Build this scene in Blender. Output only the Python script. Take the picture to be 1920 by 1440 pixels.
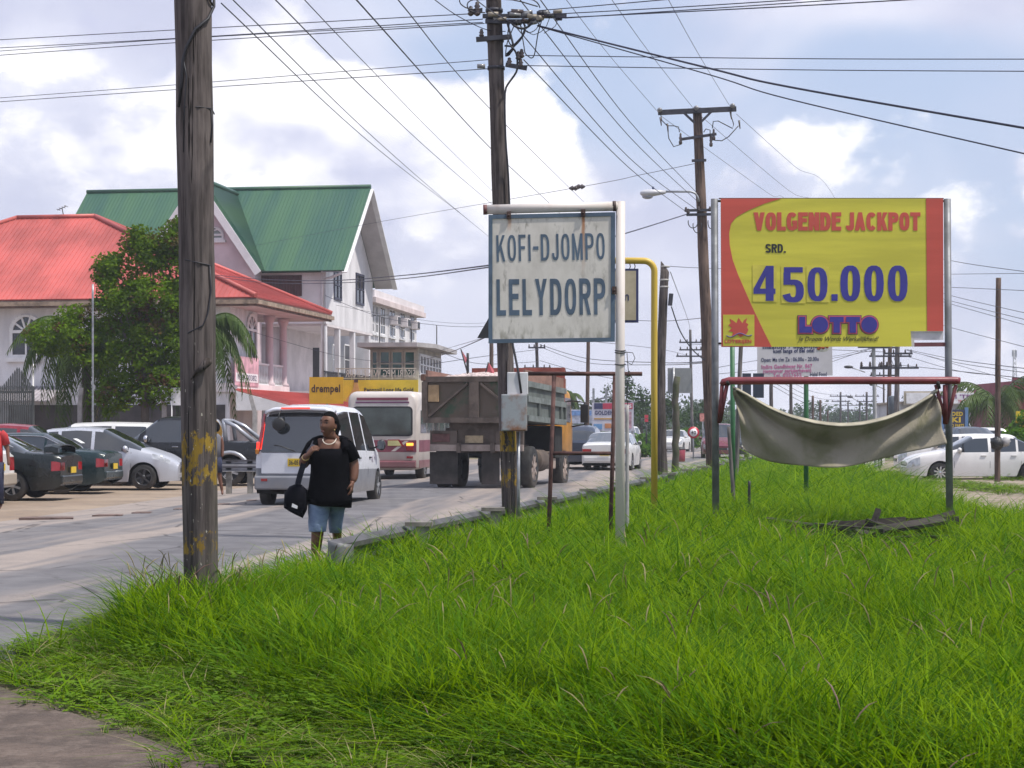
import bpy, math, random
import numpy as np
from mathutils import Vector, Matrix, Euler
from math import sin, cos, pi, sqrt, atan2, radians as R

random.seed(11)
D = bpy.data
S = bpy.context.scene
for _o in list(D.objects):
    D.objects.remove(_o)
COL = S.collection

# ---------------------------------------------------------------- camera
F, HY, HC = 3600.0, 803.0, 1.5      # focal length in photo pixels, horizon row, eye height
cam = D.cameras.new('camera')
cam_ob = D.objects.new('camera', cam)
COL.objects.link(cam_ob)
cam.sensor_width = 36.0
cam.lens = 36.0 * F / 1920.0
cam.shift_y = (HY - 720.0) / 1920.0
cam.clip_start = 0.1
cam.clip_end = 6000
cam_ob.location = (0, 0, HC)
cam_ob.rotation_euler = (R(90), 0, 0)
S.camera = cam_ob

# ---------------------------------------------------------------- light
SUN_EL, SUN_AZ = R(62), R(112)       # azimuth measured from +Y (view direction) towards +X
sun = D.lights.new('sun', 'SUN')
sun.energy = 4.3
sun.angle = R(2.5)
sun.color = (1.0, 0.95, 0.86)
sun_ob = D.objects.new('sun', sun)
COL.objects.link(sun_ob)
sd = Vector((sin(SUN_AZ) * cos(SUN_EL), cos(SUN_AZ) * cos(SUN_EL), sin(SUN_EL)))
sun_ob.rotation_euler = sd.to_track_quat('Z', 'Y').to_euler()
sun_ob.location = (30, 0, 60)

S.view_settings.view_transform = 'Standard'
S.view_settings.look = 'None'
S.view_settings.exposure = 0.16
S.view_settings.gamma = 1.0
S.view_settings.use_curve_mapping = False
S.render.engine = 'CYCLES'
S.cycles.use_denoising = True
S.cycles.max_bounces = 6
S.cycles.diffuse_bounces = 3
S.cycles.glossy_bounces = 3
S.cycles.transmission_bounces = 4
S.cycles.transparent_max_bounces = 8
S.cycles.volume_bounces = 0
S.cycles.sample_clamp_indirect = 6


class NT:
    """small helper to write shader node trees"""
    def __init__(s, tree):
        s.t = tree

    def n(s, typ, ins=None, **kw):
        nd = s.t.nodes.new(typ)
        for k, v in kw.items():
            setattr(nd, k, v)
        for k, v in (ins or {}).items():
            s.set(nd.inputs[k], v)
        return nd

    def set(s, sock, v):
        if isinstance(v, bpy.types.NodeSocket):
            s.t.links.new(v, sock)
        elif isinstance(v, bpy.types.Node):
            s.t.links.new(v.outputs[0], sock)
        else:
            if sock.type == 'RGBA' and len(v) == 3:
                v = (*v, 1)
            sock.default_value = v

    def m(s, op, a, b=0.0, c=0.0, clamp=False):
        nd = s.n('ShaderNodeMath', operation=op, use_clamp=clamp)
        s.set(nd.inputs[0], a)
        s.set(nd.inputs[1], b)
        if op in ('MULTIPLY_ADD', 'SMOOTH_MIN', 'COMPARE'):
            s.set(nd.inputs[2], c)
        return nd.outputs[0]

    def sstep(s, x, a, b, lo=0.0, hi=1.0):
        nd = s.n('ShaderNodeMapRange', interpolation_type='SMOOTHSTEP')
        for k, v in zip(('Value', 'From Min', 'From Max', 'To Min', 'To Max'), (x, a, b, lo, hi)):
            s.set(nd.inputs[k], v)
        return nd.outputs[0]

    def mix(s, f, a, b, blend='MIX'):
        nd = s.n('ShaderNodeMix', data_type='RGBA', blend_type=blend)
        s.set(nd.inputs[0], f)
        s.set(nd.inputs[6], a)
        s.set(nd.inputs[7], b)
        return nd.outputs[2]

    def noise(s, vec, scale=5.0, detail=3.0, rough=0.55, dist=0.0):
        nd = s.n('ShaderNodeTexNoise', {'Vector': vec, 'Scale': scale, 'Detail': detail, 'Roughness': rough, 'Distortion': dist})
        return nd.outputs[0]

    def mapping(s, vec, sc=(1, 1, 1), loc=(0, 0, 0), rot=(0, 0, 0)):
        return s.n('ShaderNodeMapping', {'Vector': vec, 'Scale': sc, 'Location': loc, 'Rotation': rot}).outputs[0]


# ---------------------------------------------------------------- sky with cumulus clouds
world = D.worlds.new('World')
S.world = world
world.use_nodes = True
world.node_tree.nodes.clear()
w = NT(world.node_tree)
tc = w.n('ShaderNodeTexCoord')
sky = w.n('ShaderNodeTexSky', sky_type='NISHITA', sun_disc=False, sun_elevation=SUN_EL, sun_rotation=SUN_AZ,
          air_density=1.0, dust_density=1.6, ozone_density=1.5)
sep = w.n('ShaderNodeSeparateXYZ', {0: tc.outputs['Generated']})
az = w.m('ARCTAN2', sep.outputs[0], sep.outputs[1])
el = w.m('ARCSINE', sep.outputs[2])
vec = w.n('ShaderNodeCombineXYZ', {0: az, 1: w.m('MULTIPLY', el, 1.35), 2: 0.37}).outputs[0]
nbig = w.noise(vec, 7.0, 8.0, 0.56, 0.25)
nfine = w.noise(w.mapping(vec, loc=(3.1, 1.7, 0.4)), 22.0, 6.0, 0.55, 0.1)
nsoft = w.noise(w.mapping(vec, loc=(5.3, 0.2, 2.4)), 6.0, 4.0, 0.5, 0.3)
nshade = w.noise(w.mapping(vec, loc=(1.3, 4.2, 7.7)), 11.0, 5.0, 0.5, 0.2)


def blob(px, py, rx, ry, amp):
    a0, e0 = (px - 960) / F, (HY - py) / F
    dx = w.m('DIVIDE', w.m('SUBTRACT', az, a0), rx / F)
    dy = w.m('DIVIDE', w.m('SUBTRACT', el, e0), ry / F)
    r2 = w.m('ADD', w.m('MULTIPLY', dx, dx), w.m('MULTIPLY', dy, dy))
    return w.m('MULTIPLY', w.m('EXPONENT', w.m('MULTIPLY', r2, -1.0)), amp)


def total(lst):
    t = lst[0]
    for q in lst[1:]:
        t = w.m('ADD', t, q)
    return t


cum = total([
    w.m('ADD', w.m('MULTIPLY', nbig, 0.56), w.m('MULTIPLY', nfine, 0.38)),
    blob(580, 290, 310, 150, 0.225), blob(480, 150, 140, 80, 0.16), blob(740, 190, 120, 70, 0.14), blob(990, 290, 130, 130, 0.26), blob(1560, 300, 330, 90, 0.05),
    blob(1140, 400, 190, 75, 0.20), blob(1850, 420, 260, 70, 0.08), blob(90, 140, 120, 34, 0.13), blob(220, 330, 160, 60, 0.03),
    blob(1530, 262, 200, 40, 0.06), blob(1690, 232, 60, 36, 0.06), blob(1650, 320, 260, 75, 0.10),
    blob(810, 120, 110, 45, -0.22), blob(1180, 230, 130, 110, -0.20), blob(1600, 130, 260, 70, -0.20), blob(640, 90, 90, 40, -0.12),
    blob(280, 140, 70, 40, -0.12), blob(1420, 430, 260, 60, -0.06)])
cmask = w.sstep(cum, 0.50, 0.585)
shade = total([w.m('MULTIPLY', nshade, 0.9), blob(560, 262, 170, 48, 0.40), blob(120, 60, 260, 60, 0.20), blob(640, 150, 60, 30, -0.1),
               w.m('MULTIPLY', w.m('SUBTRACT', cum, 0.6), -0.9)])
shmask = w.sstep(shade, 0.355, 0.72)
thin = total([nsoft, blob(150, 40, 320, 90, 0.35), blob(1700, 30, 300, 40, 0.22), blob(1250, 600, 700, 230, 0.42), blob(300, 380, 420, 160, 0.3),
              blob(1180, 200, 170, 120, -0.10), blob(1620, 140, 240, 70, -0.12), blob(820, 120, 90, 45, -0.15)])
thmask = w.sstep(thin, 0.36, 0.72)
WS = 0.1
k = 1.0 / WS
# clear sky: the physical sky, brought to the pale blue of a humid tropical noon
clear = w.mix(0.70, sky.outputs[0], (0.57 * k, 0.675 * k, 0.92 * k))
veil = w.mix(w.sstep(nshade, 0.35, 0.7), (0.80 * k, 0.81 * k, 0.94 * k), (0.60 * k, 0.62 * k, 0.79 * k))
body = w.mix(shmask, (1.10 * k, 1.09 * k, 1.13 * k), (0.60 * k, 0.625 * k, 0.81 * k))
col = w.mix(w.m('MULTIPLY', thmask, 0.92), clear, veil)
col = w.mix(cmask, col, body)
hz = w.sstep(el, 0.0, 0.09, 0.75, 0.0)
col = w.mix(hz, col, (0.77 * k, 0.78 * k, 0.91 * k))
bg = w.n('ShaderNodeBackground', {'Color': col, 'Strength': WS})
wo = w.n('ShaderNodeOutputWorld')
world.node_tree.links.new(bg.outputs[0], wo.inputs[0])

# ---------------------------------------------------------------- geometry helpers
def P(px, py, d):
    """world point seen at photo pixel (px, py) at depth d"""
    return Vector(((px - 960) / F * d, d, HC + (HY - py) / F * d))


def X(px, d):
    return (px - 960) / F * d


def Z(py, d):
    return HC + (HY - py) / F * d


def mw(o):
    m = o.matrix_basis.copy()
    while o.parent:
        o = o.parent
        m = o.matrix_basis @ m
    return m


class Frame:
    """a rotated ground frame; ray() meets a photo pixel with one of its planes"""
    def __init__(s, loc, rz):
        s.M = Matrix.Translation(loc) @ Matrix.Rotation(rz, 4, 'Z')
        s.I = s.M.inverted()

    def ray(s, px, py, axis, val):
        o = s.I @ Vector((0, 0, HC))
        d = s.I.to_3x3() @ Vector(((px - 960) / F, 1, (HY - py) / F))
        i = 'xyz'.index(axis)
        return o + d * ((val - o[i]) / d[i])


class MB:
    def __init__(s, T=None):
        s.v, s.f, s.mi, s.sm, s.T = [], [], [], [], T

    def add(s, vs, fs, mi=0, sm=False):
        b = len(s.v)
        if s.T is not None:
            vs = [s.T @ Vector(v) for v in vs]
        s.v += [tuple(v) for v in vs]
        for f in fs:
            s.f.append(tuple(b + i for i in f))
            s.mi.append(mi)
            s.sm.append(sm)
        return s

    def box(s, x0, x1, y0, y1, z0, z1, mi=0):
        vs = [(x, y, z) for z in (z0, z1) for y in (y0, y1) for x in (x0, x1)]
        return s.add(vs, [(0, 2, 3, 1), (4, 5, 7, 6), (0, 1, 5, 4), (2, 6, 7, 3), (0, 4, 6, 2), (1, 3, 7, 5)], mi)

    def cbox(s, c, size, rot=(0, 0, 0), mi=0):
        m = Matrix.Translation(c) @ Euler(rot).to_matrix().to_4x4()
        h = [q / 2 for q in size]
        vs = [m @ Vector((x, y, z)) for z in (-h[2], h[2]) for y in (-h[1], h[1]) for x in (-h[0], h[0])]
        return s.add(vs, [(0, 2, 3, 1), (4, 5, 7, 6), (0, 1, 5, 4), (2, 6, 7, 3), (0, 4, 6, 2), (1, 3, 7, 5)], mi)

    def beam(s, a, b, w_, h_, mi=0, up=(0, 0, 1)):
        a, b = Vector(a), Vector(b)
        d = (b - a).normalized()
        u = Vector(up)
        if abs(d.dot(u)) > 0.95:
            u = Vector((0, 1, 0))
        r = d.cross(u).normalized() * (w_ / 2)
        q = r.cross(d).normalized() * (h_ / 2)
        vs = [p + i * r + j * q for p in (a, b) for j in (-1, 1) for i in (-1, 1)]
        return s.add(vs, [(0, 2, 3, 1), (4, 5, 7, 6), (0, 1, 5, 4), (2, 6, 7, 3), (0, 4, 6, 2), (1, 3, 7, 5)], mi)

    def tube(s, pts, r, n=8, mi=0, cap=True, sm=True):
        pts = [Vector(p) for p in pts]
        rs = r if isinstance(r, (list, tuple)) else [r] * len(pts)
        t0 = (pts[1] - pts[0]).normalized()
        u = t0.orthogonal().normalized()
        if abs(t0.z) < 0.9:
            u = t0.cross(Vector((0, 0, 1))).normalized()
        vs, fs = [], []
        for i, p in enumerate(pts):
            t = (pts[min(i + 1, len(pts) - 1)] - pts[max(i - 1, 0)]).normalized()
            u = (u - t * u.dot(t)).normalized()
            b = t.cross(u)
            for j in range(n):
                a = 2 * pi * j / n
                vs.append(p + (u * cos(a) + b * sin(a)) * rs[i])
        for i in range(len(pts) - 1):
            for j in range(n):
                k2 = (j + 1) % n
                fs.append((i * n + j, i * n + k2, (i + 1) * n + k2, (i + 1) * n + j))
        s.add(vs, fs, mi, sm)
        if cap:
            m = len(pts) - 1
            b0 = len(s.v) - len(vs)
            s.f.append(tuple(b0 + j for j in reversed(range(n))))
            s.f.append(tuple(b0 + m * n + j for j in range(n)))
            s.mi += [mi, mi]
            s.sm += [False, False]
        return s

    def prism(s, poly, y0, y1, mi=0):
        """polygon [(x, z)] counter-clockwise seen from -y, extruded from y0 (near) to y1"""
        n = len(poly)
        vs = [(x, y0, z) for x, z in poly] + [(x, y1, z) for x, z in poly]
        fs = [tuple(range(n)), tuple(reversed(range(n, 2 * n)))]
        fs += [((i + 1) % n, i, n + i, n + (i + 1) % n) for i in range(n)]
        return s.add(vs, fs, mi)

    def lathe(s, prof, c=(0, 0, 0), axis='z', n=20, mi=0, sm=True, cap=True):
        """prof: [(r, h)] along the axis"""
        c = Vector(c)
        vs, fs = [], []
        for r, h in prof:
            for j in range(n):
                a = 2 * pi * j / n
                p, q = r * cos(a), r * sin(a)
                vs.append(c + Vector({'z': (p, q, h), 'y': (q, h, p), 'x': (h, p, q)}[axis]))
        for i in range(len(prof) - 1):
            for j in range(n):
                k2 = (j + 1) % n
                fs.append((i * n + j, i * n + k2, (i + 1) * n + k2, (i + 1) * n + j))
        if cap:
            fs.append(tuple(reversed(range(n))))
            fs.append(tuple((len(prof) - 1) * n + j for j in range(n)))
        return s.add(vs, fs, mi, sm)

    def ball(s, c, rx, ry, rz, n=12, m=8, mi=0, jit=0.0):
        c = Vector(c)
        vs = [c + Vector((0, 0, -rz))]
        for i in range(1, m):
            t = -pi / 2 + pi * i / m
            for j in range(n):
                a = 2 * pi * j / n
                q = 1 + random.uniform(-jit, jit)
                vs.append(c + Vector((rx * cos(t) * cos(a) * q, ry * cos(t) * sin(a) * q, rz * sin(t) * q)))
        vs.append(c + Vector((0, 0, rz)))
        fs = [(0, 1 + (j + 1) % n, 1 + j) for j in range(n)]
        for i in range(m - 2):
            for j in range(n):
                a, b = 1 + i * n + j, 1 + i * n + (j + 1) % n
                fs.append((a, b, b + n, a + n))
        L = len(vs) - 1
        fs += [(L, L - n + j, L - n + (j + 1) % n) for j in range(n)]
        return s.add(vs, fs, mi, True)

    def loft(s, rings, mi=0, closed=True, cap=True, sm=True):
        n = len(rings[0])
        vs = [p for r in rings for p in r]
        fs = []
        for i in range(len(rings) - 1):
            for j in range(n if closed else n - 1):
                k2 = (j + 1) % n
                fs.append((i * n + j, i * n + k2, (i + 1) * n + k2, (i + 1) * n + j))
        if cap and closed:
            fs.append(tuple(reversed(range(n))))
            fs.append(tuple((len(rings) - 1) * n + j for j in range(n)))
        return s.add(vs, fs, mi, sm)

    def build(s, name, mats, parent=None, world=False, bevel=0.0, kind=None):
        me = D.meshes.new(name)
        vs = s.v
        if world and parent is not None:
            inv = mw(parent).inverted()
            vs = [tuple(inv @ Vector(v)) for v in vs]
        me.from_pydata(vs, [], s.f)
        if not isinstance(mats, (list, tuple)):
            mats = [mats]
        for m_ in mats:
            me.materials.append(m_)
        me.polygons.foreach_set('material_index', s.mi)
        me.polygons.foreach_set('use_smooth', s.sm)
        me.update()
        o = D.objects.new(name, me)
        COL.objects.link(o)
        o.parent = parent
        if bevel:
            b = o.modifiers.new('bevel', 'BEVEL')
            b.width, b.segments, b.limit_method, b.angle_limit = bevel, 2, 'ANGLE', R(40)
        if kind:
            o['kind'] = kind
        return o


def tag(o, label=None, cat=None, group=None, kind=None):
    for k_, v_ in (('label', label), ('category', cat), ('group', group), ('kind', kind)):
        if v_:
            o[k_] = v_
    return o


def thing(name, label, cat, loc=(0, 0, 0), rz=0.0, group=None, rx=0.0, ry=0.0):
    o = D.objects.new(name, None)
    COL.objects.link(o)
    o.location = loc
    o.rotation_euler = (rx, ry, rz)
    o.empty_display_size = 0.2
    return tag(o, label, cat, group)


def copy_tree(o, parent=None):
    c = o.copy()
    COL.objects.link(c)
    c.parent = parent
    for ch in list(o.children):
        copy_tree(ch, c)
    return c


# ---------------------------------------------------------------- materials
_mats = {}


def mat(name, col, rough=0.6, var=0.12, scale=4.0, bump=0.0, metal=0.0, spec=0.5, stretch=(1, 1, 1), col2=None,
        lo=0.35, hi=0.65, detail=5.0, coat=0.0, trans=0.0, emit=None, bscale=None, dust=None):
    """principled material whose colour wanders with object-space noise; dust = (colour, z0, z1, amount) adds road dust low down"""
    if name in _mats:
        return _mats[name]
    m = D.materials.new(name)
    m.use_nodes = True
    nt = NT(m.node_tree)
    bs = m.node_tree.nodes['Principled BSDF']
    tcn = nt.n('ShaderNodeTexCoord')
    v = nt.mapping(tcn.outputs['Object'], sc=stretch)
    f = nt.sstep(nt.noise(v, scale, detail, 0.6), lo, hi)
    c2 = col2 or tuple(min(1, c * (1 - var)) for c in col)
    c1 = col if col2 else tuple(min(1, c * (1 + var * 0.6)) for c in col)
    c = nt.mix(f, c1, c2)
    if dust:
        z = nt.n('ShaderNodeSeparateXYZ', {0: tcn.outputs['Object']}).outputs[2]
        zz = nt.m('ADD', z, nt.m('MULTIPLY', nt.m('SUBTRACT', nt.noise(tcn.outputs['Object'], 6, 4), 0.5), 0.35))
        c = nt.mix(nt.sstep(zz, dust[1], dust[2], dust[3], 0.0), c, dust[0])
    nt.set(bs.inputs['Base Color'], c)
    nt.set(bs.inputs['Roughness'], nt.m('ADD', nt.m('MULTIPLY', f, 0.12), rough - 0.06, clamp=True))
    bs.inputs['Metallic'].default_value = metal
    bs.inputs['Specular IOR Level'].default_value = spec
    bs.inputs['Coat Weight'].default_value = coat
    bs.inputs['Coat Roughness'].default_value = 0.06
    if bump:
        b = nt.n('ShaderNodeBump', {'Strength': bump, 'Distance': 0.02,
                                    'Height': nt.noise(v, bscale or scale * 4, 5, 0.65)})
        nt.set(bs.inputs['Normal'], b.outputs[0])
    if emit:
        bs.inputs['Emission Color'].default_value = (*emit[0], 1)
        bs.inputs['Emission Strength'].default_value = emit[1]
    _mats[name] = m
    return m


def leafmat(name, c1, c2, c3=None, scale=1.5, trans=0.35, rough=0.7):
    if name in _mats:
        return _mats[name]
    m = D.materials.new(name)
    m.use_nodes = True
    nt = NT(m.node_tree)
    nodes = m.node_tree.nodes
    bs = nodes['Principled BSDF']
    tcn = nt.n('ShaderNodeTexCoord')
    geo = nt.n('ShaderNodeNewGeometry')
    f = nt.sstep(nt.noise(geo.outputs['Position'], scale, 3), 0.35, 0.65)
    c = nt.mix(f, c1, c2)
    rnd = geo.outputs['Random Per Island']
    c = nt.mix(nt.m('MULTIPLY', rnd, 0.55), c, c3 or tuple(q * 0.6 for q in c1))
    nt.set(bs.inputs['Base Color'], c)
    bs.inputs['Roughness'].default_value = rough
    bs.inputs['Specular IOR Level'].default_value = 0.08
    tr = nt.n('ShaderNodeBsdfTranslucent')
    nt.set(tr.inputs[0], nt.mix(0.5, c, nt.mix(1.0, c, (1.0, 1.0, 0.35), 'MULTIPLY')))
    mx = nt.n('ShaderNodeMixShader', {0: trans, 1: bs.outputs[0], 2: tr.outputs[0]})
    m.node_tree.links.new(mx.outputs[0], nodes['Material Output'].inputs[0])
    _mats[name] = m
    return m


def glassmat(name, col=(0.012, 0.014, 0.016), rough=0.04):
    return mat(name, col, rough, 0.1, 2.0, spec=0.7)


def polemat(name, base=(0.115, 0.095, 0.085), dark=(0.035, 0.028, 0.025), bands=()):
    """weathered timber with drying cracks; bands = [(z0, z1)] of flaked yellow paint"""
    m = D.materials.new(name)
    m.use_nodes = True
    nt = NT(m.node_tree)
    bs = m.node_tree.nodes['Principled BSDF']
    tcn = nt.n('ShaderNodeTexCoord')
    ob = tcn.outputs['Object']
    v = nt.mapping(ob, sc=(1, 1, 0.055))
    g = nt.noise(v, 26, 6, 0.65)
    big = nt.noise(nt.mapping(ob, sc=(1, 1, 0.3)), 3.2, 5, 0.6)
    c = nt.mix(nt.sstep(g, 0.36, 0.64), dark, base)
    c = nt.mix(nt.sstep(big, 0.45, 0.75, 0, 0.75), c, tuple(q * 1.55 for q in base))
    crack = nt.sstep(nt.noise(nt.mapping(ob, sc=(1, 1, 0.03), loc=(3, 1, 0)), 34, 3, 0.5), 0.36, 0.31)
    c = nt.mix(crack, c, (0.012, 0.010, 0.009))
    if bands:
        z = nt.n('ShaderNodeSeparateXYZ', {0: ob}).outputs[2]
        flake = nt.noise(nt.mapping(ob, sc=(1, 1, 0.45)), 17, 7, 0.7)
        for z0, z1, thr in bands:
            zz = nt.m('ADD', z, nt.m('MULTIPLY', nt.m('SUBTRACT', flake, 0.5), 0.10))
            a = nt.m('MULTIPLY', nt.sstep(zz, z0 - .006, z0 + .006), nt.sstep(zz, z1 + .01, z1 - .01))
            a = nt.m('MULTIPLY', a, nt.sstep(flake, thr + 0.03, thr - 0.03))
            pc = nt.mix(nt.sstep(g, 0.4, 0.6), (0.29, 0.19, 0.028), (0.21, 0.13, 0.022))
            c = nt.mix(a, c, pc)
        moss = nt.m('MULTIPLY', nt.sstep(z, 1.7, 0.2), nt.sstep(big, 0.42, 0.62, 0, 0.6))
        c = nt.mix(moss, c, (0.045, 0.05, 0.022))
        specks = nt.sstep(nt.noise(nt.mapping(ob, sc=(1, 1, 0.35)), 60, 2, 0.5), 0.70, 0.74)
        c = nt.mix(nt.m('MULTIPLY', specks, nt.sstep(z, 2.6, 1.4, 0, 0.8)), c, (0.5, 0.47, 0.40))
    nt.set(bs.inputs['Base Color'], c)
    bs.inputs['Roughness'].default_value = 0.88
    bs.inputs['Specular IOR Level'].default_value = 0.2
    b = nt.n('ShaderNodeBump', {'Strength': 0.8, 'Distance': 0.015, 'Height': nt.m('SUBTRACT', g, nt.m('MULTIPLY', crack, 0.8))})
    nt.set(bs.inputs['Normal'], b.outputs[0])
    _mats[name] = m
    return m


# ---------------------------------------------------------------- lettering
def text(s_, parent, x0, z0, wdt, hgt, y, m_, bold=0.0, depth=0.004, world=True, shear=0.0, rot=0.0, rz=0.0, name='lettering', flip=False):
    """lettering standing upright facing -y; (x0, z0) lower left corner, fitted to wdt x hgt"""
    cu = D.curves.new('t', 'FONT')
    cu.body = s_
    cu.offset = bold
    cu.shear = shear
    cu.resolution_u = 3
    cu.extrude = 0.01
    cu.space_character = 1.0 + bold * 3
    ob = D.objects.new('t', cu)
    me = D.meshes.new_from_object(ob)
    D.objects.remove(ob)
    D.curves.remove(cu)
    n = len(me.vertices)
    co = np.empty(n * 3)
    me.vertices.foreach_get('co', co)
    co = co.reshape(-1, 3)
    lo_, hi_ = co.min(0), co.max(0)
    q = (co - lo_) / np.maximum(hi_ - lo_, 1e-6)
    if flip:
        q[:, 0] = 1 - q[:, 0]
    qx, qz = q[:, 0] * wdt, q[:, 1] * hgt
    out = np.empty_like(co)
    out[:, 0] = x0 + qx * cos(rot) - qz * sin(rot)
    out[:, 1] = y - q[:, 2] * depth
    out[:, 2] = z0 + qx * sin(rot) + qz * cos(rot)
    if world and parent is not None:
        inv = np.array(mw(parent).inverted())
        out = out @ inv[:3, :3].T + inv[:3, 3]
    me.vertices.foreach_set('co', out.reshape(-1))
    me.materials.clear()
    me.materials.append(m_)
    me.name = name
    me.update()
    o = D.objects.new(name, me)
    COL.objects.link(o)
    o.parent = parent
    return o


def textpx(s_, parent, px0, py0, px1, py1, d, m_, **kw):
    """lettering filling the photo rectangle (px0, py0)-(px1, py1) on the plane at depth d"""
    a, b = P(px0, py1, d), P(px1, py0, d)
    return text(s_, parent, a.x, a.z, b.x - a.x, b.z - a.z, d, m_, **kw)


# heavy condensed capitals for the two big signs: strokes R(ect), Q(uad), A(rc) in a unit box
def glyph(ch, v, h):
    rc = lambda a, b, c, d_: [(a, b), (c, b), (c, d_), (a, d_)]

    def arc(cx, cy, rx, ry, a0, a1):
        out, n = [], 18
        f = lambda a, x_, y_: (cx + x_ * abs(cos(a)) ** .78 * (1 if cos(a) > 0 else -1), cy + y_ * abs(sin(a)) ** .78 * (1 if sin(a) > 0 else -1))
        for i in range(n):
            p, q = R(a0 + (a1 - a0) * i / n), R(a0 + (a1 - a0) * (i + 1) / n)
            out.append([f(p, rx, ry), f(q, rx, ry), f(q, rx - v, ry - h), f(p, rx - v, ry - h)])
        return out
    st, top, bot = rc(0, 0, v, 1), rc(0, 1 - h, 1, 1), rc(0, 0, 1, h)
    P_ = [st, rc(v, 1 - h, .5, 1), rc(v, .43, .5, .43 + h)] + arc(.45, .715, .55, .285, -90, 90)
    t = {'O': arc(.5, .5, .5, .5, 0, 360), '0': arc(.5, .5, .5, .5, 0, 360), 'C': arc(.5, .5, .5, .5, 38, 322), 'G': arc(.5, .5, .5, .5, 38, 322) + [rc(.52, .38, 1, .38 + h * .8), rc(1 - v, .1, 1, .4)],
         'D': [st, rc(v, 1 - h, .45, 1), rc(v, 0, .45, h)] + arc(.4, .5, .6, .5, -90, 90), 'P': P_, 'R': P_ + [[(.40, .45), (.40 + v, .45), (1, 0), (1 - v, 0)]],
         'K': [st, [(v, .30), (1, 1), (1 - v * 1.1, 1), (v, .56)], [(.36, .50), (1 - v * 1.1, 0), (1, 0), (.36 + v * .7, .68)]], 'F': [st, rc(v, 1 - h, 1, 1), rc(v, .45, .88, .45 + h)],
         'E': [st, rc(v, 1 - h, 1, 1), rc(v, .45, .92, .45 + h), rc(v, 0, 1, h)], 'L': [st, rc(v, 0, 1, h)], 'T': [top, rc(.5 - v / 2, 0, .5 + v / 2, 1 - h)], 'I': [rc(0, 0, 1, 1)],
         'J': [rc(1 - v, .28, 1, 1)] + arc(.5, .28, .5, .28, 180, 360), 'M': [st, rc(1 - v, 0, 1, 1), [(v * .2, 1), (v, 1), (.5 + v * .4, 0), (.5 - v * .4, 0)], [(1 - v, 1), (1 - v * .2, 1), (.5 + v * .4, 0), (.5 - v * .4, 0)]],
         'N': [st, rc(1 - v, 0, 1, 1), [(0, 1), (v, 1), (1, 0), (1 - v, 0)]], 'V': [[(0, 1), (v, 1), (.5 + v * .45, 0), (.5 - v * .45, 0)], [(1 - v, 1), (1, 1), (.5 + v * .45, 0), (.5 - v * .45, 0)]],
         'Y': [[(0, 1), (v * 1.1, 1), (.5 + v * .4, .42), (.5 - v * .4, .42)], [(1 - v * 1.1, 1), (1, 1), (.5 + v * .4, .42), (.5 - v * .4, .42)], rc(.5 - v / 2, 0, .5 + v / 2, .46)],
         'A': [[(0, 0), (v, 0), (.5 + v * .45, 1), (.5 - v * .45, 1)], [(1 - v, 0), (1, 0), (.5 + v * .45, 1), (.5 - v * .45, 1)], rc(.2, .18, .8, .18 + h * .8)],
         'S': arc(.5, .73, .5, .27, 15, 270) + arc(.5, .27, .5, .27, -165, 90), '4': [rc(.56, 0, .56 + v, 1), rc(0, .2, 1, .2 + h), [(0, .2 + h), (v * .8, .2 + h), (.57, .72), (.57, 1)]],
         '5': [rc(.08, 1 - h, .95, 1), rc(.06, .5, .06 + v * .9, 1 - h)] + arc(.5, .325, .5, .325, -165, 118), '.': [rc(0, 0, 1, .19)], '-': [rc(0, .42, 1, .42 + h * 1.1)]}
    return t[ch]


def block_text(s_, parent, x0, z0, wdt, hgt, y, m_, v=.3, h=.15, gap=.17, rot=0.0, depth=.003):
    wid = {'I': v, 'M': 1.25, 'J': .8, 'L': .82, 'F': .85, 'E': .9, '-': .62, '.': .4, 'K': 1.02, 'Y': 1.05, 'V': 1.05, 'A': 1.05, ' ': .35}
    tot = sum(wid.get(c, 1) for c in s_) + gap * (len(s_) - 1)
    u, x, mb, kz = wdt / tot, 0.0, MB(), 0
    for c in s_:
        wc = wid.get(c, 1)
        if c != ' ':
            for q in glyph(c, min(1, v / wc) if c != 'I' else 1, h):
                a_ = sum(q[i][0] * q[(i + 1) % len(q)][1] - q[(i + 1) % len(q)][0] * q[i][1] for i in range(len(q)))
                if a_ < 0:
                    q = q[::-1]
                kz = (kz + 1) % 7
                pts_ = []
                for px, pz in q:
                    X_, Z_ = (x + px * wc) * u, pz * hgt
                    pts_.append((x0 + X_ * cos(rot) - Z_ * sin(rot), z0 + X_ * sin(rot) + Z_ * cos(rot)))
                mb.prism(pts_, y - depth - kz * .00012, y)
        x += wc + gap
    o = mb.build('lettering', m_, parent)
    o['kind'] = 'thing'
    return o

# ================================================================ SETTING: ground, road, lots
def lerp_tab(tab, y):
    if y <= tab[0][0]:
        return tab[0][1]
    for (a, b), (c, d_) in zip(tab, tab[1:]):
        if y <= c:
            return b + (d_ - b) * (y - a) / (c - a)
    return tab[-1][1]


def smooth_tab(tab, y, r=0.06):
    return sum(lerp_tab(tab, y + r * q) for q in (-1, -.5, 0, .5, 1)) / 5


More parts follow.
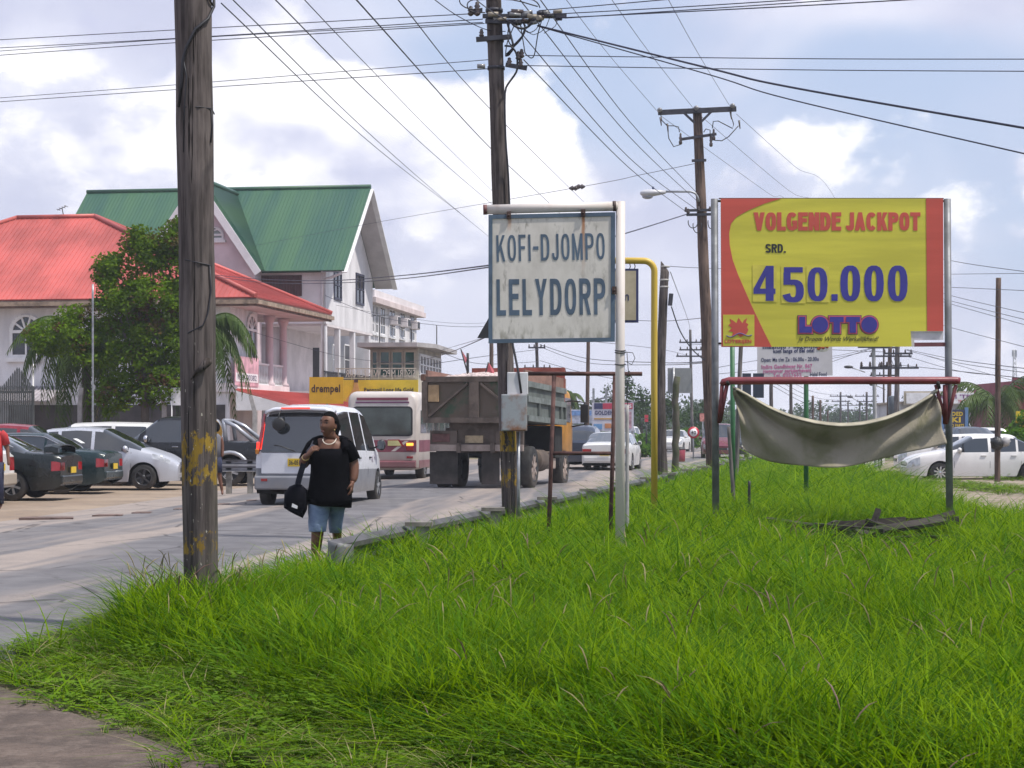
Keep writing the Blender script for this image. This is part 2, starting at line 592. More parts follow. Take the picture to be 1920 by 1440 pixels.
def sheetmat(name, c1, c2, c3, scale=0.6, fine=14, bump=0.5, rough=0.92, fadd=0.25, lo=.38, hi=.62):
    m = D.materials.new(name)
    m.use_nodes = True
    nt = NT(m.node_tree)
    bs = m.node_tree.nodes['Principled BSDF']
    p = nt.n('ShaderNodeNewGeometry').outputs['Position']
    a = nt.noise(p, scale, 6, 0.62, 0.4)
    b = nt.noise(p, fine, 5, 0.7)
    c = nt.mix(nt.sstep(a, lo, hi), c1, c2)
    c = nt.mix(nt.sstep(nt.noise(p, scale * 3.1, 5, 0.6), .5, .68, 0, .7), c, c3)
    c = nt.mix(nt.m('MULTIPLY', nt.sstep(b, .35, .7), fadd), c, tuple(q * .45 for q in c1))
    nt.set(bs.inputs['Base Color'], c)
    bs.inputs['Roughness'].default_value = rough
    bs.inputs['Specular IOR Level'].default_value = 0.2
    bm_ = nt.n('ShaderNodeBump', {'Strength': bump, 'Distance': 0.03, 'Height': b})
    nt.set(bs.inputs['Normal'], bm_.outputs[0])
    return m


g = MB()
xs = [-2500, -400, -120, -60, -30, -10, 10, 30, 60, 120, 400, 2500]
ys = [-300, -60, 0, 20, 40, 60, 90, 130, 200, 320, 600, 1200, 3500]
vs = [(x, y, -0.06) for y in ys for x in xs]
nx = len(xs)
g.add(vs, [(j * nx + i, j * nx + i + 1, (j + 1) * nx + i + 1, (j + 1) * nx + i) for j in range(len(ys) - 1) for i in range(nx - 1)])
g.build('ground', sheetmat('ground_soil', (0.20, 0.155, 0.115), (0.07, 0.10, 0.03), (0.23, 0.19, 0.15), 0.09, 9), kind='structure')

ROAD_L = [(-30, -20), (0, -12.5), (12, -10.2), (20, -9.2), (27.4, -8.5), (45, -7.1), (60, -5.9), (87, -2.8), (120, 3.5), (160, 14), (220, 33), (400, 100)]
ROAD_R = [(-30, -11), (0, -5.8), (10, -3.9), (12.6, -3.15), (17.4, -2.0), (25.4, -0.4), (35.3, 1.6), (52.2, 5.0), (69, 8.4), (87, 12.2), (120, 20), (160, 32), (220, 52), (400, 122)]
road = MB()
ny = 0
uvs = []
dd = [-30, -10, 0, 5, 8, 10] + [12 + 2 * i for i in range(40)] + [95, 105, 120, 140, 160, 190, 220, 300, 400]
NU = 10
vs = []
for d_ in dd:
    l, r = lerp_tab(ROAD_L, d_), lerp_tab(ROAD_R, d_)
    for i in range(NU + 1):
        x = l + (r - l) * i / NU
        vs.append((x, d_, 0.0 + 0.05 * (1 - (2 * i / NU - 1) ** 2)))
        uvs.append(((x - l), d_))
road.add(vs, [(j * (NU + 1) + i, j * (NU + 1) + i + 1, (j + 1) * (NU + 1) + i + 1, (j + 1) * (NU + 1) + i)
              for j in range(len(dd) - 1) for i in range(NU)], 0, True)
m = D.materials.new('dusty_asphalt')
m.use_nodes = True
nt = NT(m.node_tree)
bs = m.node_tree.nodes['Principled BSDF']
uvn = nt.n('ShaderNodeUVMap').outputs[0]
p = nt.n('ShaderNodeNewGeometry').outputs['Position']
wob = nt.m('MULTIPLY', nt.m('SUBTRACT', nt.noise(nt.mapping(uvn, sc=(0.25, 0.06, 1)), 1.0, 3), 0.5), 1.6)
su = nt.n('ShaderNodeSeparateXYZ', {0: uvn})
u = nt.m('ADD', su.outputs[0], wob)
lane = nt.noise(nt.n('ShaderNodeCombineXYZ', {0: u, 1: nt.m('MULTIPLY', su.outputs[1], 0.035), 2: 0.6}).outputs[0], 0.95, 3, 0.55)
dustf = nt.sstep(lane, 0.45, 0.58)
edge = nt.sstep(su.outputs[0], 2.2, 0.2, 0, 0.7)
dustf = nt.m('MAXIMUM', dustf, nt.m('MULTIPLY', edge, nt.sstep(nt.noise(p, 0.5, 4), .4, .6)))
fine = nt.noise(p, 45, 4, 0.7)
mid = nt.noise(p, 1.3, 5, 0.6)
asp = nt.mix(nt.sstep(mid, .35, .65), (0.115, 0.11, 0.117), (0.165, 0.158, 0.165))
dst = nt.mix(nt.sstep(mid, .35, .65), (0.33, 0.275, 0.24), (0.27, 0.225, 0.20))
c = nt.mix(nt.m('MULTIPLY', dustf, 0.85), asp, dst)
c = nt.mix(nt.sstep(fine, .52, .72, 0, .5), c, (0.07, 0.065, 0.07))
c = nt.mix(nt.sstep(nt.noise(nt.mapping(p, sc=(1, .35, 1)), 2.6, 6, .7), .56, .70, 0, .5), c, (0.10, 0.092, 0.095))
cr = nt.n('ShaderNodeTexVoronoi', {'Vector': nt.mapping(p, sc=(.5, .22, 1)), 'Scale': 1.0}, feature='DISTANCE_TO_EDGE').outputs[0]
c = nt.mix(nt.m('MULTIPLY', nt.sstep(cr, .016, .004), nt.sstep(mid, .45, .6, 0, .8)), c, (0.05, 0.045, 0.045))
nt.set(bs.inputs['Base Color'], c)
bs.inputs['Roughness'].default_value = 0.85
bs.inputs['Specular IOR Level'].default_value = 0.3
nt.set(bs.inputs['Normal'], nt.n('ShaderNodeBump', {'Strength': 0.35, 'Distance': 0.01, 'Height': fine}).outputs[0])
ro = road.build('road', m, kind='structure')
uvl = ro.data.uv_layers.new(name='uv')
for lp in ro.data.loops:
    uvl.data[lp.index].uv = uvs[lp.vertex_index]

# sandy lot in front of the houses
lot = MB()
LL = [(-30, -60), (400, -60)]
vs, rows = [], [-30, 0, 10, 20, 30, 40, 50, 60, 75, 95]
for d_ in rows:
    r = lerp_tab(ROAD_L, d_) + 0.5
    for q in (-60, -40, -25, -15, r):
        vs.append((min(q, r), d_, -0.012))
lot.add(vs, [(j * 5 + i, j * 5 + i + 1, (j + 1) * 5 + i + 1, (j + 1) * 5 + i) for j in range(len(rows) - 1) for i in range(4)])
lot.build('sandy_lot', sheetmat('lot_sand', (0.32, 0.25, 0.19), (0.25, 0.19, 0.145), (0.19, 0.155, 0.13), 0.35, 10, 0.6), kind='structure')

# brown bare patch of soil at the very front corner
dp = MB()
dp.add([(x, y, -0.008) for x, y in [(-7, -3), (1.5, -3), (0.2, 6.5), (-1.2, 8.4), (-2.0, 9.7), (-2.7, 10.7), (-3.2, 11.6), (-3.4, 12.8), (-3.9, 13), (-5.0, 9.0)]],
       [tuple(range(10))])
dp.build('bare_soil', sheetmat('soil_brown', (0.165, 0.125, 0.105), (0.10, 0.078, 0.068), (0.21, 0.165, 0.14), 1.6, 22, 1.0, fadd=.5), kind='structure')

# gravel side track at the far right
sr = MB()
tr = [((5.5, 24), (60, 24)), ((7.6, 40), (60, 41)), ((9.0, 48), (60, 50)), ((9.0, 75), (60, 60)), ((12.5, 90), (60, 68))]
vs = []
for a, b in tr:
    for i in range(5):
        vs.append((a[0] + (b[0] - a[0]) * i / 4, a[1] + (b[1] - a[1]) * i / 4, -0.02))
sr.add(vs, [(j * 5 + i, j * 5 + i + 1, (j + 1) * 5 + i + 1, (j + 1) * 5 + i) for j in range(4) for i in range(4)])
sr.build('gravel_track', sheetmat('track_gravel', (0.33, 0.27, 0.225), (0.24, 0.19, 0.145), (0.13, 0.13, 0.06), 0.45, 8, 0.8), kind='structure')

# worn brown edge markings of the road
mk = mat('worn_marking', (0.15, 0.10, 0.085), 0.9, 0.3, 9)
for px0, px1, py in ((40, 142, 975), (177, 233, 970), (250, 286, 965), (328, 346, 958), (408, 432, 949), (464, 482, 942)):
    d_ = 5400 / (py - 803)
    x0, x1 = X(px0, d_), X(px1, d_)
    b = MB()
    n = 7
    lo_ = [(x0 + (x1 - x0) * i / n, d_ - 0.14 - random.uniform(0, .05), 0.045) for i in range(n + 1)]
    hi_ = [(x0 + (x1 - x0) * (0.08 + .84 * i / n), d_ + 0.16 + random.uniform(0, .06), 0.05) for i in range(n + 1)]
    b.add(lo_ + hi_, [(i, i + 1, n + 2 + i, n + 1 + i) for i in range(n)])
    b.add([(x, y, 0.0) for x, y, z in lo_] + lo_, [(i, i + 1, n + 2 + i, n + 1 + i) for i in range(n)])
    b.build('edge_marking', mk, kind='structure')

# ---------------------------------------------------------------- grass verge
VERGE = [(1.0, 6.6), (-0.4, 7.6), (-1.12, 8.6), (-1.7, 9.7), (-2.25, 10.6), (-2.7, 11.3), (-3.25, 12.1), (-3.5, 12.8), (-3.0, 15), (-2.6, 17), (-2.1, 18.9),
         (-1.55, 20), (-0.75, 22.0), (0.1, 26), (2.0, 35.3), (5.3, 52.2), (8.5, 69), (11.0, 76), (10.8, 62), (9.5, 50), (8.3, 40), (6.9, 31), (6.6, 27), (8.0, 25), (12, 24), (12, 6.6)]


def inside(x, y, poly=VERGE):
    c = False
    n = len(poly)
    j = n - 1
    for i in range(n):
        xi, yi = poly[i]
        xj, yj = poly[j]
        if (yi > y) != (yj > y) and x < (xj - xi) * (y - yi) / (yj - yi) + xi:
            c = not c
        j = i
    return c


def edge_dist(x, y):
    best = 9e9
    for (ax, ay), (bx, by) in zip(VERGE[:14], VERGE[1:15]):
        dx, dy = bx - ax, by - ay
        t = max(0, min(1, ((x - ax) * dx + (y - ay) * dy) / (dx * dx + dy * dy)))
        best = min(best, (x - ax - t * dx) ** 2 + (y - ay - t * dy) ** 2)
    return sqrt(best)


vb = MB()
vb.add([(x, y, 0.055 if y > 14 else 0.0) for x, y in VERGE] + [(x, y, -0.06) for x, y in VERGE],
       [tuple(range(len(VERGE) - 1, -1, -1))] + [(i, (i + 1) % len(VERGE), len(VERGE) + (i + 1) % len(VERGE), len(VERGE) + i) for i in range(len(VERGE))])
vb.build('verge', sheetmat('verge_soil', (0.045, 0.055, 0.018), (0.06, 0.075, 0.02), (0.075, 0.06, 0.04), 1.2, 20, 1.0, fadd=.5), kind='structure')

pit = MB()
pit.add([(4.15 + 1.0 * cos(a) * (1 + .15 * sin(3 * a)), 22.4 + 1.5 * sin(a), .062) for a in np.linspace(0, 2 * pi, 25)[:-1]], [tuple(range(24))])
pit.build('bare_hollow', sheetmat('soil_pit_shade', (.03, .026, .022), (.045, .04, .03), (.02, .018, .015), 3, 25, 1.0), kind='structure')  # flat soil sheet, near black to paint the darkness of a hole
gm = [leafmat('grass_fresh', (0.175, 0.305, 0.003), (0.075, 0.18, 0.003), (0.25, 0.36, 0.006), 0.9, 0.45, 0.75),
      leafmat('grass_deep', (0.045, 0.13, 0.003), (0.085, 0.20, 0.003), (0.035, 0.09, 0.005), 0.9, 0.42, 0.75),
      leafmat('grass_straw', (0.32, 0.28, 0.13), (0.25, 0.22, 0.09), (0.36, 0.30, 0.18), 2, 0.3),
      leafmat('seed_head', (0.20, 0.12, 0.10), (0.30, 0.22, 0.17), (0.14, 0.08, 0.08), 2, 0.2),
      leafmat('weed_leaf', (0.12, 0.23, 0.010), (0.085, 0.18, 0.010), (0.17, 0.26, 0.02), 1.5, 0.38)]


def blade(mb, x, y, az_, h, lean, droop, w_, mi, n=4, t0=0.0):
    dx, dy = cos(az_), sin(az_)
    sx, sy = -dy, dx
    vs = []
    for i in range(n + 1):
        t = t0 + (1 - t0) * i / n
        q = lean * t * t
        zz = h * (t - droop * t ** 3)
        ww = w_ * (1 - 0.92 * (t ** 1.6)) * 0.5
        cx, cy = x + dx * q, y + dy * q
        vs += [(cx - sx * ww, cy - sy * ww, zz), (cx + sx * ww, cy + sy * ww, zz)]
    mb.add(vs, [(2 * i, 2 * i + 1, 2 * i + 3, 2 * i + 2) for i in range(n)], mi, True)


tufts = D.collections.new('grass_tufts')


def make_tuft(k, nb, rad, hr, lr, wr, mis, stalks=0, stalk_mi=3):
    mb = MB()
    for _ in range(nb):
        a, r = random.uniform(0, 2 * pi), rad * sqrt(random.random())
        blade(mb, r * cos(a), r * sin(a), a + random.gauss(0, 0.9), random.uniform(*hr), random.uniform(*lr), random.uniform(0.05, 0.42),
              random.uniform(*wr), random.choice(mis))
    for _ in range(stalks):
        a, r = random.uniform(0, 2 * pi), rad * random.random()
        h, az_ = random.uniform(1.15, 1.65), random.uniform(0, 2 * pi)
        x, y, ln = r * cos(a), r * sin(a), random.uniform(0.10, 0.35)
        pts = [(x + cos(az_) * ln * t ** 2.2, y + sin(az_) * ln * t ** 2.2, h * (t - 0.22 * t ** 4)) for t in [i / 8 for i in range(9)]]
        mb.tube(pts[:6], 0.0016, 3, 0, False)
        mb.tube(pts[5:], [0.002, 0.0042, 0.0042, 0.001], 4, stalk_mi, False)
    me_ = mb.build('tuft_%02d' % k, gm)
    COL.objects.unlink(me_)
    tufts.objects.link(me_)


make_tuft(0, 17, .11, (.5, 1.1), (.08, .40), (.010, .020), [0, 0, 0, 1])
make_tuft(1, 17, .11, (.55, 1.15), (.1, .5), (.008, .017), [0, 0, 1, 0])
make_tuft(2, 15, .10, (.5, 1.0), (.1, .6), (.011, .022), [1, 0, 1])
make_tuft(3, 16, .12, (.6, 1.15), (.15, .6), (.008, .015), [0, 0, 0, 0, 0, 0, 1, 1])
make_tuft(4, 12, .10, (.6, 1.1), (.2, .75), (.014, .028), [0, 1])
make_tuft(5, 10, .10, (.6, 1.0), (.1, .4), (.005, .009), [0, 1], 2, 2)
make_tuft(6, 9, .10, (.6, 1.0), (.1, .4), (.005, .009), [0, 1], 2, 3)
make_tuft(7, 26, .10, (.5, 1.1), (.1, .30), (.004, .007), [1, 4, 1, 0, 2])       # short turf
wb = MB()                                                                          # low broad-leaved weed
for _ in range(26):
    a, r = random.uniform(0, 2 * pi), .13 * sqrt(random.random())
    x, y, h, az_ = r * cos(a), r * sin(a), random.uniform(.25, 1.0), random.uniform(0, 2 * pi)
    l, ww = random.uniform(.035, .07), random.uniform(.012, .022)
    dx, dy, tz = cos(az_), sin(az_), random.uniform(-.15, .5)
    wb.add([(x, y, h), (x + dx * l * .5 - dy * ww, y + dy * l * .5 + dx * ww, h + tz * .25), (x + dx * l, y + dy * l, h + tz * .2),
            (x + dx * l * .5 + dy * ww, y + dy * l * .5 - dx * ww, h + tz * .25)], [(0, 1, 2, 3)], 4)
    wb.tube([(x * .5, y * .5, 0), (x, y, h)], .0014, 3, 1, False)
wo_ = wb.build('tuft_08', gm)
COL.objects.unlink(wo_)
tufts.objects.link(wo_)

rng = np.random.default_rng(5)
pts, rot, scl, idx = [], [], [], []


def sst(a, b, x):
    t = max(0, min(1, (x - a) / (b - a)))
    return t * t * (3 - 2 * t)


def vnoise(x, y):
    return 0.5 + 0.25 * (sin(1.3 * x + 0.7 * y + 1.1) + sin(0.61 * y - 1.7 * x + 4) * sin(0.9 * y + 0.4 * x)) 


def add_tuft(x, y, z, h, s_, k):
    pts.append((x, y, z))
    rot.append((rng.normal(0, .10), rng.normal(0, .10), rng.uniform(0, 6.283)))
    scl.append((s_, s_, h))
    idx.append(k)


def scatter(y0, y1, dens, s_):
    w0, w1 = 0.30 * y1 + 0.5, 0.30 * y1 + 0.5
    n = int((y1 - y0) * (w0 + w1) * dens)
    for _ in range(n):
        x, y = rng.uniform(-w0, w1), rng.uniform(y0, y1)
        if abs(x) > 0.30 * y + 0.5 or not inside(x, y):
            continue
        e = edge_dist(x, y)
        wd = 1.75 if y < 13 else (1.0 if y < 17 else 0.6)
        t = sst(0.15, wd, e + (vnoise(x * 2, y * 2) - .5) * .5)
        hm = 0.44 + 0.16 * (vnoise(x, y) - .5) + .14 * (vnoise(3.1 * x + 5, 2.3 * y) - .5)
        if y > 20:
            hm = 0.50
        h = (0.07 + (hm - 0.07) * t) * rng.uniform(.72, 1.15)
        q = ((x - 4.2) / 1.15) ** 2 + ((y - 21.9) / 2.5) ** 2
        if q < 1:
            if q < .5 or rng.random() < .80:
                continue
            h *= .30 + .35 * q
        if y < 9.6 and x < 1.2:
            h *= 0.55 + 0.45 * sst(-.4, 1.2, x)
        if e < 0.25 and rng.random() < .45:
            continue
        if t < .4:
            k = int(rng.choice([7, 7, 7, 8, 1], p=[.25, .25, .2, .2, .1]))
        else:
            k = int(rng.choice([0, 1, 2, 3, 4, 5, 6], p=[.24, .23, .24, .15, .121, .012, .007] if y < 20 else [.30, .30, .17, .21, .02, 0, 0]))
        add_tuft(x, y, 0.05 if y > 14 else 0.0, h, s_ * rng.uniform(.85, 1.2), k)


scatter(7.0, 10.0, 170, 1.0)
scatter(10.0, 14.0, 120, 1.05)
scatter(14.0, 20.0, 75, 1.25)
scatter(20.0, 30.0, 42, 1.6)
scatter(30.0, 48.0, 20, 2.2)
scatter(48.0, 76.0, 8, 3.2)
# a looser fringe of stalks along the road edge
for _ in range(150):
    y = rng.uniform(12.5, 26)
    x = lerp_tab(ROAD_R, y) + rng.uniform(0.05, 0.7)
    add_tuft(x, y, 0.0, rng.uniform(.22, .46), 1.1, int(rng.choice([5, 6, 1, 3])))
for _ in range(150):
    i_ = int(rng.integers(1, 7))
    (ax, ay), (bx, by) = VERGE[i_], VERGE[i_ + 1]
    t_, o_ = rng.random(), abs(rng.normal(0, .16))
    nx_, ny_ = -(by - ay), bx - ax
    ln_ = -sqrt(nx_ ** 2 + ny_ ** 2)
    sg_ = 1 if inside((ax + bx) / 2 - .05 * nx_ / ln_, (ay + by) / 2 - .05 * ny_ / ln_) else -1
    add_tuft(ax + (bx - ax) * t_ + sg_ * o_ * nx_ / ln_, ay + (by - ay) * t_ + sg_ * o_ * ny_ / ln_, -.01, rng.uniform(.03, .11), rng.uniform(.5, 1.1), int(rng.choice([7, 7, 8, 3])))
# tufts growing round the foot of the front pole, the side track and the lamp posts
for _ in range(160):
    a, r = rng.uniform(0, 6.28), rng.uniform(.14, .55)
    add_tuft(-2.32 + r * cos(a), 14.2 + r * sin(a), 0.02, rng.uniform(.28, .52), 1.1, int(rng.choice([0, 1, 3, 5])))
for _ in range(900):
    y = rng.uniform(40, 62)
    x = rng.uniform(9, 17)
    if vnoise(x * .6, y * .5) < .5:
        continue
    add_tuft(x, y, -.02, rng.uniform(.06, .2), 2.5, int(rng.choice([7, 7, 8])))
gme = D.meshes.new('grass')
gme.from_pydata(pts, [], [])
for nme, typ, arr, key in (('rot', 'FLOAT_VECTOR', rot, 'vector'), ('scl', 'FLOAT_VECTOR', scl, 'vector'), ('idx', 'INT', idx, 'value')):
    at = gme.attributes.new(nme, typ, 'POINT')
    at.data.foreach_set(key, np.array(arr, dtype=np.int32 if typ == 'INT' else np.float32).reshape(-1))
for q in gm:
    gme.materials.append(q)
grass = D.objects.new('grass', gme)
COL.objects.link(grass)
tag(grass, kind='stuff')
grass['label'] = 'tall bright green grass covering the roadside verge'
ng = D.node_groups.new('grass_scatter', 'GeometryNodeTree')
ng.interface.new_socket('Geometry', in_out='INPUT', socket_type='NodeSocketGeometry')
ng.interface.new_socket('Geometry', in_out='OUTPUT', socket_type='NodeSocketGeometry')
gi, go = ng.nodes.new('NodeGroupInput'), ng.nodes.new('NodeGroupOutput')
ci = ng.nodes.new('GeometryNodeCollectionInfo')
ci.inputs['Collection'].default_value = tufts
ci.inputs['Separate Children'].default_value = True
ci.inputs['Reset Children'].default_value = True
iop = ng.nodes.new('GeometryNodeInstanceOnPoints')
iop.inputs['Pick Instance'].default_value = True


def nattr(nm, dt):
    q = ng.nodes.new('GeometryNodeInputNamedAttribute')
    q.data_type = dt
    q.inputs[0].default_value = nm
    return q.outputs[0]


ng.links.new(gi.outputs[0], iop.inputs['Points'])
ng.links.new(ci.outputs[0], iop.inputs['Instance'])
ng.links.new(nattr('idx', 'INT'), iop.inputs['Instance Index'])
ng.links.new(nattr('rot', 'FLOAT_VECTOR'), iop.inputs['Rotation'])
ng.links.new(nattr('scl', 'FLOAT_VECTOR'), iop.inputs['Scale'])
ng.links.new(iop.outputs[0], go.inputs[0])
gmod = grass.modifiers.new('scatter', 'NODES')
gmod.node_group = ng

# ================================================================ BUILDINGS
def plane_pt(ax, val, a, z, out):
    return Vector((a, val - out, z)) if ax == 'y' else Vector((val + out, a, z))


def slab(mb, ax, val, a0, a1, z0, z1, o0, o1, mi=0):
    if ax == 'y':
        mb.box(a0, a1, val - o1, val - o0, z0, z1, mi)
    else:
        mb.box(val + o0, val + o1, a0, a1, z0, z1, mi)


def window(parent, ax, val, a0, a1, z0, z1, fm, pm, cols=1, rows=1, fw=0.07, arch=False, out=0.05, sill=True, label=None):
    a0, a1 = min(a0, a1), max(a0, a1)
    z0, z1 = min(z0, z1), max(z0, z1)
    mb, pn = MB(), MB()
    ztop = z1
    if arch:
        rr = (a1 - a0) / 2
        ztop = max(z0 + .2, z1 - rr)
    for i in range(cols + 1):
        a = a0 + (a1 - a0) * i / cols
        h = fw / 2 if 0 < i < cols else fw
        slab(mb, ax, val, a - h / 2, a + h / 2, z0, ztop, 0.004, out)
    for j in range(rows + 1):
        z = z0 + (ztop - z0) * j / rows
        h = fw / 2 if 0 < j < rows else fw
        slab(mb, ax, val, a0 - fw / 2, a1 + fw / 2, z - h / 2, z + h / 2, 0.003, out + .002)
    if sill:
        slab(mb, ax, val, a0 - fw * 1.6, a1 + fw * 1.6, z0 - fw * 1.9, z0 - fw * .5, 0.001, out + .09)
    if arch:
        c = (a0 + a1) / 2
        k = 12
        hgt = z1 - ztop
        arcp = [plane_pt(ax, val, c + rr * cos(pi * i / k), ztop + hgt * sin(pi * i / k), out * .6) for i in range(k + 1)]
        for p_, q_ in zip(arcp, arcp[1:]):
            mb.beam(p_, q_, out, fw * 1.3, up=(1, 0, 0) if ax == 'y' else (0, 1, 0))
        for t in (.2, .4, .6, .8):
            mb.beam(plane_pt(ax, val, c, ztop, out * .5), plane_pt(ax, val, c + rr * cos(pi * t), ztop + hgt * sin(pi * t), out * .5), out * .8, fw * .6)
        pn.add([plane_pt(ax, val, a0, z0, .02), plane_pt(ax, val, a1, z0, .02)] +
               [plane_pt(ax, val, c + rr * cos(pi * i / k), ztop + hgt * sin(pi * i / k), .02) for i in range(k + 1)], [tuple(range(k + 3))])
    else:
        slab(pn, ax, val, a0, a1, z0, z1, 0.002, 0.02)
    f = mb.build('window', fm, parent)
    if label:
        f['label'] = label
    pn.build('pane', pm, f)
    return f


def ribbed(mb, e0, e1, r0, r1, step, rw=0.05, rh=0.035, mi=0, thick=0.05):
    """one roof slope: eave e0->e1, ridge r0->r1, ribs running straight up the slope"""
    e0, e1, r0, r1 = map(Vector, (e0, e1, r0, r1))
    ex = (e1 - e0).normalized()
    nrm = ex.cross(r0 - e0).normalized()
    if nrm.z < 0:
        nrm = -nrm
    up = nrm.cross(ex).normalized()
    if up.z < 0:
        up = -up
    dn = nrm * -thick
    q = [e0, e1, r1, r0]
    mb.add(q + [p + dn for p in q], [(0, 1, 2, 3), (7, 6, 5, 4), (0, 4, 5, 1), (1, 5, 6, 2), (2, 6, 7, 3), (3, 7, 4, 0)], mi)
    L = (e1 - e0).length
    s0, s1 = (r0 - e0).dot(ex), (r1 - e0).dot(ex)
    H = (r0 - e0).dot(up)
    n = int(L / step)
    for i in range(n + 1):
        s = (i + .5) * L / (n + 1)
        t = H
        if s < s0:
            t = H * s / s0
        if s > s1:
            t = min(t, H * (L - s) / max(1e-6, L - s1))
        if t < .15:
            continue
        a = e0 + ex * s + nrm * rh * .5
        mb.beam(a - up * .04, a + up * (t - .02), rw, rh, mi, up=nrm)


wall_white = mat('plaster_white', (0.66, 0.64, 0.66), 0.85, 0.17, 1.1, stretch=(1, 1, .35), bump=.15, bscale=30)
wall_grey = mat('plaster_grey_white', (0.66, 0.645, 0.67), 0.85, 0.18, 1.1, stretch=(1, 1, .3), bump=.15, bscale=30)
wall_pink = mat('plaster_pink', (0.62, 0.50, 0.53), 0.85, 0.12, 0.8, bump=.15, bscale=30)
wall_pale = mat('plaster_pale_pink', (0.72, 0.66, 0.67), 0.85, 0.12, 0.8, bump=.15, bscale=30)
wall_tan = mat('plaster_tan', (0.46, 0.42, 0.35), 0.85, 0.2, 0.8, bump=.2, bscale=30)
trim_white = mat('trim_white', (0.72, 0.71, 0.72), 0.6, 0.08, 2)
roof_red = mat('roof_red', (0.47, 0.098, 0.085), 0.55, 0.32, 0.5, stretch=(1, .25, 1), lo=.3, hi=.7)
roof_green = mat('roof_green', (0.026, 0.088, 0.062), 0.5, 0.0, 0.55, stretch=(1.6, .15, .15), col2=(0.048, 0.125, 0.062))
fascia_brown = mat('fascia_brown', (0.15, 0.10, 0.085), 0.8, 0.35, 3)
soffit = mat('soffit_grey', (0.50, 0.47, 0.48), 0.9, 0.12, 1)
dark_frame = mat('frame_dark_blue', (0.03, 0.03, 0.06), 0.5)
pane_dark = glassmat('window_glass', (0.02, 0.022, 0.03), 0.05)
pane_green = mat('window_glass_green', (0.015, 0.075, 0.055), 0.08, 0.5, 0.8, spec=.7)
shutter = mat('shutter_oxblood', (0.075, 0.022, 0.022), 0.7, 0.3, 1.5, stretch=(8, 1, 1))
ink_black = mat('print_black', (0.02, 0.02, 0.022), 0.6)
ink_navy = mat('print_navy', (0.03, 0.035, 0.11), 0.6)
ink_red = mat('print_red', (0.50, 0.05, 0.06), 0.6)
ink_pink = mat('print_pink', (0.52, 0.13, 0.30), 0.6)
ink_white = mat('print_white', (0.75, 0.74, 0.76), 0.6)
metal_dark = mat('metal_dark', (0.035, 0.033, 0.035), 0.5, 0.3, 8, metal=.3)
metal_galv = mat('metal_galvanised', (0.32, 0.33, 0.35), 0.45, 0.25, 6, metal=.6)

# ---- red-roofed house ------------------------------------------------------
rzA = -atan2(1.88, 11.5)
A_loc = Vector((X(431, 75.9), 75.9, 0))
FA = Frame(A_loc, rzA)
A = thing('red_roof_house', 'white house with red hipped metal roof, arched windows and a balcony behind the leafy tree', 'house', A_loc, rzA)
ez = Z(556, 75)
rp = FA.ray(178, 407, 'y', 5.1)
rl = FA.ray(32, 409, 'y', 5.1)
x0, x1, y0, y1 = rl.x - (1.28 - rp.x), 1.28, -0.7, 10.95
rf = MB()
ribbed(rf, (x0, y0, ez), (x1, y0, ez), (rl.x, 5.1, rp.z), (rp.x, 5.1, rp.z), 0.21, .03, .022)
ribbed(rf, (x1, y0, ez), (x1, y1, ez), (rp.x, 5.1, rp.z), (rp.x, 5.12, rp.z), 0.21, .03, .022)
ribbed(rf, (x1, y1, ez), (x0, y1, ez), (rp.x, 5.1, rp.z), (rl.x, 5.1, rp.z), 0.33)
ribbed(rf, (x0, y1, ez), (x0, y0, ez), (rl.x, 5.12, rp.z), (rl.x, 5.1, rp.z), 0.33)
roofA = rf.build('roof', roof_red, A)
rc = MB()
for a, b in (((rl.x, 5.1, rp.z + .05), (rp.x, 5.1, rp.z + .05)), ((rp.x, 5.1, rp.z + .05), (x1, y0, ez + .05)), ((rp.x, 5.1, rp.z + .05), (x1, y1, ez + .05)),
             ((rl.x, 5.1, rp.z + .05), (x0, y0, ez + .05))):
    rc.tube([a, b], 0.10, 6)
rc.build('ridge_cap', roof_red, roofA)
fb = MB()
ft, fh = ez - .06, ez - .36
fb.box(x0, x1, y0, y0 + .05, fh, ft)
fb.box(x1 - .05, x1, y0 + .06, y1, fh, ft)
fb.box(x0, x0 + .05, y0 + .06, y1, fh, ft)
fb.build('fascia', fascia_brown, A)
gt = MB()
gt.box(x0, x1 + .13, y0 - .13, y0 - .003, ez - .28, ez - .12)
gt.box(x1 + .003, x1 + .13, y0, y1, ez - .28, ez - .12)
gt.build('gutter', mat('gutter_tan', (0.30, 0.22, 0.16), .7, .4, 3), A)
so = MB()
so.box(x0 + .06, x1 - .06, y0 + .06, y1 - .06, fh + .02, fh + .05)
so.build('soffit', soffit, A)
wl = MB()
wz = fh + .018
wl.box(x0 + 1.2, 0, 0, 3.75, 0, wz)
wl.box(x0 + 1.2, -2.2, 3.76, 10.2, 0, wz)
wl.build('wall', wall_grey, A)
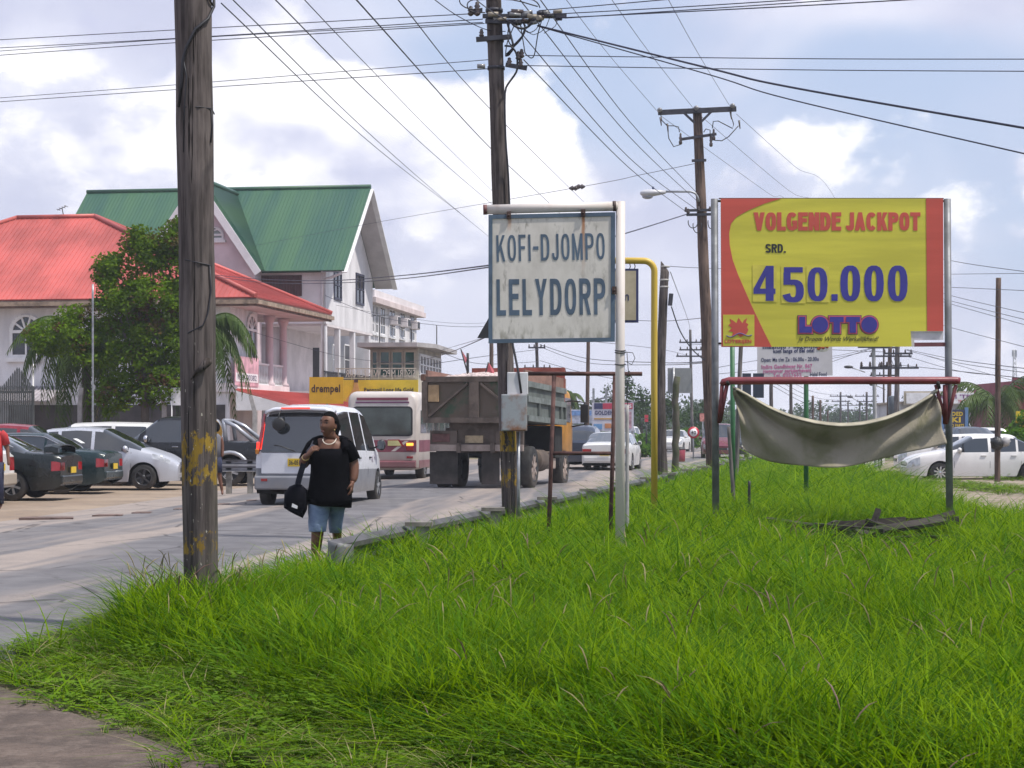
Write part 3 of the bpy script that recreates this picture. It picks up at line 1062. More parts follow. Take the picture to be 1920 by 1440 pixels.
# balcony at the side
bz1, bz0 = FA.ray(500, 722, 'x', .35).z, FA.ray(500, 738, 'x', .35).z
yb = FA.ray(543, 700, 'x', .35).y
sl = MB()
sl.box(-2.19, .35, -.12, yb, bz0, bz1)
sl.build('balcony_slab', wall_pale, A)
bm_ = MB()
bm_.box(-.28, .0, 3.78, yb - .1, FA.ray(500, 588, 'x', 0).z, wz - .004)
bm_.build('balcony_beam', wall_pale, A)
for px in (505, 531):
    q = FA.ray(px, 650, 'x', -.14)
    zt = FA.ray(500, 588, 'x', 0).z
    c = MB()
    c.lathe([(.24, bz1), (.24, bz1 + .12), (.17, bz1 + .18), (.16, zt - .35), (.2, zt - .3), (.25, zt - .16), (.25, zt - .003)], (-.14, q.y, 0), n=16)
    c.build('column', wall_pink, A)
for ya, yb_ in ((3.85, FA.ray(505, 650, 'x', -.14).y - .2), (FA.ray(505, 650, 'x', -.14).y + .2, FA.ray(531, 650, 'x', -.14).y - .2), (FA.ray(531, 650, 'x', -.14).y + .2, yb - .1)):
    if yb_ - ya < .15:
        continue
    zr = FA.ray(515, 684, 'x', -.14).z
    ra = MB()
    ra.box(-.2, -.08, ya, yb_, zr - .08, zr)
    ra.box(-.19, -.09, ya, yb_, bz1, bz1 + .08)
    rail = ra.build('balustrade', trim_white, A)
    n = max(2, int((yb_ - ya) / .22))
    for i in range(n):
        yy = ya + (i + .5) * (yb_ - ya) / n
        bl = MB()
        bl.lathe([(.03, bz1 + .082), (.055, bz1 + .25), (.03, bz1 + .45), (.045, zr - .085)], (-.14, yy, 0), n=8)
        bl.build('baluster', trim_white, rail)
# arched windows
for px0, px1 in ((22, 78),):
    a, b = FA.ray(px0, 668, 'y', 0), FA.ray(px1, 592, 'y', 0)
    window(A, 'y', 0, a.x, b.x, a.z, b.z, trim_white, pane_dark, 2, 1, .12, True, .09, label='arched window with radial bars beside the palm')
window(A, 'y', 0, -17.6, -16.2, FA.ray(22, 668, 'y', 0).z, FA.ray(22, 592, 'y', 0).z, trim_white, pane_dark, 2, 1, .12, True, .09)
a, b = FA.ray(462, 672, 'x', 0), FA.ray(479, 592, 'x', 0)
window(A, 'x', 0, a.y, b.y, a.z, b.z, trim_white, pane_dark, 2, 1, .1, True, .07, label='tall arched window beside the balcony columns')
# signs painted on and fixed to the front wall
sp0, sp1 = FA.ray(82, 716, 'y', 0), FA.ray(150, 650, 'y', 0)
bd = MB()
bd.box(sp0.x - .1, sp1.x, -.05, -.004, sp0.z - .05, sp1.z)
shop = bd.build('wall_sign', mat('sign_white', (.62, .62, .66), .6), A)
text('Tel:03', shop, FA.ray(83, 0, 'y', 0).x, FA.ray(83, 703, 'y', 0).z, 30 / 46, 14 / 46, -.055, ink_black, world=False, bold=.02)
ar = MB()
ar.prism([(FA.ray(101, 0, 'y', 0).x, FA.ray(0, 688, 'y', 0).z), (FA.ray(112, 0, 'y', 0).x, FA.ray(0, 688, 'y', 0).z), (FA.ray(122, 0, 'y', 0).x, FA.ray(0, 676, 'y', 0).z),
          (FA.ray(112, 0, 'y', 0).x, FA.ray(0, 676, 'y', 0).z)], -.062, -.052)
ar.build('arrow', ink_navy, shop)
st = MB()
st.prism([(FA.ray(105, 0, 'y', 0).x, FA.ray(0, 668, 'y', 0).z), (FA.ray(150, 0, 'y', 0).x, FA.ray(0, 655, 'y', 0).z), (FA.ray(150, 0, 'y', 0).x, FA.ray(0, 650, 'y', 0).z),
          (FA.ray(105, 0, 'y', 0).x, FA.ray(0, 662, 'y', 0).z)], -.062, -.052)
st.build('stripe', ink_red, shop)
sp0, sp1 = FA.ray(440, 722, 'x', .36), FA.ray(484, 672, 'x', .36)
bn = MB()
bn.box(.355, .38, sp0.y, sp1.y, sp0.z, sp1.z)
ban = bn.build('banner', mat('banner_pink', (.62, .36, .42), .7, .3, 2), A)
TB = MB()
TB.box(.382, .392, sp0.y + .1, sp1.y - .1, sp0.z + .15, sp0.z + .5)
TB.build('banner_strip', ink_white, ban)
tx = text('1684-00382', None, 0, 0, (sp1.y - sp0.y) * .8, .22, 0, ink_navy, world=False)
tx.parent = ban
tx.rotation_euler = (0, 0, R(90))
tx.location = (.395, sp0.y + .3, sp0.z + .22)
# ground-floor lean-to with red sheets
lt = MB()
ribbed(lt, (2.9, -.4, 2.35), (2.9, 13.5, 2.35), (.36, -.4, 3.05), (.36, 13.5, 3.05), 0.33)
lt.build('lean_to_roof', roof_red, A)
lt = MB()
lt.prism([(.4, 2.2), (2.88, 2.2), (2.88, 2.3), (.4, 2.96)], -.5, -.42)
lt.box(2.8, 2.88, -.41, 13.5, 2.14, 2.28)
lt.build('lean_to_fascia', trim_white, A)
for yy in (0, 3.3, 6.6, 9.9, 13.2):
    pl = MB()
    pl.box(2.55, 2.72, yy, yy + .17, 0, 2.2)
    pl.build('post', wall_white, A)
hedge_z = MB()
hedge_z.box(x0 + 1.2, -.05, -3.0, -2.85, 0, 1.25)
yw = hedge_z.build('yard_wall', wall_white, None)
yw.matrix_basis = A.matrix_basis
tag(yw, 'low white yard wall in front of the red roofed house', 'wall')
# corrugated awning at the far side of the front
aw = MB()
q = FA.ray(85, 735, 'y', -1.2)
ribbed(aw, (q.x - 2.2, -1.6, q.z - .35), (q.x + .3, -1.6, q.z - .35), (q.x - 2.2, -.02, q.z + .25), (q.x + .3, -.02, q.z + .25), .18)
aw.build('awning', mat('awning_grey', (.34, .31, .33), .7, .3, 1), A)
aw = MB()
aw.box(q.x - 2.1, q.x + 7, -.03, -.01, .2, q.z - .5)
aw.build('shop_shade_sheet', mat('shop_shadow', (.06, .05, .05), .8, .4, 1), A)  # dark sheet on the wall, its colour stands in for ground-floor shade
# roof aerial
ae = thing('roof_aerial', 'thin television aerial on the red hipped roof ridge', 'aerial', FA.M @ Vector((FA.ray(120, 407, 'y', 5.1).x, 5.1, rp.z)))
mb = MB()
mb.tube([(0, 0, 0), (-.09, 0, .42)], .022, 6)
mb.build('mast', metal_dark, ae)
mb = MB()
mb.tube([(-.28, 0, .32), (.1, 0, .5)], .016, 5)
for t in (-.26, -.15, -.04, .07):
    mb.tube([(t, -.25, .33 + (t + .28) * .47), (t + .04, .25, .33 + (t + .28) * .47)], .012, 4)
mb.build('rods', metal_dark, ae)

# ---- green-roofed house ----------------------------------------------------
rzB = -atan2(1.8, 11.7)
B_loc = Vector((X(645, 95), 95, 0))
FB = Frame(B_loc, rzB)
B = thing('green_roof_house', 'tall pink and white house with steep green ribbed roof and white gable', 'house', B_loc, rzB)
ez = Z(506, 95)
yr, yw_ = 11.84, 5.92
ap = FB.ray(697, 351, 'y', yw_)
lf = FB.ray(163, 356, 'y', yw_)
rf = MB()
ribbed(rf, (lf.x, 0, ez), (0, 0, ez), (lf.x, yw_, ap.z), (0, yw_, ap.z), 0.19, .03, .022)
ribbed(rf, (0, yr, ez), (lf.x, yr, ez), (0, yw_, ap.z), (lf.x, yw_, ap.z), 0.28)
# front cross gable
gy = -1.15
ga = FB.ray(370, 334, 'y', gy)
g1 = FB.ray(484, 504, 'y', gy)
hw = g1.x - ga.x
dz_ = ga.z - g1.z
yj = yw_ * (ga.z - ez) / (ap.z - ez)
ribbed(rf, (ga.x + hw, gy, g1.z), (ga.x + hw, .02, g1.z), (ga.x, gy, ga.z), (ga.x, yj, ga.z), 0.19, .03, .022)
ribbed(rf, (ga.x - hw, .02, g1.z), (ga.x - hw, gy, g1.z), (ga.x, yj, ga.z), (ga.x, gy, ga.z), 0.28)
# valley triangles closing the cross roof onto the main slope
rf.add([(ga.x + hw, .02, g1.z), (ga.x, yj, ga.z), (ga.x, .02, ga.z)], [(0, 1, 2)])
roofB = rf.build('roof', roof_green, B)
rc = MB()
rc.tube([(lf.x, yw_, ap.z + .04), (0, yw_, ap.z + .04)], .12, 6)
rc.tube([(ga.x, gy, ga.z + .04), (ga.x, yj, ga.z + .04)], .12, 6)
rc.build('ridge_cap', roof_green, roofB)
for a, b, w_, h_, u_ in (((.02, 0, ez - .12), (.02, yw_, ap.z - .12), .06, .26, (1, 0, 0)), ((.02, yr, ez - .12), (.02, yw_, ap.z - .12), .06, .26, (1, 0, 0)),
                         ((ga.x + hw, gy - .02, g1.z - .22), (ga.x, gy - .02, ga.z - .22), .36, .06, (0, 1, 0)), ((ga.x - hw, gy - .02, g1.z - .22), (ga.x, gy - .02, ga.z - .22), .36, .06, (0, 1, 0))):
    bb = MB()
    bb.beam(a, b, w_, h_, up=u_)
    bb.build('bargeboard', trim_white, B)
ov = -1.1
sf = MB()                                   # sloping soffit under the gable overhang
sf.add([(ov, .05, ez - .10), (-.02, .05, ez - .10), (-.02, yw_, ap.z - .12), (ov, yw_, ap.z - .12)], [(0, 1, 2, 3)])
sf.add([(ov, yr - .05, ez - .10), (-.02, yr - .05, ez - .10), (-.02, yw_, ap.z - .12), (ov, yw_, ap.z - .12)], [(3, 2, 1, 0)])
sf.build('soffit', soffit, B)
gz = FB.ray(650, 615, 'x', ov).z             # underside of the upper wall over the colonnade
fy, ry = .7, yr - .7
wl = MB()
wl.T = Matrix(((0, 1, 0, 0), (1, 0, 0, 0), (0, 0, 1, 0), (0, 0, 0, 1)))   # prism profile runs along y, depth along x
wl.prism([(fy, gz), (fy, ez + .35), (yw_, ap.z - .2), (ry, ez + .35), (ry, gz)], ov - .25, ov)
wl.build('gable_wall', wall_white, B)
wl = MB()
wl.box(ga.x + .2, ov - .26, fy, fy + .2, gz, ez - .05)
wl.box(lf.x + 1, ga.x, fy, fy + .2, 0, ez - .05)
wl.box(lf.x + 1, ov - 2.6, ry, ry + .2, 0, ez - .05)
wl.box(ov - 2.8, ov - 2.6, 1.6, ry, 0, gz - .005)
wl.box(ga.x + .2, ov - 2.61, 1.6, 1.8, 0, gz - .005)
wl.box(ga.x + .2, ov, fy + .205, ry, gz - .12, gz - .006)
wl.build('wall', wall_pale, B)
gw = MB()
gw.prism([(ga.x - hw + .35, 0), (ga.x + hw - .35, 0), (ga.x + hw - .35, g1.z), (ga.x, ga.z - .5), (ga.x - hw + .35, g1.z)], gy + .55, fy - .01)
gw.build('front_gable_wall', wall_pink, B)
# windows of the gable
for (pa, ya_, pb, yb_) in ((626, 512, 639, 559), (667, 518, 681, 568)):
    a, b = FB.ray(pa, yb_, 'x', ov), FB.ray(pb, ya_, 'x', ov)
    window(B, 'x', ov, a.y, b.y, a.z, b.z, dark_frame, pane_dark, 2, 2, .12, out=.06, sill=False)
a, b = FB.ray(491, 556, 'y', fy), FB.ray(566, 516, 'y', fy)
sh = MB()
sh.box(a.x, b.x, fy - .06, fy - .003, a.z, b.z)
sho = sh.build('shutter', shutter, B)
n = 14
for i in range(n):
    sl = MB()
    xx = a.x + (b.x - a.x) * i / n
    sl.box(xx + .02, xx + (b.x - a.x) / n - .02, fy - .085, fy - .062, a.z + .04, b.z - .04)
    sl.build('slat', shutter, sho)
# fanlight in the pink gable
a = FB.ray(400, 448, 'y', gy + .55)
b = FB.ray(418, 422, 'y', gy + .55)
window(B, 'y', gy + .55, 2 * ga.x - b.x, b.x, a.z, b.z, trim_white, mat('fan_pane', (.20, .23, .22), .2), 1, 1, .1, True, .06)
# colonnade under the gable
for px in (612, 637, 665, 693):
    q = FB.ray(px, 650, 'x', ov - .02)
    c = MB()
    c.box(ov - .27, ov - .02, q.y - .16, q.y + .16, 0, gz - .13)
    c.build('column', wall_white, B)
fz = FB.ray(650, 736, 'x', ov).z
c = MB()
c.box(ov - 2.59, ov + .3, .4, ry + .3, fz - .3, fz)
c.build('terrace_slab', wall_pale, B)
for px in (628, 650, 673):
    a = FB.ray(px - 5, 702, 'x', ov - 2.6)
    b = FB.ray(px + 5, 648, 'x', ov - 2.6)
    window(B, 'x', ov - 2.6, a.y, b.y, a.z, b.z, trim_white, pane_dark, 1, 2, .08, sill=False)
a, b = FB.ray(587, 712, 'y', 1.6), FB.ray(599, 652, 'y', 1.6)
dr = MB()
dr.box(a.x, b.x, 1.53, 1.597, fz, b.z)
dr.build('door', mat('door_iron', (.03, .03, .035), .5), B)
dp_ = MB()
q = FB.ray(605, 600, 'y', fy - .12)
dp_.tube([(q.x, fy - .1, 0), (q.x, fy - .1, FB.ray(605, 524, 'y', fy).z), (q.x + .4, fy - .1, FB.ray(605, 521, 'y', fy).z), (-.15, .1, ez - .15)], .07, 8)
dp_.build('drainpipe', wall_pale, B)
rl_ = MB()
for yy in np.arange(.6, ry, .16):
    rl_.box(ov - .03, ov + .0, yy, yy + .02, fz, fz + .95)
rl_.box(ov - .06, ov + .02, .5, ry, fz + .95, fz + 1.0)
rl_.build('terrace_railing', metal_dark, B)

# ---- white three-storey block behind ------------------------------------------
rzC = -atan2(2.06, 15)
C_loc = Vector((X(690, 112), 112, 0))
FC = Frame(C_loc, rzC)
Cb = thing('white_block', 'white three storey building with flat roof and air conditioners behind the green roofed house', 'building', C_loc, rzC)
ye = FC.ray(781, 600, 'x', 0).y
zt = FC.ray(740, 583, 'x', 0).z
mb = MB()
mb.box(-12, 0, 0, ye, 0, zt)
mb.build('wall', wall_white, Cb)
mb = MB()
mb.box(-12.5, .55, -.4, ye + .45, zt + .003, zt + .32)
mb.build('roof', mat('coping_pink', (.62, .52, .51), .8, .15, 1), Cb)
mb = MB()
mb.box(-12.4, .45, -.3, ye + .35, zt + .325, zt + .75)
mb.build('parapet', wall_pale, Cb)
for pa, pb, ya_, yb_, ac in ((696, 700, 573, 622, 0), (703, 708, 575, 624, 0), (712, 721, 578, 626, 0), (729, 740, 583, 629, 1), (749, 758, 588, 632, 1), (767, 776, 592, 637, 1)):
    a, b = FC.ray(pa, yb_, 'x', 0), FC.ray(pb, ya_, 'x', 0)
    window(Cb, 'x', 0, a.y, b.y, a.z, b.z, trim_white, pane_dark, 2, 3, .09, sill=True)
    if ac:
        m_ = (a.y + b.y) / 2
        u = MB()
        u.box(.06, .55, m_ - .9, m_ + .1, (a.z + b.z) / 2 - .15, (a.z + b.z) / 2 + .4)
        aco = u.build('air_conditioner', wall_pale, Cb, bevel=.03)
        u = MB()
        u.box(.552, .57, m_ - .8, m_, (a.z + b.z) / 2 - .08, (a.z + b.z) / 2 + .33)
        u.build('grille', metal_dark, aco)
for yy in range(4):
    window(Cb, 'x', 0, 1.2 + yy * 3.3, 2.6 + yy * 3.3, 1.0, 3.2, trim_white, pane_dark, 2, 3, .09)

# ---- tan shop building with green glazing -------------------------------------
D_loc = Vector((X(782, 88), 88, 0))
rzD = -.10
FD = Frame(D_loc, rzD)
Db = thing('tan_shop_building', 'tan flat roofed shop with green glass upstairs and lettered balcony rail', 'shop', D_loc, rzD)
q1 = FD.ray(826, 660, 'x', 0.0)
zr_ = FD.ray(740, 652, 'y', 0).z
cx = 0.0
ypos = q1.y
mb = MB()
mb.box(-2.2, 0, .25, ypos + .2, 0, zr_)
mb.build('wall', wall_tan, Db)
mb = MB()
mb.add([(-2.6, -1.0, zr_ + .004), (.15, -1.0, zr_ + .004), (cx + .75, .9, zr_ + .004), (cx + .75, ypos + .6, zr_ + .004), (-2.6, ypos + .6, zr_ + .004),
        (-2.6, -1.0, zr_ + .2), (.15, -1.0, zr_ + .2), (cx + .75, .9, zr_ + .2), (cx + .75, ypos + .6, zr_ + .2), (-2.6, ypos + .6, zr_ + .2)],
       [(4, 3, 2, 1, 0), (5, 6, 7, 8, 9), (0, 1, 6, 5), (1, 2, 7, 6), (2, 3, 8, 7), (3, 4, 9, 8)])
mb.build('roof', mat('roof_concrete', (.36, .34, .34), .9, .25, 1), Db)
fzD = FD.ray(740, 713, 'y', 0).z
for pa, pb in ((697, 709), (712, 732), (734, 756), (758, 779)):
    a, b = FD.ray(pa, 706, 'y', .25), FD.ray(pb, 658, 'y', .25)
    window(Db, 'y', .25, a.x, b.x, a.z, b.z, wall_tan, pane_green, 1, 2, .12, sill=False, out=.08)
n = 7
for i in range(n):
    ya_ = .6 + i * (ypos - .7) / n
    window(Db, 'x', cx, ya_, ya_ + (ypos - .7) / n - .12, fzD + .3, zr_ - .3, trim_white, pane_dark, 1, 2, .12, sill=False, out=.07)
mb = MB()
mb.box(-3.6, 0.1, -.95, .245, fzD - .25, fzD)
mb.build('balcony_slab', wall_tan, Db)
zrr = FD.ray(740, 690, 'y', -.9).z
mb = MB()
mb.box(-3.6, .1, -.93, -.88, zrr - .05, zrr)
mb.box(-3.6, .1, -.93, -.88, fzD + .05, fzD + .09)
for xx in np.arange(-3.5, .1, .62):
    mb.box(xx, xx + .03, -.92, -.89, fzD + .002, zrr - .002)
rail = mb.build('balcony_railing', mat('rail_cream', (.5, .46, .38), .6, .2, 3), Db)
text('SISCRI MPG WINPLINAR', rail, FD.ray(648, 700, 'y', -.9).x, fzD + .12, FD.ray(779, 700, 'y', -.9).x - FD.ray(648, 700, 'y', -.9).x, zrr - fzD - .2, -.94,
     mat('rail_letters', (.55, .52, .46), .5), world=False, bold=.0, flip=True)
mb = MB()
mb.box(-3.7, .2, -1.05, -.96, fzD - 2.3, fzD - .005)
ad = mb.build('advert_board', mat('advert_yellow', (.66, .50, .03), .6, .15, 1.2), Db)
a, b = FD.ray(683, 737, 'y', -1.05), FD.ray(775, 728, 'y', -1.05)
text('Pennzoil Long life Gold', ad, a.x, a.z, b.x - a.x, (b.z - a.z) * 1.15, -1.056, ink_black, world=False, bold=.03)
bt = MB()
q = FD.ray(662, 735, 'y', -1.05)
bt.prism([(q.x - .32, q.z - .9), (q.x + .4, q.z - .9), (q.x + .4, q.z - .1), (q.x + .28, q.z + .12), (q.x + .22, q.z + .42), (q.x + .06, q.z + .42), (q.x + .02, q.z + .16), (q.x - .32, q.z - .35)], -1.07, -1.052)
bot = bt.build('bottle_picture', mat('bottle_gold', (.55, .33, .10), .6), ad)
bt = MB()
bt.prism([(q.x + .05, q.z + .43), (q.x + .23, q.z + .43), (q.x + .23, q.z + .58), (q.x + .05, q.z + .58)], -1.07, -1.052)
bt.build('bottle_cap', mat('cap_brown', (.08, .04, .03), .6), bot)
for dx, h in ((-4.2, 1.4), (-2.7, 1.0), (-1.5, .9)):
    mb = MB()
    mb.tube([(0, 0, 0), (0, 0, h)], .025, 5)
    if h > 1.2:
        mb.tube([(-.4, 0, h - .05), (.4, 0, h)], .015, 4)
    am = mb.build('roof_aerial', metal_dark)
    am.location = FD.M @ Vector((dx + 2.2, 1.5, zr_ + .2))
    tag(am, {1.4: 'thin roof aerial with a cross rod on the tan shop roof', 1.0: 'middle bare rod aerial on the tan shop roof', .9: 'shortest bare rod aerial near the corner of the tan shop roof'}[h], 'aerial')

# ================================================================ VEHICLES
rubber = mat('tyre_rubber', (0.022, 0.021, 0.021), 0.85, 0.3, 8, dust=((.18, .15, .12), -.4, .1, .35))
rim_silver = mat('rim_silver', (0.42, 0.42, 0.44), 0.35, 0.2, 6, metal=.6)
rim_dark = mat('rim_dark', (0.06, 0.06, 0.065), 0.4, 0.2, 6, metal=.4)
under_black = mat('underbody_black', (0.012, 0.012, 0.012), 0.9)
car_glass = mat('car_glass', (0.016, 0.019, 0.023), 0.04, .1, 2, spec=1.0, coat=.8)
car_glass_lit = mat('car_glass_sky_sheen', (0.07, 0.08, 0.095), 0.05, .1, 2, spec=1.0, coat=.8)  # paler copy of the glass, sky reflection put into the base colour
lamp_red = mat('lamp_red', (0.28, 0.010, 0.015), 0.15, 0.15, 8, coat=.6)
lamp_red_on = mat('lamp_red_lit', (0.5, 0.02, 0.02), 0.2, 0.1, 8, emit=((1.0, .05, .03), 1.6))
lamp_amber = mat('lamp_amber', (0.6, 0.22, 0.03), 0.2, 0.1, 8)
lamp_amber_on = mat('lamp_amber_lit', (0.6, 0.22, 0.03), 0.2, 0.1, 8, emit=((1.0, .42, .05), 1.8))
lamp_clear = mat('lamp_clear', (0.50, 0.51, 0.53), 0.08, 0.3, 12, metal=.3, coat=.8)
plate_yellow = mat('plate_yellow', (0.62, 0.42, 0.02), 0.5, 0.1, 4)
plate_white = mat('plate_white', (0.7, 0.7, 0.68), 0.5, 0.1, 4)
black_trim = mat('black_trim', (0.02, 0.02, 0.022), 0.5, 0.2, 5)
chrome = mat('chrome', (0.6, 0.6, 0.62), 0.15, 0.1, 5, metal=.9)
DUST = (0.26, 0.215, 0.18)


def paint(name, col, dusty=.35, rough=.28, metal=0.0):
    return mat('paint_' + name, col, rough, 0.08, 1.2, spec=.4, coat=.3, metal=metal, dust=(DUST, .25, .75, dusty))


def wheel(root, x, y, r, w_, side, rimm=None, spokes=5):
    mb = MB()
    hw = w_ / 2
    mb.lathe([(r * .62, -hw), (r * .9, -hw), (r * .985, -hw * .75), (r, -hw * .3), (r, hw * .3), (r * .985, hw * .75), (r * .9, hw), (r * .62, hw)], (0, 0, 0), 'x', 24, cap=False)
    o = mb.build('wheel', rubber, root)
    o.location = (x, y, r)
    rb = MB()
    sgn = 1 if side > 0 else -1
    rb.lathe([(r * .63, 0), (r * .66, sgn * hw * 1.03), (r * .60, sgn * hw * .98), (r * .56, sgn * hw * .45), (r * .1, sgn * hw * .5)][::sgn], (0, 0, 0), 'x', 24, 0)
    for i in range(spokes):
        a = 2 * pi * i / spokes + .3
        c = Vector((sgn * hw * .8, cos(a) * r * .36, sin(a) * r * .36))
        rb.cbox(c, (hw * .35, r * .15, r * .52), (a - pi / 2, 0, 0), 1)
    rb.lathe([(r * .17, 0), (r * .17, sgn * hw * .98), (r * .08, sgn * hw * 1.05)][::sgn], (0, 0, 0), 'x', 12, 1)
    rb.build('rim', [rim_dark, rimm or rim_silver], o)
    return o


def loft_vehicle(root, sp, mats):
    """body shell lofted from station rings; faces sorted into named parts"""
    L = sp['L']
    ys = set(np.round(np.arange(0, L + .001, sp.get('step', .06)), 3))
    for k in ('ws', 'rw'):
        if k in sp:
            ys |= {round(q, 3) for q in sp[k]}
    for a, b in sp.get('win', []):
        ys |= {round(a, 3), round(b, 3)}
    ys |= {0.0, 0.02, round(L - .02, 3), round(L, 3)}
    ys = sorted(ys)
    rings = []
    tum = sp.get('tumble', .28)
    for y in ys:
        b, t = smooth_tab(sp['belt'], y), max(smooth_tab(sp['belt'], y) + .025, smooth_tab(sp['top'], y, sp.get('sm', .05)))
        wd, zb = smooth_tab(sp['wid'], y), smooth_tab(sp['bot'], y)
        cab = t - b
        ar = 0
        for yc in sp['wheels']:
            if abs(y - yc) < sp['arch']:
                ar = max(ar, sp['wr'] + sqrt(sp['arch'] ** 2 - (y - yc) ** 2))
        wt = wd * .95 - tum * max(0, cab)
        q = min(1, cab / .25)
        zm = lambda f_: max(ar, zb + f_ * (b - zb))
        pts_ = [(0, sp.get('under', .2)), (wd * .80, max(zb, sp.get('under', .2)) if not ar else ar), (wd * .985, max(ar, zb)), (wd * .997, zm(.22)), (wd, zm(.55)),
                (wd * .99, zm(.85)), (wd * .955, b),
                (wd * .95 + (wt - wd * .95) * .9, b + cab * (.86 if q >= 1 else .45)), (wt - .05 * q - .10 * (1 - q), b + cab * .965), (wt * .55, t + .012), (0, t + .02)]
        rings.append((y - L / 2, pts_))
    NP = 11
    parts = {}

    def put(nm, quad, sm=True):
        parts.setdefault(nm, MB()).add(quad, [tuple(range(len(quad)))], 0, sm)

    cls = sp.get('cls')
    for i in range(len(rings) - 1):
        ym = (ys[i] + ys[i + 1]) / 2
        for k in range(NP - 1):
            nm = 'body'
            if k <= 1:
                nm = 'underbody'
            if k == 6 and any(a <= ym <= b for a, b in sp.get('win', [])):
                nm = 'side_window'
            if k >= 7 + sp.get('pill', 0) and 'ws' in sp and sp['ws'][0] < ym < sp['ws'][1]:
                nm = 'windshield'
            if k >= 7 + sp.get('pill', 0) and 'rw' in sp and sp['rw'][0] < ym < sp['rw'][1]:
                nm = 'rear_window'
            for side in (1, -1):
                n2 = nm
                if cls:
                    n2 = cls(k, ym, side) or nm
                (y0, a), (y1, b) = rings[i], rings[i + 1]
                qd = [(side * a[k][0], y0, a[k][1]), (side * b[k][0], y1, b[k][1]), (side * b[k + 1][0], y1, b[k + 1][1]), (side * a[k + 1][0], y0, a[k + 1][1])]
                if side > 0:
                    qd = qd[::-1]
                key = n2 if n2 in ('body', 'underbody', 'windshield', 'rear_window') or n2.startswith('~') else n2 + ('|R' if side > 0 else '|L')
                if n2 == 'side_window':
                    key = 'side_window|%d%s' % ([j for j, (p0, p1) in enumerate(sp['win']) if p0 <= ym <= p1][0], side)
                put(key, qd)
    fr = [-1, -.62, -.22, .22, .62, 1]
    for end, (y, pt), ccls in ((0, rings[0], sp.get('rear', {})), (1, rings[-1], sp.get('front', {}))):
        for k in range(1, NP - 1):
            for c in range(5):
                qd = []
                for kk, f_ in ((k, fr[c]), (k, fr[c + 1]), (k + 1, fr[c + 1]), (k + 1, fr[c])):
                    qd.append((pt[kk][0] * f_, y, pt[kk][1]))
                if end:
                    qd = qd[::-1]
                nm = ccls.get((k, c)) or ccls.get((k, None)) or 'body'
                put(nm if nm in ('body', 'underbody') or nm.startswith('~') else nm + ('|R' if c > 2 else '|L' if c < 2 else '|C'), qd, False)
    out = {}
    for nm, mb in parts.items():
        base = nm.strip('~').split('|')[0]
        # weld shared edges so the shading is continuous
        key, vv, ff = {}, [], []
        for f_ in mb.f:
            fn = []
            for vi in f_:
                q = tuple(round(c_, 4) for c_ in mb.v[vi])
                if q not in key:
                    key[q] = len(vv)
                    vv.append(q)
                if key[q] not in fn:
                    fn.append(key[q])
            if len(fn) > 2:
                ff.append(tuple(fn))
        m2 = MB()
        m2.add(vv, ff, 0, True)
        o = m2.build(base, mats.get(base, mats['body']), root)
        out[nm] = o
        if base == 'body':
            ed = o.modifiers.new('edges', 'EDGE_SPLIT')
            ed.split_angle = R(32)
    return out


def mirror(root, side, x, y, z, m_, sz=(.16, .10, .13)):
    mb = MB()
    mb.ball((0, 0, 0), sz[0] / 2, sz[1] / 2 + .02, sz[2] / 2 + .015, 12, 8)
    mb.beam((-side * sz[0] * .3, .01, -.03), (-side * sz[0] * .95, .06, -.06), .04, .03)
    o = mb.build('mirror', m_, root)
    o.location = (x + side * sz[0] * .5, y, z)
    mb = MB()
    mb.cbox((0, -sz[1] / 2 - .022, 0), (sz[0] * .75, .008, sz[2] * .78))
    mb.build('mirror_glass', car_glass_lit, o)


def plate(root, y, z, s_, m_=plate_yellow, ink=ink_black, w_=.34, h_=.16, back=True):
    mb = MB()
    mb.box(-w_ / 2, w_ / 2, -.008, .008, 0, h_)
    o = mb.build('number_plate', m_, root)
    o.location = (0, y, z)
    if not back:
        o.rotation_euler = (0, 0, pi)
    if s_:
        text(s_, o, -w_ * .42, h_ * .2, w_ * .84, h_ * .6, -.01, ink, world=False, bold=.02, depth=.003)
    return o


def box_part(root, name, m_, x0, x1, y0, y1, z0, z1, bevel=.01):
    mb = MB()
    mb.box(x0, x1, y0, y1, z0, z1)
    return mb.build(name, m_, root, bevel=bevel)


def seams(root, sp, yl, z0, z1):
    for y in yl:
        for s_ in (1, -1):
            w_ = smooth_tab(sp['wid'], y)
            mb = MB()
            b = smooth_tab(sp['belt'], y)
            mb.tube([(s_ * (w_ * .984), y - sp['L'] / 2, z0), (s_ * (w_ * 1.0005), y - sp['L'] / 2, (z0 + b) / 2), (s_ * (w_ * .958), y - sp['L'] / 2, b)], .006, 4)
            mb.build('door_seam', black_trim, root)


def handles(root, sp, yl, z, m_):
    for y in yl:
        for s_ in (1, -1):
            w_ = smooth_tab(sp['wid'], y)
            box_part(root, 'door_handle', m_, min(s_ * w_ * .975, s_ * (w_ + .015)), max(s_ * w_ * .975, s_ * (w_ + .015)), y - sp['L'] / 2 - .08, y - sp['L'] / 2 + .08, z, z + .03, .005)


def place(root, rearx, d, heading, L):
    """put a vehicle so that the middle of its rear bumper stands at (rearx, d) and it points along heading (degrees from +Y towards +X)"""
    h = R(heading)
    fwd = Vector((sin(h), cos(h), 0))
    root.location = Vector((rearx, d, 0)) + fwd * L / 2
    root.rotation_euler = (0, 0, -h)


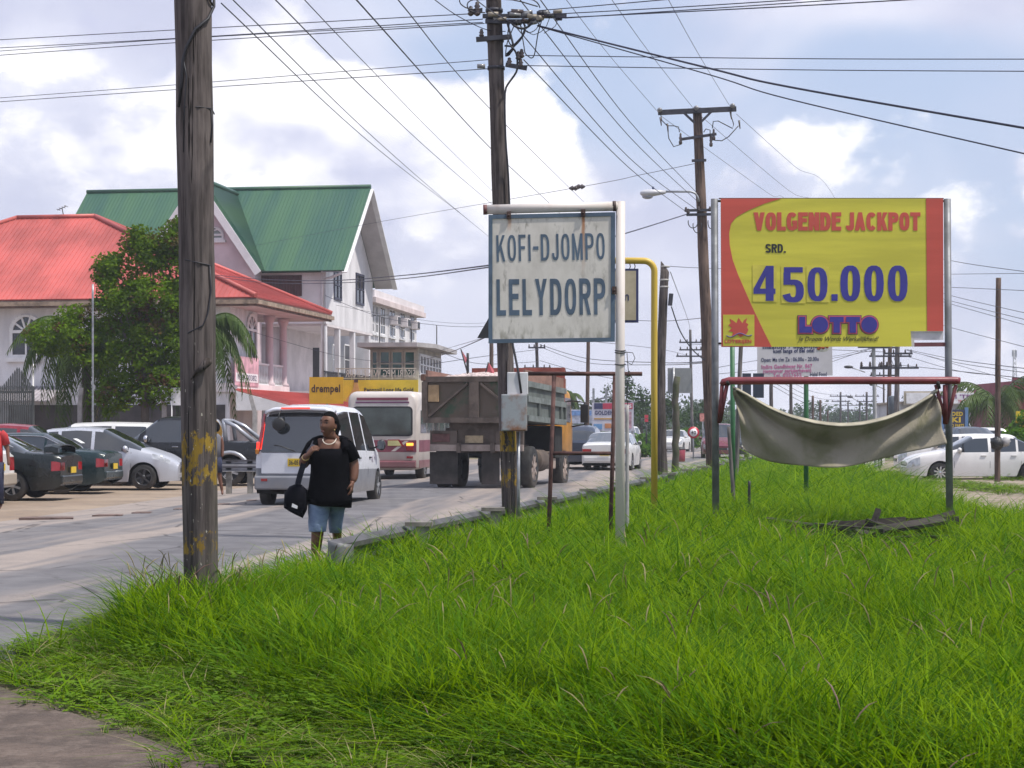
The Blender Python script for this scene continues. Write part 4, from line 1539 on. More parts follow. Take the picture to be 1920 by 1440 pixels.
def sedan(label, body, rearx, d, heading, L=4.4, W=1.70, H=1.38, spoiler=False, plate_s=None, rims=rim_silver, group=None, tail=None, lights=lamp_red,
          name='parked_car', z=0.0, spokes=6, chrome_line=False, glass=car_glass, plate_m=plate_yellow, taillow=False, cat='car'):
    t = thing(name, label, cat, group=group)
    s_ = L / 4.4
    sp = dict(L=L, wheels=(.98 * s_, L - .88 * s_), wr=.30, arch=.36, tumble=.36, under=.2,
              top=[(0, .90), (.1, .965), (.55 * s_, .99), (.72 * s_, 1.0), (1.42 * s_, H - .02), (2.0 * s_, H), (2.55 * s_, H - .02), (3.30 * s_, .97), (3.42 * s_, .95), (4.05 * s_, .83), (4.3 * s_, .72), (L, .60)],
              belt=[(0, .86), (.08, .91), (.6 * s_, .94), (2 * s_, .915), (3.3 * s_, .90), (4.0 * s_, .80), (4.3 * s_, .69), (L, .56)],
              wid=[(0, W / 2 - .10), (.12, W / 2 - .03), (.5, W / 2), (3.4 * s_, W / 2), (4.1 * s_, W / 2 - .05), (4.3 * s_, W / 2 - .14), (L, W / 2 - .28)],
              bot=[(0, .32), (.12, .24), (.5, .2), (L - .4, .2), (L, .24)],
              ws=(2.58 * s_, 3.32 * s_), rw=(.74 * s_, 1.42 * s_), win=[(1.02 * s_, 1.32 * s_), (1.38 * s_, 2.08 * s_), (2.16 * s_, 3.0 * s_)],
              rear={(4, 0): 'tail_light', (4, 4): 'tail_light'},
              front={(4, 0): 'headlight', (4, 4): 'headlight', (5, 0): 'headlight', (5, 4): 'headlight', (4, 2): 'grille', (4, 1): 'grille', (4, 3): 'grille'})

    def cls(k, ym, side):
        if k == 4 and ym < .20:
            return 'tail_light'
        if k in (4, 5) and ym > L - .34 * s_:
            return 'headlight'
    sp['cls'] = cls
    loft_vehicle(t, sp, dict(body=body, underbody=under_black, side_window=glass, windshield=glass, rear_window=glass, tail_light=lights, headlight=lamp_clear, grille=black_trim))
    for y in sp['wheels']:
        for sd in (1, -1):
            wheel(t, sd * (W / 2 - .115), y - L / 2, .305, .2, sd, rims, spokes)
    for sd in (1, -1):
        mirror(t, sd, sd * (W / 2 - .06), 2.98 * s_ - L / 2, .97, body)
    seams(t, sp, [1.25 * s_, 2.12 * s_, 3.12 * s_], .26, .9)
    handles(t, sp, [1.45 * s_, 2.3 * s_], .80, body if not chrome_line else chrome)
    mb = MB()
    mb.box(-W / 2 + .12, W / 2 - .12, -L / 2 - .035, -L / 2 + .05, .34, .52)
    mb.build('bumper', body, t, bevel=.03)
    mb = MB()
    mb.box(-W / 2 + .3, W / 2 - .3, L / 2 - .05, L / 2 + .03, .3, .5)
    mb.build('bumper', body, t, bevel=.03)
    plate(t, -L / 2 - .045, .56 if not taillow else .36, plate_s, plate_m, back=True, h_=.13)
    if spoiler:
        mb = MB()
        pr = [(-.16, 0), (-.02, .035), (.13, .02), (.14, .0), (-.02, .012), (-.16, -.012)]
        yc = .26 - L / 2
        prof = lambda x, z: [(x, yc + a, z + b) for a, b in pr]
        mb.loft([prof(-.62, .985), prof(-.6, 1.09), prof(-.5, 1.13), prof(0, 1.15), prof(.5, 1.13), prof(.6, 1.09), prof(.62, .985)], sm=False)
        mb.build('spoiler', body, t)
    if chrome_line:
        for sd in (1, -1):
            mb = MB()
            pts_ = []
            for y in np.arange(.98 * s_, 3.2 * s_, .1):
                b_, tt = smooth_tab(sp['belt'], y), smooth_tab(sp['top'], y)
                cab = tt - b_
                wd = smooth_tab(sp['wid'], y)
                wt = wd * .95 - .36 * cab
                pts_.append((sd * (wd * .95 + (wt - wd * .95) * .9 + .008), y - L / 2, b_ + cab * .88))
            mb.tube(pts_, .011, 4)
            mb.build('window_trim', chrome, t)
    place(t, rearx, d, heading, L)
    t.location.z = z
    return t


# ---- row of cars parked in front of the houses ------------------------------------
PG = 'cars parked in front of the houses'
sedan('black parked saloon with rear spoiler and alloy wheels', paint('black_green', (0.006, 0.010, 0.010), .06), X(134, 40.6), 40.6, -86, 4.5, 1.7, 1.36, True, '', rim_silver, PG, chrome_line=True)
c2 = sedan('dark green parked saloon with paper behind its rear window', paint('dark_green', (0.006, 0.022, 0.025), .08), X(213, 44.6), 44.6, -86, 4.5, 1.7, 1.39, False, '', rim_silver, PG, chrome_line=True)
pp = MB()
pp.cbox((.18, -1.38, 1.205), (.30, .22, .006), (.50, 0, 0))
pp.build('paper', plate_white, c2)


def hatch(label, body, rearx, d, heading, L=3.9, W=1.68, H=1.50, group=None, rims=rim_dark, name='parked_car', cat='car', z=0.0, front_plate=None, lights=lamp_red):
    t = thing(name, label, cat, group=group)
    sp = dict(L=L, wheels=(.62, L - .80), wr=.31, arch=.37, tumble=.30, under=.2,
              top=[(0, .95), (.08, 1.05), (.45, 1.38), (.75, H - .05), (1.5, H), (2.1, H - .04), (3.05, 1.02), (3.15, .99), (3.55, .86), (3.75, .76), (L, .62)],
              belt=[(0, .92), (.4, .98), (2.0, .94), (3.0, .92), (3.55, .82), (3.75, .72), (L, .56)],
              wid=[(0, W / 2 - .12), (.15, W / 2 - .03), (.5, W / 2), (3.0, W / 2), (3.55, W / 2 - .04), (3.75, W / 2 - .14), (L, W / 2 - .30)],
              bot=[(0, .32), (.4, .2), (3.5, .2), (L, .22)],
              ws=(2.12, 3.08), rw=(.10, .5), win=[(.55, 1.02), (1.1, 1.85), (1.93, 2.78)],
              rear={(4, 0): 'tail_light', (4, 4): 'tail_light', (5, 0): 'tail_light', (5, 4): 'tail_light'},
              front={(4, 1): 'grille', (4, 2): 'grille', (4, 3): 'grille', (2, 1): 'grille', (2, 2): 'grille', (2, 3): 'grille'})

    def cls(k, ym, side):
        if k in (5,) and ym < .25:
            return 'tail_light'
        if k in (5, 6) and L - .62 < ym < L - .18:
            return 'headlight'
    sp['cls'] = cls
    loft_vehicle(t, sp, dict(body=body, underbody=under_black, side_window=car_glass, windshield=car_glass, rear_window=car_glass, tail_light=lights, headlight=lamp_clear, grille=black_trim))
    for y in sp['wheels']:
        for sd in (1, -1):
            wheel(t, sd * (W / 2 - .115), y - L / 2, .315, .2, sd, rims, 6)
    for sd in (1, -1):
        mirror(t, sd, sd * (W / 2 - .05), 2.72 - L / 2, 1.0, body)
    seams(t, sp, [1.06, 1.9, 2.85], .26, .95)
    handles(t, sp, [1.2, 2.1], .84, body)
    for z_ in (.55, .60, .65):
        box_part(t, 'grille_bar', chrome, -.34, .34, L / 2 - .01, L / 2 + .02, z_, z_ + .018, .004)
    plate(t, L / 2 + .015, .38, '', plate_yellow, back=False, h_=.12)
    place(t, rearx, d, heading, L)
    t.location.z = z
    return t


hatch('silver parked hatchback with black alloy wheels and nose towards the road', paint('silver', (0.50, 0.51, 0.56), .1, .3, .35), X(48, 47.6), 47.6, 93, 3.95, 1.68, 1.53, PG)


def wagon(label, body, rearx, d, heading, L=4.4, W=1.69, H=1.62, group=None, name='parked_car', lower=None, cat='car', roofm=None, lights=lamp_red, z=0.0, plate_s=''):
    t = thing(name, label, cat, group=group)
    sp = dict(L=L, wheels=(.75, L - .85), wr=.31, arch=.37, tumble=.24, under=.22,
              top=[(0, .95), (.06, 1.02), (.32, H - .08), (.5, H - .02), (1.6, H), (2.5, H - .03), (3.35, 1.04), (3.5, 1.0), (4.0, .9), (4.25, .78), (L, .62)],
              belt=[(0, .92), (.3, .97), (2.0, .95), (3.4, .94), (4.0, .86), (4.25, .74), (L, .58)],
              wid=[(0, W / 2 - .08), (.12, W / 2 - .02), (.5, W / 2), (3.5, W / 2), (4.0, W / 2 - .05), (4.25, W / 2 - .14), (L, W / 2 - .28)],
              bot=[(0, .32), (.4, .22), (4, .22), (L, .26)],
              ws=(2.52, 3.38), rw=(.07, .34), win=[(.45, 1.3), (1.4, 2.15), (2.25, 3.1)],
              rear={(4, 0): 'tail_light', (4, 4): 'tail_light', (5, 0): 'tail_light', (5, 4): 'tail_light'},
              front={(4, 0): 'headlight', (4, 4): 'headlight', (4, 2): 'grille', (4, 1): 'grille', (4, 3): 'grille'})

    def cls(k, ym, side):
        if k in (5, 6) and ym < .24:
            return 'tail_light'
        if k in (4, 5) and ym > L - .3:
            return 'headlight'
        if lower and k in (2, 3):
            return '~lower_panel'
    sp['cls'] = cls
    loft_vehicle(t, sp, dict(body=body, underbody=under_black, side_window=car_glass, windshield=car_glass, rear_window=car_glass, tail_light=lights, headlight=lamp_clear, grille=black_trim,
                             lower_panel=lower or body))
    for y in sp['wheels']:
        for sd in (1, -1):
            wheel(t, sd * (W / 2 - .115), y - L / 2, .315, .2, sd, rim_silver, 5)
    for sd in (1, -1):
        mirror(t, sd, sd * (W / 2 - .05), 3.05 - L / 2, 1.02, body)
    seams(t, sp, [1.35, 2.2, 3.2], .26, .95)
    mb = MB()
    mb.box(-W / 2 + .06, W / 2 - .06, -L / 2 - .06, -L / 2 + .05, .36, .60)
    mb.build('bumper', lower or body, t, bevel=.03)
    plate(t, -L / 2 - .012, .66, plate_s, plate_yellow, h_=.13)
    place(t, rearx, d, heading, L)
    t.location.z = z
    return t


wagon('white parked estate with dark windows behind the silver hatchback', paint('white', (0.66, 0.65, 0.64), .15), X(316, 52.5), 52.5, -87, 4.5, 1.7, 1.66, PG)
wagon('white estate with beige bumper beside the person in red', paint('white', (0.66, 0.65, 0.64), .15), X(3, 38.2), 38.2, -86, 4.3, 1.68, 1.5, PG, lower=paint('beige', (.42, .36, .30), .1))
hatch('maroon parked hatchback seen over the black saloon roof', paint('maroon', (0.20, 0.018, 0.03), .15), X(-95, 46.8), 46.8, 92, 3.9, 1.66, 1.60, PG, rim_silver)
sedan('crimson parked car of which only the roof shows behind the white estate', paint('crimson', (0.30, 0.012, 0.045), .1), X(350, 57.5), 57.5, -86, 4.4, 1.7, 1.58, group=PG)

# ---- black pickup --------------------------------------------------------------------
pk = thing('pickup_truck', 'black double cab pickup with silver roll bar behind the crash barrier', 'pickup', group=PG)
Lp, Wp = 5.1, 1.78
sp = dict(L=Lp, wheels=(1.15, Lp - .95), wr=.37, arch=.46, tumble=.26, under=.35,
          top=[(0, 1.10), (.05, 1.16), (1.52, 1.16), (1.56, 1.17), (1.70, 1.74), (2.0, 1.80), (2.9, 1.80), (3.1, 1.76), (3.75, 1.22), (3.9, 1.18), (4.75, 1.08), (4.95, .98), (Lp, .75)],
          belt=[(0, 1.07), (1.5, 1.13), (3.8, 1.13), (4.75, 1.04), (4.95, .94), (Lp, .72)],
          wid=[(0, Wp / 2 - .05), (.2, Wp / 2), (4.4, Wp / 2), (4.9, Wp / 2 - .1), (Lp, Wp / 2 - .25)],
          bot=[(0, .55), (.4, .42), (4.7, .42), (Lp, .45)],
          ws=(3.12, 3.78), rw=(1.57, 1.72), win=[(1.76, 2.3), (2.38, 3.4)],
          rear={(4, 0): 'tail_light', (4, 4): 'tail_light', (5, 0): 'tail_light', (5, 4): 'tail_light'},
          front={(4, 0): 'headlight', (4, 4): 'headlight', (4, 2): 'grille', (4, 1): 'grille', (4, 3): 'grille'})
pblack = paint('pickup_black', (0.006, 0.006, 0.008), .1)


def cls(k, ym, side):
    if k in (4, 5) and ym < .2:
        return 'tail_light'
    if k in (4, 5) and ym > Lp - .35:
        return 'headlight'


sp['cls'] = cls
loft_vehicle(pk, sp, dict(body=pblack, underbody=under_black, side_window=car_glass, windshield=car_glass, rear_window=car_glass, tail_light=lamp_red, headlight=lamp_clear, grille=black_trim))
silver = mat('flare_silver', (.42, .43, .47), .35, .1, 3, metal=.5)
for y in sp['wheels']:
    for sd in (1, -1):
        wheel(pk, sd * (Wp / 2 - .12), y - Lp / 2, .37, .25, sd, rim_silver, 6)
        fl = MB()
        pts_ = [(sd * (Wp / 2 + .02), y - Lp / 2 + .50 * cos(a), .37 + .50 * sin(a)) for a in np.linspace(-.1, pi + .1, 13)]
        fl.tube(pts_, .055, 6)
        fl.build('wheel_flare', silver, pk)
rb = MB()
for sd in (1, -1):
    rb.tube([(sd * .66, .55 - Lp / 2, 1.14), (sd * .62, 1.05 - Lp / 2, 1.55), (sd * .58, 1.38 - Lp / 2, 1.70)], .055, 8)
    rb.tube([(sd * .66, 1.30 - Lp / 2, 1.14), (sd * .60, 1.36 - Lp / 2, 1.60), (sd * .58, 1.38 - Lp / 2, 1.70)], .055, 8)
rb.tube([(-.58, 1.38 - Lp / 2, 1.70), (.58, 1.38 - Lp / 2, 1.70)], .055, 8)
rb.build('roll_bar', silver, pk)
for sd in (1, -1):
    mirror(pk, sd, sd * (Wp / 2 - .02), 3.35 - Lp / 2, 1.22, chrome, (.2, .1, .18))
seams(pk, sp, [1.66, 2.34, 3.42], .48, 1.1)
handles(pk, sp, [1.85, 2.6], 1.0, chrome)
box_part(pk, 'bumper', chrome, -.8, .8, -Lp / 2 - .12, -Lp / 2 + .02, .5, .66, .02)
plate(pk, Lp / 2 + .03, .62, '', plate_yellow, back=False, h_=.13)
place(pk, X(524, 51), 51, -87, Lp)

# ---- white people carrier on the road --------------------------------------------------
vn = thing('minivan', 'white minivan with yellow plate and lit brake lights driving away behind the woman', 'van')
Lv, Wv = 4.1, 1.70
vw = paint('van_white', (0.62, 0.63, 0.68), .12)
vg = mat('van_grey', (0.20, 0.205, 0.23), .45, .1, 2, dust=(DUST, .2, .6, .4))
sp = dict(L=Lv, wheels=(.66, Lv - .72), wr=.31, arch=.38, tumble=.20, under=.24, step=.05, sm=.03,
          top=[(0, 1.10), (.03, 1.13), (.24, 1.76), (.30, 1.84), (.42, 1.90), (1.0, 1.945), (2.3, 1.93), (2.75, 1.86), (3.45, 1.16), (3.55, 1.12), (3.9, .98), (4.03, .85), (Lv, .65)],
          belt=[(0, 1.07), (.1, 1.09), (2.0, 1.06), (3.3, 1.03), (3.6, 1.0), (3.9, .92), (4.03, .8), (Lv, .6)],
          wid=[(0, Wv / 2 - .05), (.12, Wv / 2 - .01), (.4, Wv / 2), (3.3, Wv / 2), (3.8, Wv / 2 - .06), (4.0, Wv / 2 - .16), (Lv, Wv / 2 - .3)],
          bot=[(0, .36), (.15, .26), (3.7, .24), (Lv, .28)],
          ws=(2.78, 3.5), rw=(.03, .26), win=[(.40, 1.38), (1.46, 2.3), (2.4, 3.2)])


def cls(k, ym, side):
    if k in (5, 6, 7) and ym < .22:
        return 'tail_light'
    if k in (2, 3):
        return '~lower_panel'
    if k in (4, 5) and ym > Lv - .4:
        return 'headlight'


sp['cls'] = cls
sp['rear'] = {(2, None): '~lower_panel', (3, None): '~lower_panel', (5, 0): '~body', (6, None): 'rear_trim', (6, 0): 'rear_trim'}
sp['front'] = {(4, 2): 'grille', (4, 1): 'grille', (4, 3): 'grille', (2, None): '~lower_panel'}
loft_vehicle(vn, sp, dict(body=vw, underbody=under_black, side_window=car_glass, windshield=car_glass, rear_window=car_glass, tail_light=lamp_red_on, headlight=lamp_clear,
                          grille=black_trim, lower_panel=vg, rear_trim=black_trim))
for y in sp['wheels']:
    for sd in (1, -1):
        wheel(vn, sd * (Wv / 2 - .105), y - Lv / 2, .315, .2, sd, rim_silver, 5)
yb = -Lv / 2
box_part(vn, 'bumper', vg, -Wv / 2 + .03, Wv / 2 - .03, yb - .09, yb + .06, .34, .60, .035)
box_part(vn, 'rear_reflector', lamp_red, -.68, -.56, yb - .097, yb - .085, .50, .55, .003)
box_part(vn, 'rear_reflector', lamp_red, .56, .68, yb - .097, yb - .085, .50, .55, .003)
box_part(vn, 'tailgate_trim', vw, -.70, .70, yb - .022, yb + .01, .64, 1.04, .02)
mb = MB()
mb.T = Matrix.Translation((0, 0, 0))
gl = [(-.70, 1.045), (.70, 1.045), (.64, 1.72), (-.64, 1.72)]
mb.add([(x, yb - .028 + (z - 1.045) * .235, z) for x, z in gl] + [(x, yb + .0 + (z - 1.045) * .235, z) for x, z in gl], [(0, 1, 2, 3), (7, 6, 5, 4), (0, 4, 5, 1), (1, 5, 6, 2), (2, 6, 7, 3), (3, 7, 4, 0)])
mb.build('rear_window', car_glass, vn, bevel=.008)
for sd in (1, -1):
    mb = MB()
    mb.add([(sd * (.71 + .012), yb - .03, 1.06), (sd * .80, yb + .02, 1.06), (sd * .70, yb + .175, 1.78), (sd * .655, yb + .14, 1.78),
            (sd * .722, yb + .05, 1.06), (sd * .80, yb + .08, 1.06), (sd * .70, yb + .22, 1.78), (sd * .655, yb + .2, 1.78)],
           [(0, 1, 2, 3) if sd > 0 else (3, 2, 1, 0), (0, 3, 7, 4), (1, 5, 6, 2), (0, 4, 5, 1), (3, 2, 6, 7)])
    mb.build('tail_light', lamp_red, vn)
    mb = MB()
    mb.cbox((sd * .762, yb - .002, 1.17), (.05, .03, .14), (.2, sd * -.1, 0))
    mb.build('tail_light', lamp_red_on, vn)
    mb = MB()
    mb.cbox((sd * .775, yb - .022, 1.06), (.06, .03, .09), (.2, 0, 0))
    mb.build('indicator', lamp_amber, vn)
    mirror(vn, sd, sd * (Wv / 2 + .02), 3.12 - Lv / 2, 1.16, black_trim, (.18, .12, .20))
mb = MB()
pr = [(-.13, -.03), (-.10, .03), (.25, .05), (.25, .0), (-.05, -.04)]
prof = lambda x, z, q: [(x, yb + .22 + a * q, z + b) for a, b in pr]
mb.loft([prof(-.66, 1.80, .75), prof(-.5, 1.86, 1), prof(0, 1.885, 1), prof(.5, 1.86, 1), prof(.66, 1.80, .75)], sm=True)
mb.build('roof_spoiler', vw, vn)
box_part(vn, 'brake_light', lamp_red_on, -.34, .22, yb + .082, yb + .10, 1.866, 1.895, .004)
plate(vn, yb - .03, .78, '36-05 CP', plate_yellow, w_=.36, h_=.15)
mb = MB()
mb.tube([(-.34, yb + .15, 1.84), (-.34, yb - .02, 1.80), (-.34, yb - .09, 1.70)], .015, 5)
mb.lathe([(.10, 0), (.13, .02), (.12, .05), (.02, .07)], (-.34, yb - .11, 1.58), 'y', 18)
mb.build('backup_mirror', black_trim, vn)
mb = MB()
mb.tube([(-.05, yb - .035, 1.07), (-.35, yb + .0, 1.17), (-.45, yb + .0, 1.18)], .012, 5)
mb.build('wiper', black_trim, vn)
seams(vn, sp, [1.42, 2.35, 3.22], .3, 1.02)
handles(vn, sp, [1.6, 2.55], .9, black_trim)
for y, z in ((2.7, .82), (2.95, .86)):
    text('K', vn, 0, 0, .12, .12, 0, mat('sticker_grey', (.3, .25, .32), .5), world=False).matrix_basis = Matrix.Translation((Wv / 2 + .003, y - Lv / 2, z)) @ Matrix.Rotation(R(90), 4, 'Z')
place(vn, X(562, 36.6), 36.2, 8, Lv)

# ---- cream and maroon bus -----------------------------------------------------------------
bus = thing('minibus', 'cream minibus with maroon stripes driving between the minivan and the dump truck', 'bus')
Lb, Wb, Hb = 6.9, 2.06, 2.56
cream = mat('bus_cream', (0.56, 0.50, 0.46), .35, .1, 1.5, coat=.3, dust=(DUST, .3, 1.0, .5))
maroon = mat('bus_maroon', (0.20, 0.035, 0.06), .4, .15, 1.5, coat=.3, dust=(DUST, .2, .9, .45))
mb = MB()


def rrect(w_, z0, z1, r, n=4):
    pts_ = []
    for cx_, cz_, a0 in ((w_ / 2 - r, z0 + .08, -pi / 2), (w_ / 2 - r, z1 - r, 0), (-w_ / 2 + r, z1 - r, pi / 2), (-w_ / 2 + r, z0 + .08, pi)):
        rr = r if cz_ > z0 + .1 else .08
        for i in range(n + 1):
            a = a0 + pi / 2 * i / n
            pts_.append((cx_ + r * cos(a), cz_ + rr * sin(a)))
    return pts_


rings = []
for y, sc_, zz0, zz1 in ((0, .93, .36, Hb - .14), (.05, .975, .31, Hb - .06), (.18, 1, .3, Hb), (Lb - .7, 1, .3, Hb), (Lb - .25, .98, .3, Hb - .12), (Lb, .92, .36, Hb - .55)):
    rings.append([(x * sc_, y - Lb / 2, z) for x, z in rrect(Wb, zz0, zz1, .26)])
mb.loft(rings)
mb.build('body', cream, bus)
yb = -Lb / 2
mb = MB()
ps = rrect(1.66, 1.32, 2.08, .1)
mb.prism(ps[::1], yb - .018, yb + .02)
mb.build('rear_window', mat('bus_glass', (.045, .06, .05), .06, .4, 1.0, spec=.7), bus)
mb = MB()
mb.prism(rrect(1.76, 1.27, 2.13, .13), yb - .008, yb + .02)
mb.build('window_seal', black_trim, bus)
for z0_, z1_, w_, m_ in ((2.30, 2.38, 1.5, maroon), (2.22, 2.265, 1.56, mat('stripe_plum', (.16, .05, .12), .4)), (.82, 1.16, 1.97, maroon), (.36, .58, 1.96, maroon)):
    box_part(bus, 'stripe', m_, -w_ / 2, w_ / 2, yb - .012, yb + .03, z0_, z1_, .004)
    for sd in (1, -1):
        if z0_ < 2:
            box_part(bus, 'stripe', m_, min(sd * Wb / 2 - .01, sd * (Wb / 2 + .008)), max(sd * Wb / 2 - .01, sd * (Wb / 2 + .008)), yb + .2, Lb / 2 - .4, z0_, z1_, .003)
        else:
            box_part(bus, 'stripe', m_, min(sd * (Wb / 2 - .12), sd * (Wb / 2 - .02)), max(sd * (Wb / 2 - .12), sd * (Wb / 2 - .02)), yb + .25, Lb / 2 - .9, z0_ - .1, z1_ - .1, .003)
box_part(bus, 'bumper', maroon, -.98, .98, yb - .10, yb + .05, .38, .56, .03)
for sd in (1, -1):
    for i in range(5):
        y0_ = yb + .45 + i * 1.12
        mb = MB()
        mb.box(min(sd * (Wb / 2 - .02), sd * (Wb / 2 + .012)), max(sd * (Wb / 2 - .02), sd * (Wb / 2 + .012)), y0_, y0_ + 1.02, 1.36, 2.02)
        mb.build('side_window', car_glass, bus, bevel=.01)
    box_part(bus, 'tail_light', lamp_amber_on, sd * .80 - .10, sd * .80 + .10, yb - .04, yb, 1.0, 1.08, .01)
    box_part(bus, 'tail_light', lamp_red, sd * .80 - .10, sd * .80 + .10, yb - .04, yb, .86, .985, .01)
    box_part(bus, 'rear_reflector', lamp_red, sd * .80 - .09, sd * .80 + .09, yb - .03, yb, .64, .70, .005)
    for y in (1.35, Lb - 1.1):
        wheel(bus, sd * (Wb / 2 - .14), y - Lb / 2, .38, .24, sd, rim_silver, 6)
    mb = MB()
    mb.prism([(sd * .25, .84), (sd * .25 + .12, .84), (sd * .25 + sd * .4 + .12, 1.14), (sd * .25 + sd * .4, 1.14)], yb - .016, yb - .013)
    mb.build('slash', cream, bus)
mb = MB()
mb.prism([(.16, .98), (.64, .98), (.50, 1.18), (.16, 1.18)], yb - .022, yb - .017)
dc = mb.build('sticker', lamp_red, bus)
mb = MB()
mb.prism([(.16, 1.0), (.56, 1.0), (.46, 1.15), (.16, 1.15)], yb - .028, yb - .023)
mb.build('sticker_face', mat('sticker_yellow', (.55, .5, .22), .5), dc)
place(bus, X(717, 55), 55, 7, Lb)

# ---- dump truck ------------------------------------------------------------------------------
tk = thing('dump_truck', 'dirty green and brown dump truck loaded with pale gravel driving away', 'truck')
rusty = mat('truck_rust', (.15, .075, .05), .85, .4, 3, bump=.3)
tail_m = mat('truck_tailgate', (0.115, 0.085, 0.062), .85, 0, 2.2, bump=.3, col2=(.05, .085, .05), lo=.48, hi=.66)
side_m = mat('truck_side', (0.105, 0.12, 0.112), .7, .3, 2.2, bump=.25)
frame_m = mat('truck_frame', (.12, .09, .073), .85, .35, 3, bump=.3)
orange = mat('truck_orange', (.52, .23, .025), .5, .2, 2, dust=(DUST, .8, 1.6, .3))
dusty_b = mat('truck_beam', (.34, .27, .235), .85, .25, 3, bump=.2)
Wt, Lt = 2.52, 4.7
z0b, z1b = 1.66, 2.72
bed = MB()
bed.box(-Wt / 2 + .06, Wt / 2 - .06, .06, Lt, z0b, z0b + .12)
bed_o = bed.build('bed', side_m, tk)
for sd in (1, -1):
    mb = MB()
    xa, xb = sorted((sd * Wt / 2, sd * (Wt / 2 - .06)))
    mb.box(xa, xb, .07, Lt, z0b, z1b - .12)
    s_o = mb.build('bed_side', side_m, tk)
    mb = MB()
    xo = sd * (Wt / 2 + .03)
    for z in (z0b + .06, z0b + .52, z1b - .18):
        mb.beam((xo, .08, z), (xo, Lt, z), .06, .14)
    mb.build('side_rail', mat('truck_rail', (.15, .17, .165), .6, .3, 3), s_o)
    for y in (1.4, 2.75, 4.1, 4.66):
        mb = MB()
        mb.beam((xo, y, z0b + .14), (xo, y, z0b + .45), .055, .12, up=(0, 1, 0))
        mb.build('side_stake', side_m, s_o)
    mb = MB()
    xa, xb = sorted((sd * (Wt / 2 - .02), sd * (Wt / 2 - .07)))
    mb.box(xa, xb, .07, Lt + .3, z1b - .115, z1b + .16)
    mb.build('side_board', mat('board_redbrown', (.24, .13, .10), .8, .3, 3, stretch=(1, .3, 1)), tk)
tg = MB()
tg.box(-Wt / 2 + .05, Wt / 2 - .05, 0, .05, z0b + .02, z1b - .04)
tgo = tg.build('tailgate', tail_m, tk)
mb = MB()
mb.box(-Wt / 2, Wt / 2, -.07, .0, z1b - .13, z1b)
mb.box(-Wt / 2, Wt / 2, -.07, .0, z0b - .06, z0b + .07)
mb.box(-Wt / 2 - .04, -Wt / 2 + .1, -.072, .0, z0b + .072, z1b - .132)
mb.box(Wt / 2 - .1, Wt / 2 + .04, -.072, .0, z0b + .072, z1b - .132)
mb.box(-.12, .12, -.073, .0, z0b + .072, z1b - .132)
mb.build('tailgate_frame', frame_m, tgo)
mb = MB()
mb.beam((-Wt / 2 + .14, -.04, z0b + .1), (-.16, -.04, z1b - .17), .05, .09, up=(0, 1, 0))
mb.build('brace', frame_m, tgo)
mb = MB()
mb.beam((Wt / 2 - .14, -.04, z0b + .1), (.16, -.04, z1b - .17), .05, .09, up=(0, 1, 0))
mb.build('brace', frame_m, tgo)
box_part(tk, 'hinge_plate', mat('hinge_pale', (.36, .24, .13), .8, .3, 3), -Wt / 2 + .12, -Wt / 2 + .38, -.06, -.002, z0b + .45, z1b - .2, .005)
box_part(tk, 'hinge_cap', rusty, -Wt / 2 - .06, -Wt / 2 + .05, -.1, .1, z1b - .1, z1b + .06, .02)
box_part(tk, 'hinge_cap', rusty, Wt / 2 - .05, Wt / 2 + .06, -.1, .1, z1b - .1, z1b + .06, .02)
# heap of gravel
hp = MB()
NXh, NYh = 22, 30
vs = []
for j in range(NYh + 1):
    for i in range(NXh + 1):
        a, b = i / NXh, j / NYh
        x = -Wt / 2 + .07 + a * (Wt - .14)
        y = .06 + b * (Lt - .08)
        z = z1b - .08 + .26 * sin(pi * a) ** .6 * (sin(pi * min(1, b * 1.0 + .0)) ** .35) + random.uniform(-.025, .025)
        vs.append((x, y, z))
hp.add(vs, [(j * (NXh + 1) + i, j * (NXh + 1) + i + 1, (j + 1) * (NXh + 1) + i + 1, (j + 1) * (NXh + 1) + i) for j in range(NYh) for i in range(NXh)])
gv = hp.build('gravel_load', mat('gravel_pale', (.55, .45, .43), .95, .45, 14, bump=1.0, bscale=40))
gv.parent = tk
# headboard, cab
mb = MB()
mb.box(-Wt / 2, Wt / 2, Lt + .005, Lt + .07, z0b, z1b + .45)
mb.add([(-Wt / 2, Lt + .07, z1b + .45), (Wt / 2, Lt + .07, z1b + .45), (Wt / 2 - .1, Lt + .8, z1b + .30), (-Wt / 2 + .1, Lt + .8, z1b + .30)], [(0, 1, 2, 3)])
mb.build('headboard', mat('headboard_red', (.27, .07, .05), .8, .3, 3), tk)
mb = MB()
rings = []
for y, z0_, z1_, sc_ in ((Lt + .25, 1.0, 2.55, .98), (Lt + .5, .95, 2.66, 1), (Lt + 1.3, .9, 2.62, 1), (Lt + 1.75, .9, 1.9, .98), (Lt + 1.95, .85, 1.5, .92)):
    rings.append([(x * sc_, y, z) for x, z in rrect(2.3, z0_, z1_, .16)])
mb.loft(rings)
cab = mb.build('cab', orange, tk)
for sd in (1, -1):
    box_part(tk, 'cab_window', car_glass, min(sd * 1.14, sd * 1.165), max(sd * 1.14, sd * 1.165), Lt + .55, Lt + 1.35, 1.75, 2.4, .02)
    mb = MB()
    mb.tube([(sd * 1.15, Lt + 1.5, 2.35), (sd * 1.5, Lt + 1.6, 2.3), (sd * 1.5, Lt + 1.6, 1.7), (sd * 1.15, Lt + 1.6, 1.65)], .025, 6)
    arm = mb.build('mirror_arm', metal_dark, tk)
    box_part(arm, 'mirror', black_trim, sd * 1.5 - .11, sd * 1.5 + .11, Lt + 1.52, Lt + 1.58, 1.75, 2.25, .02)
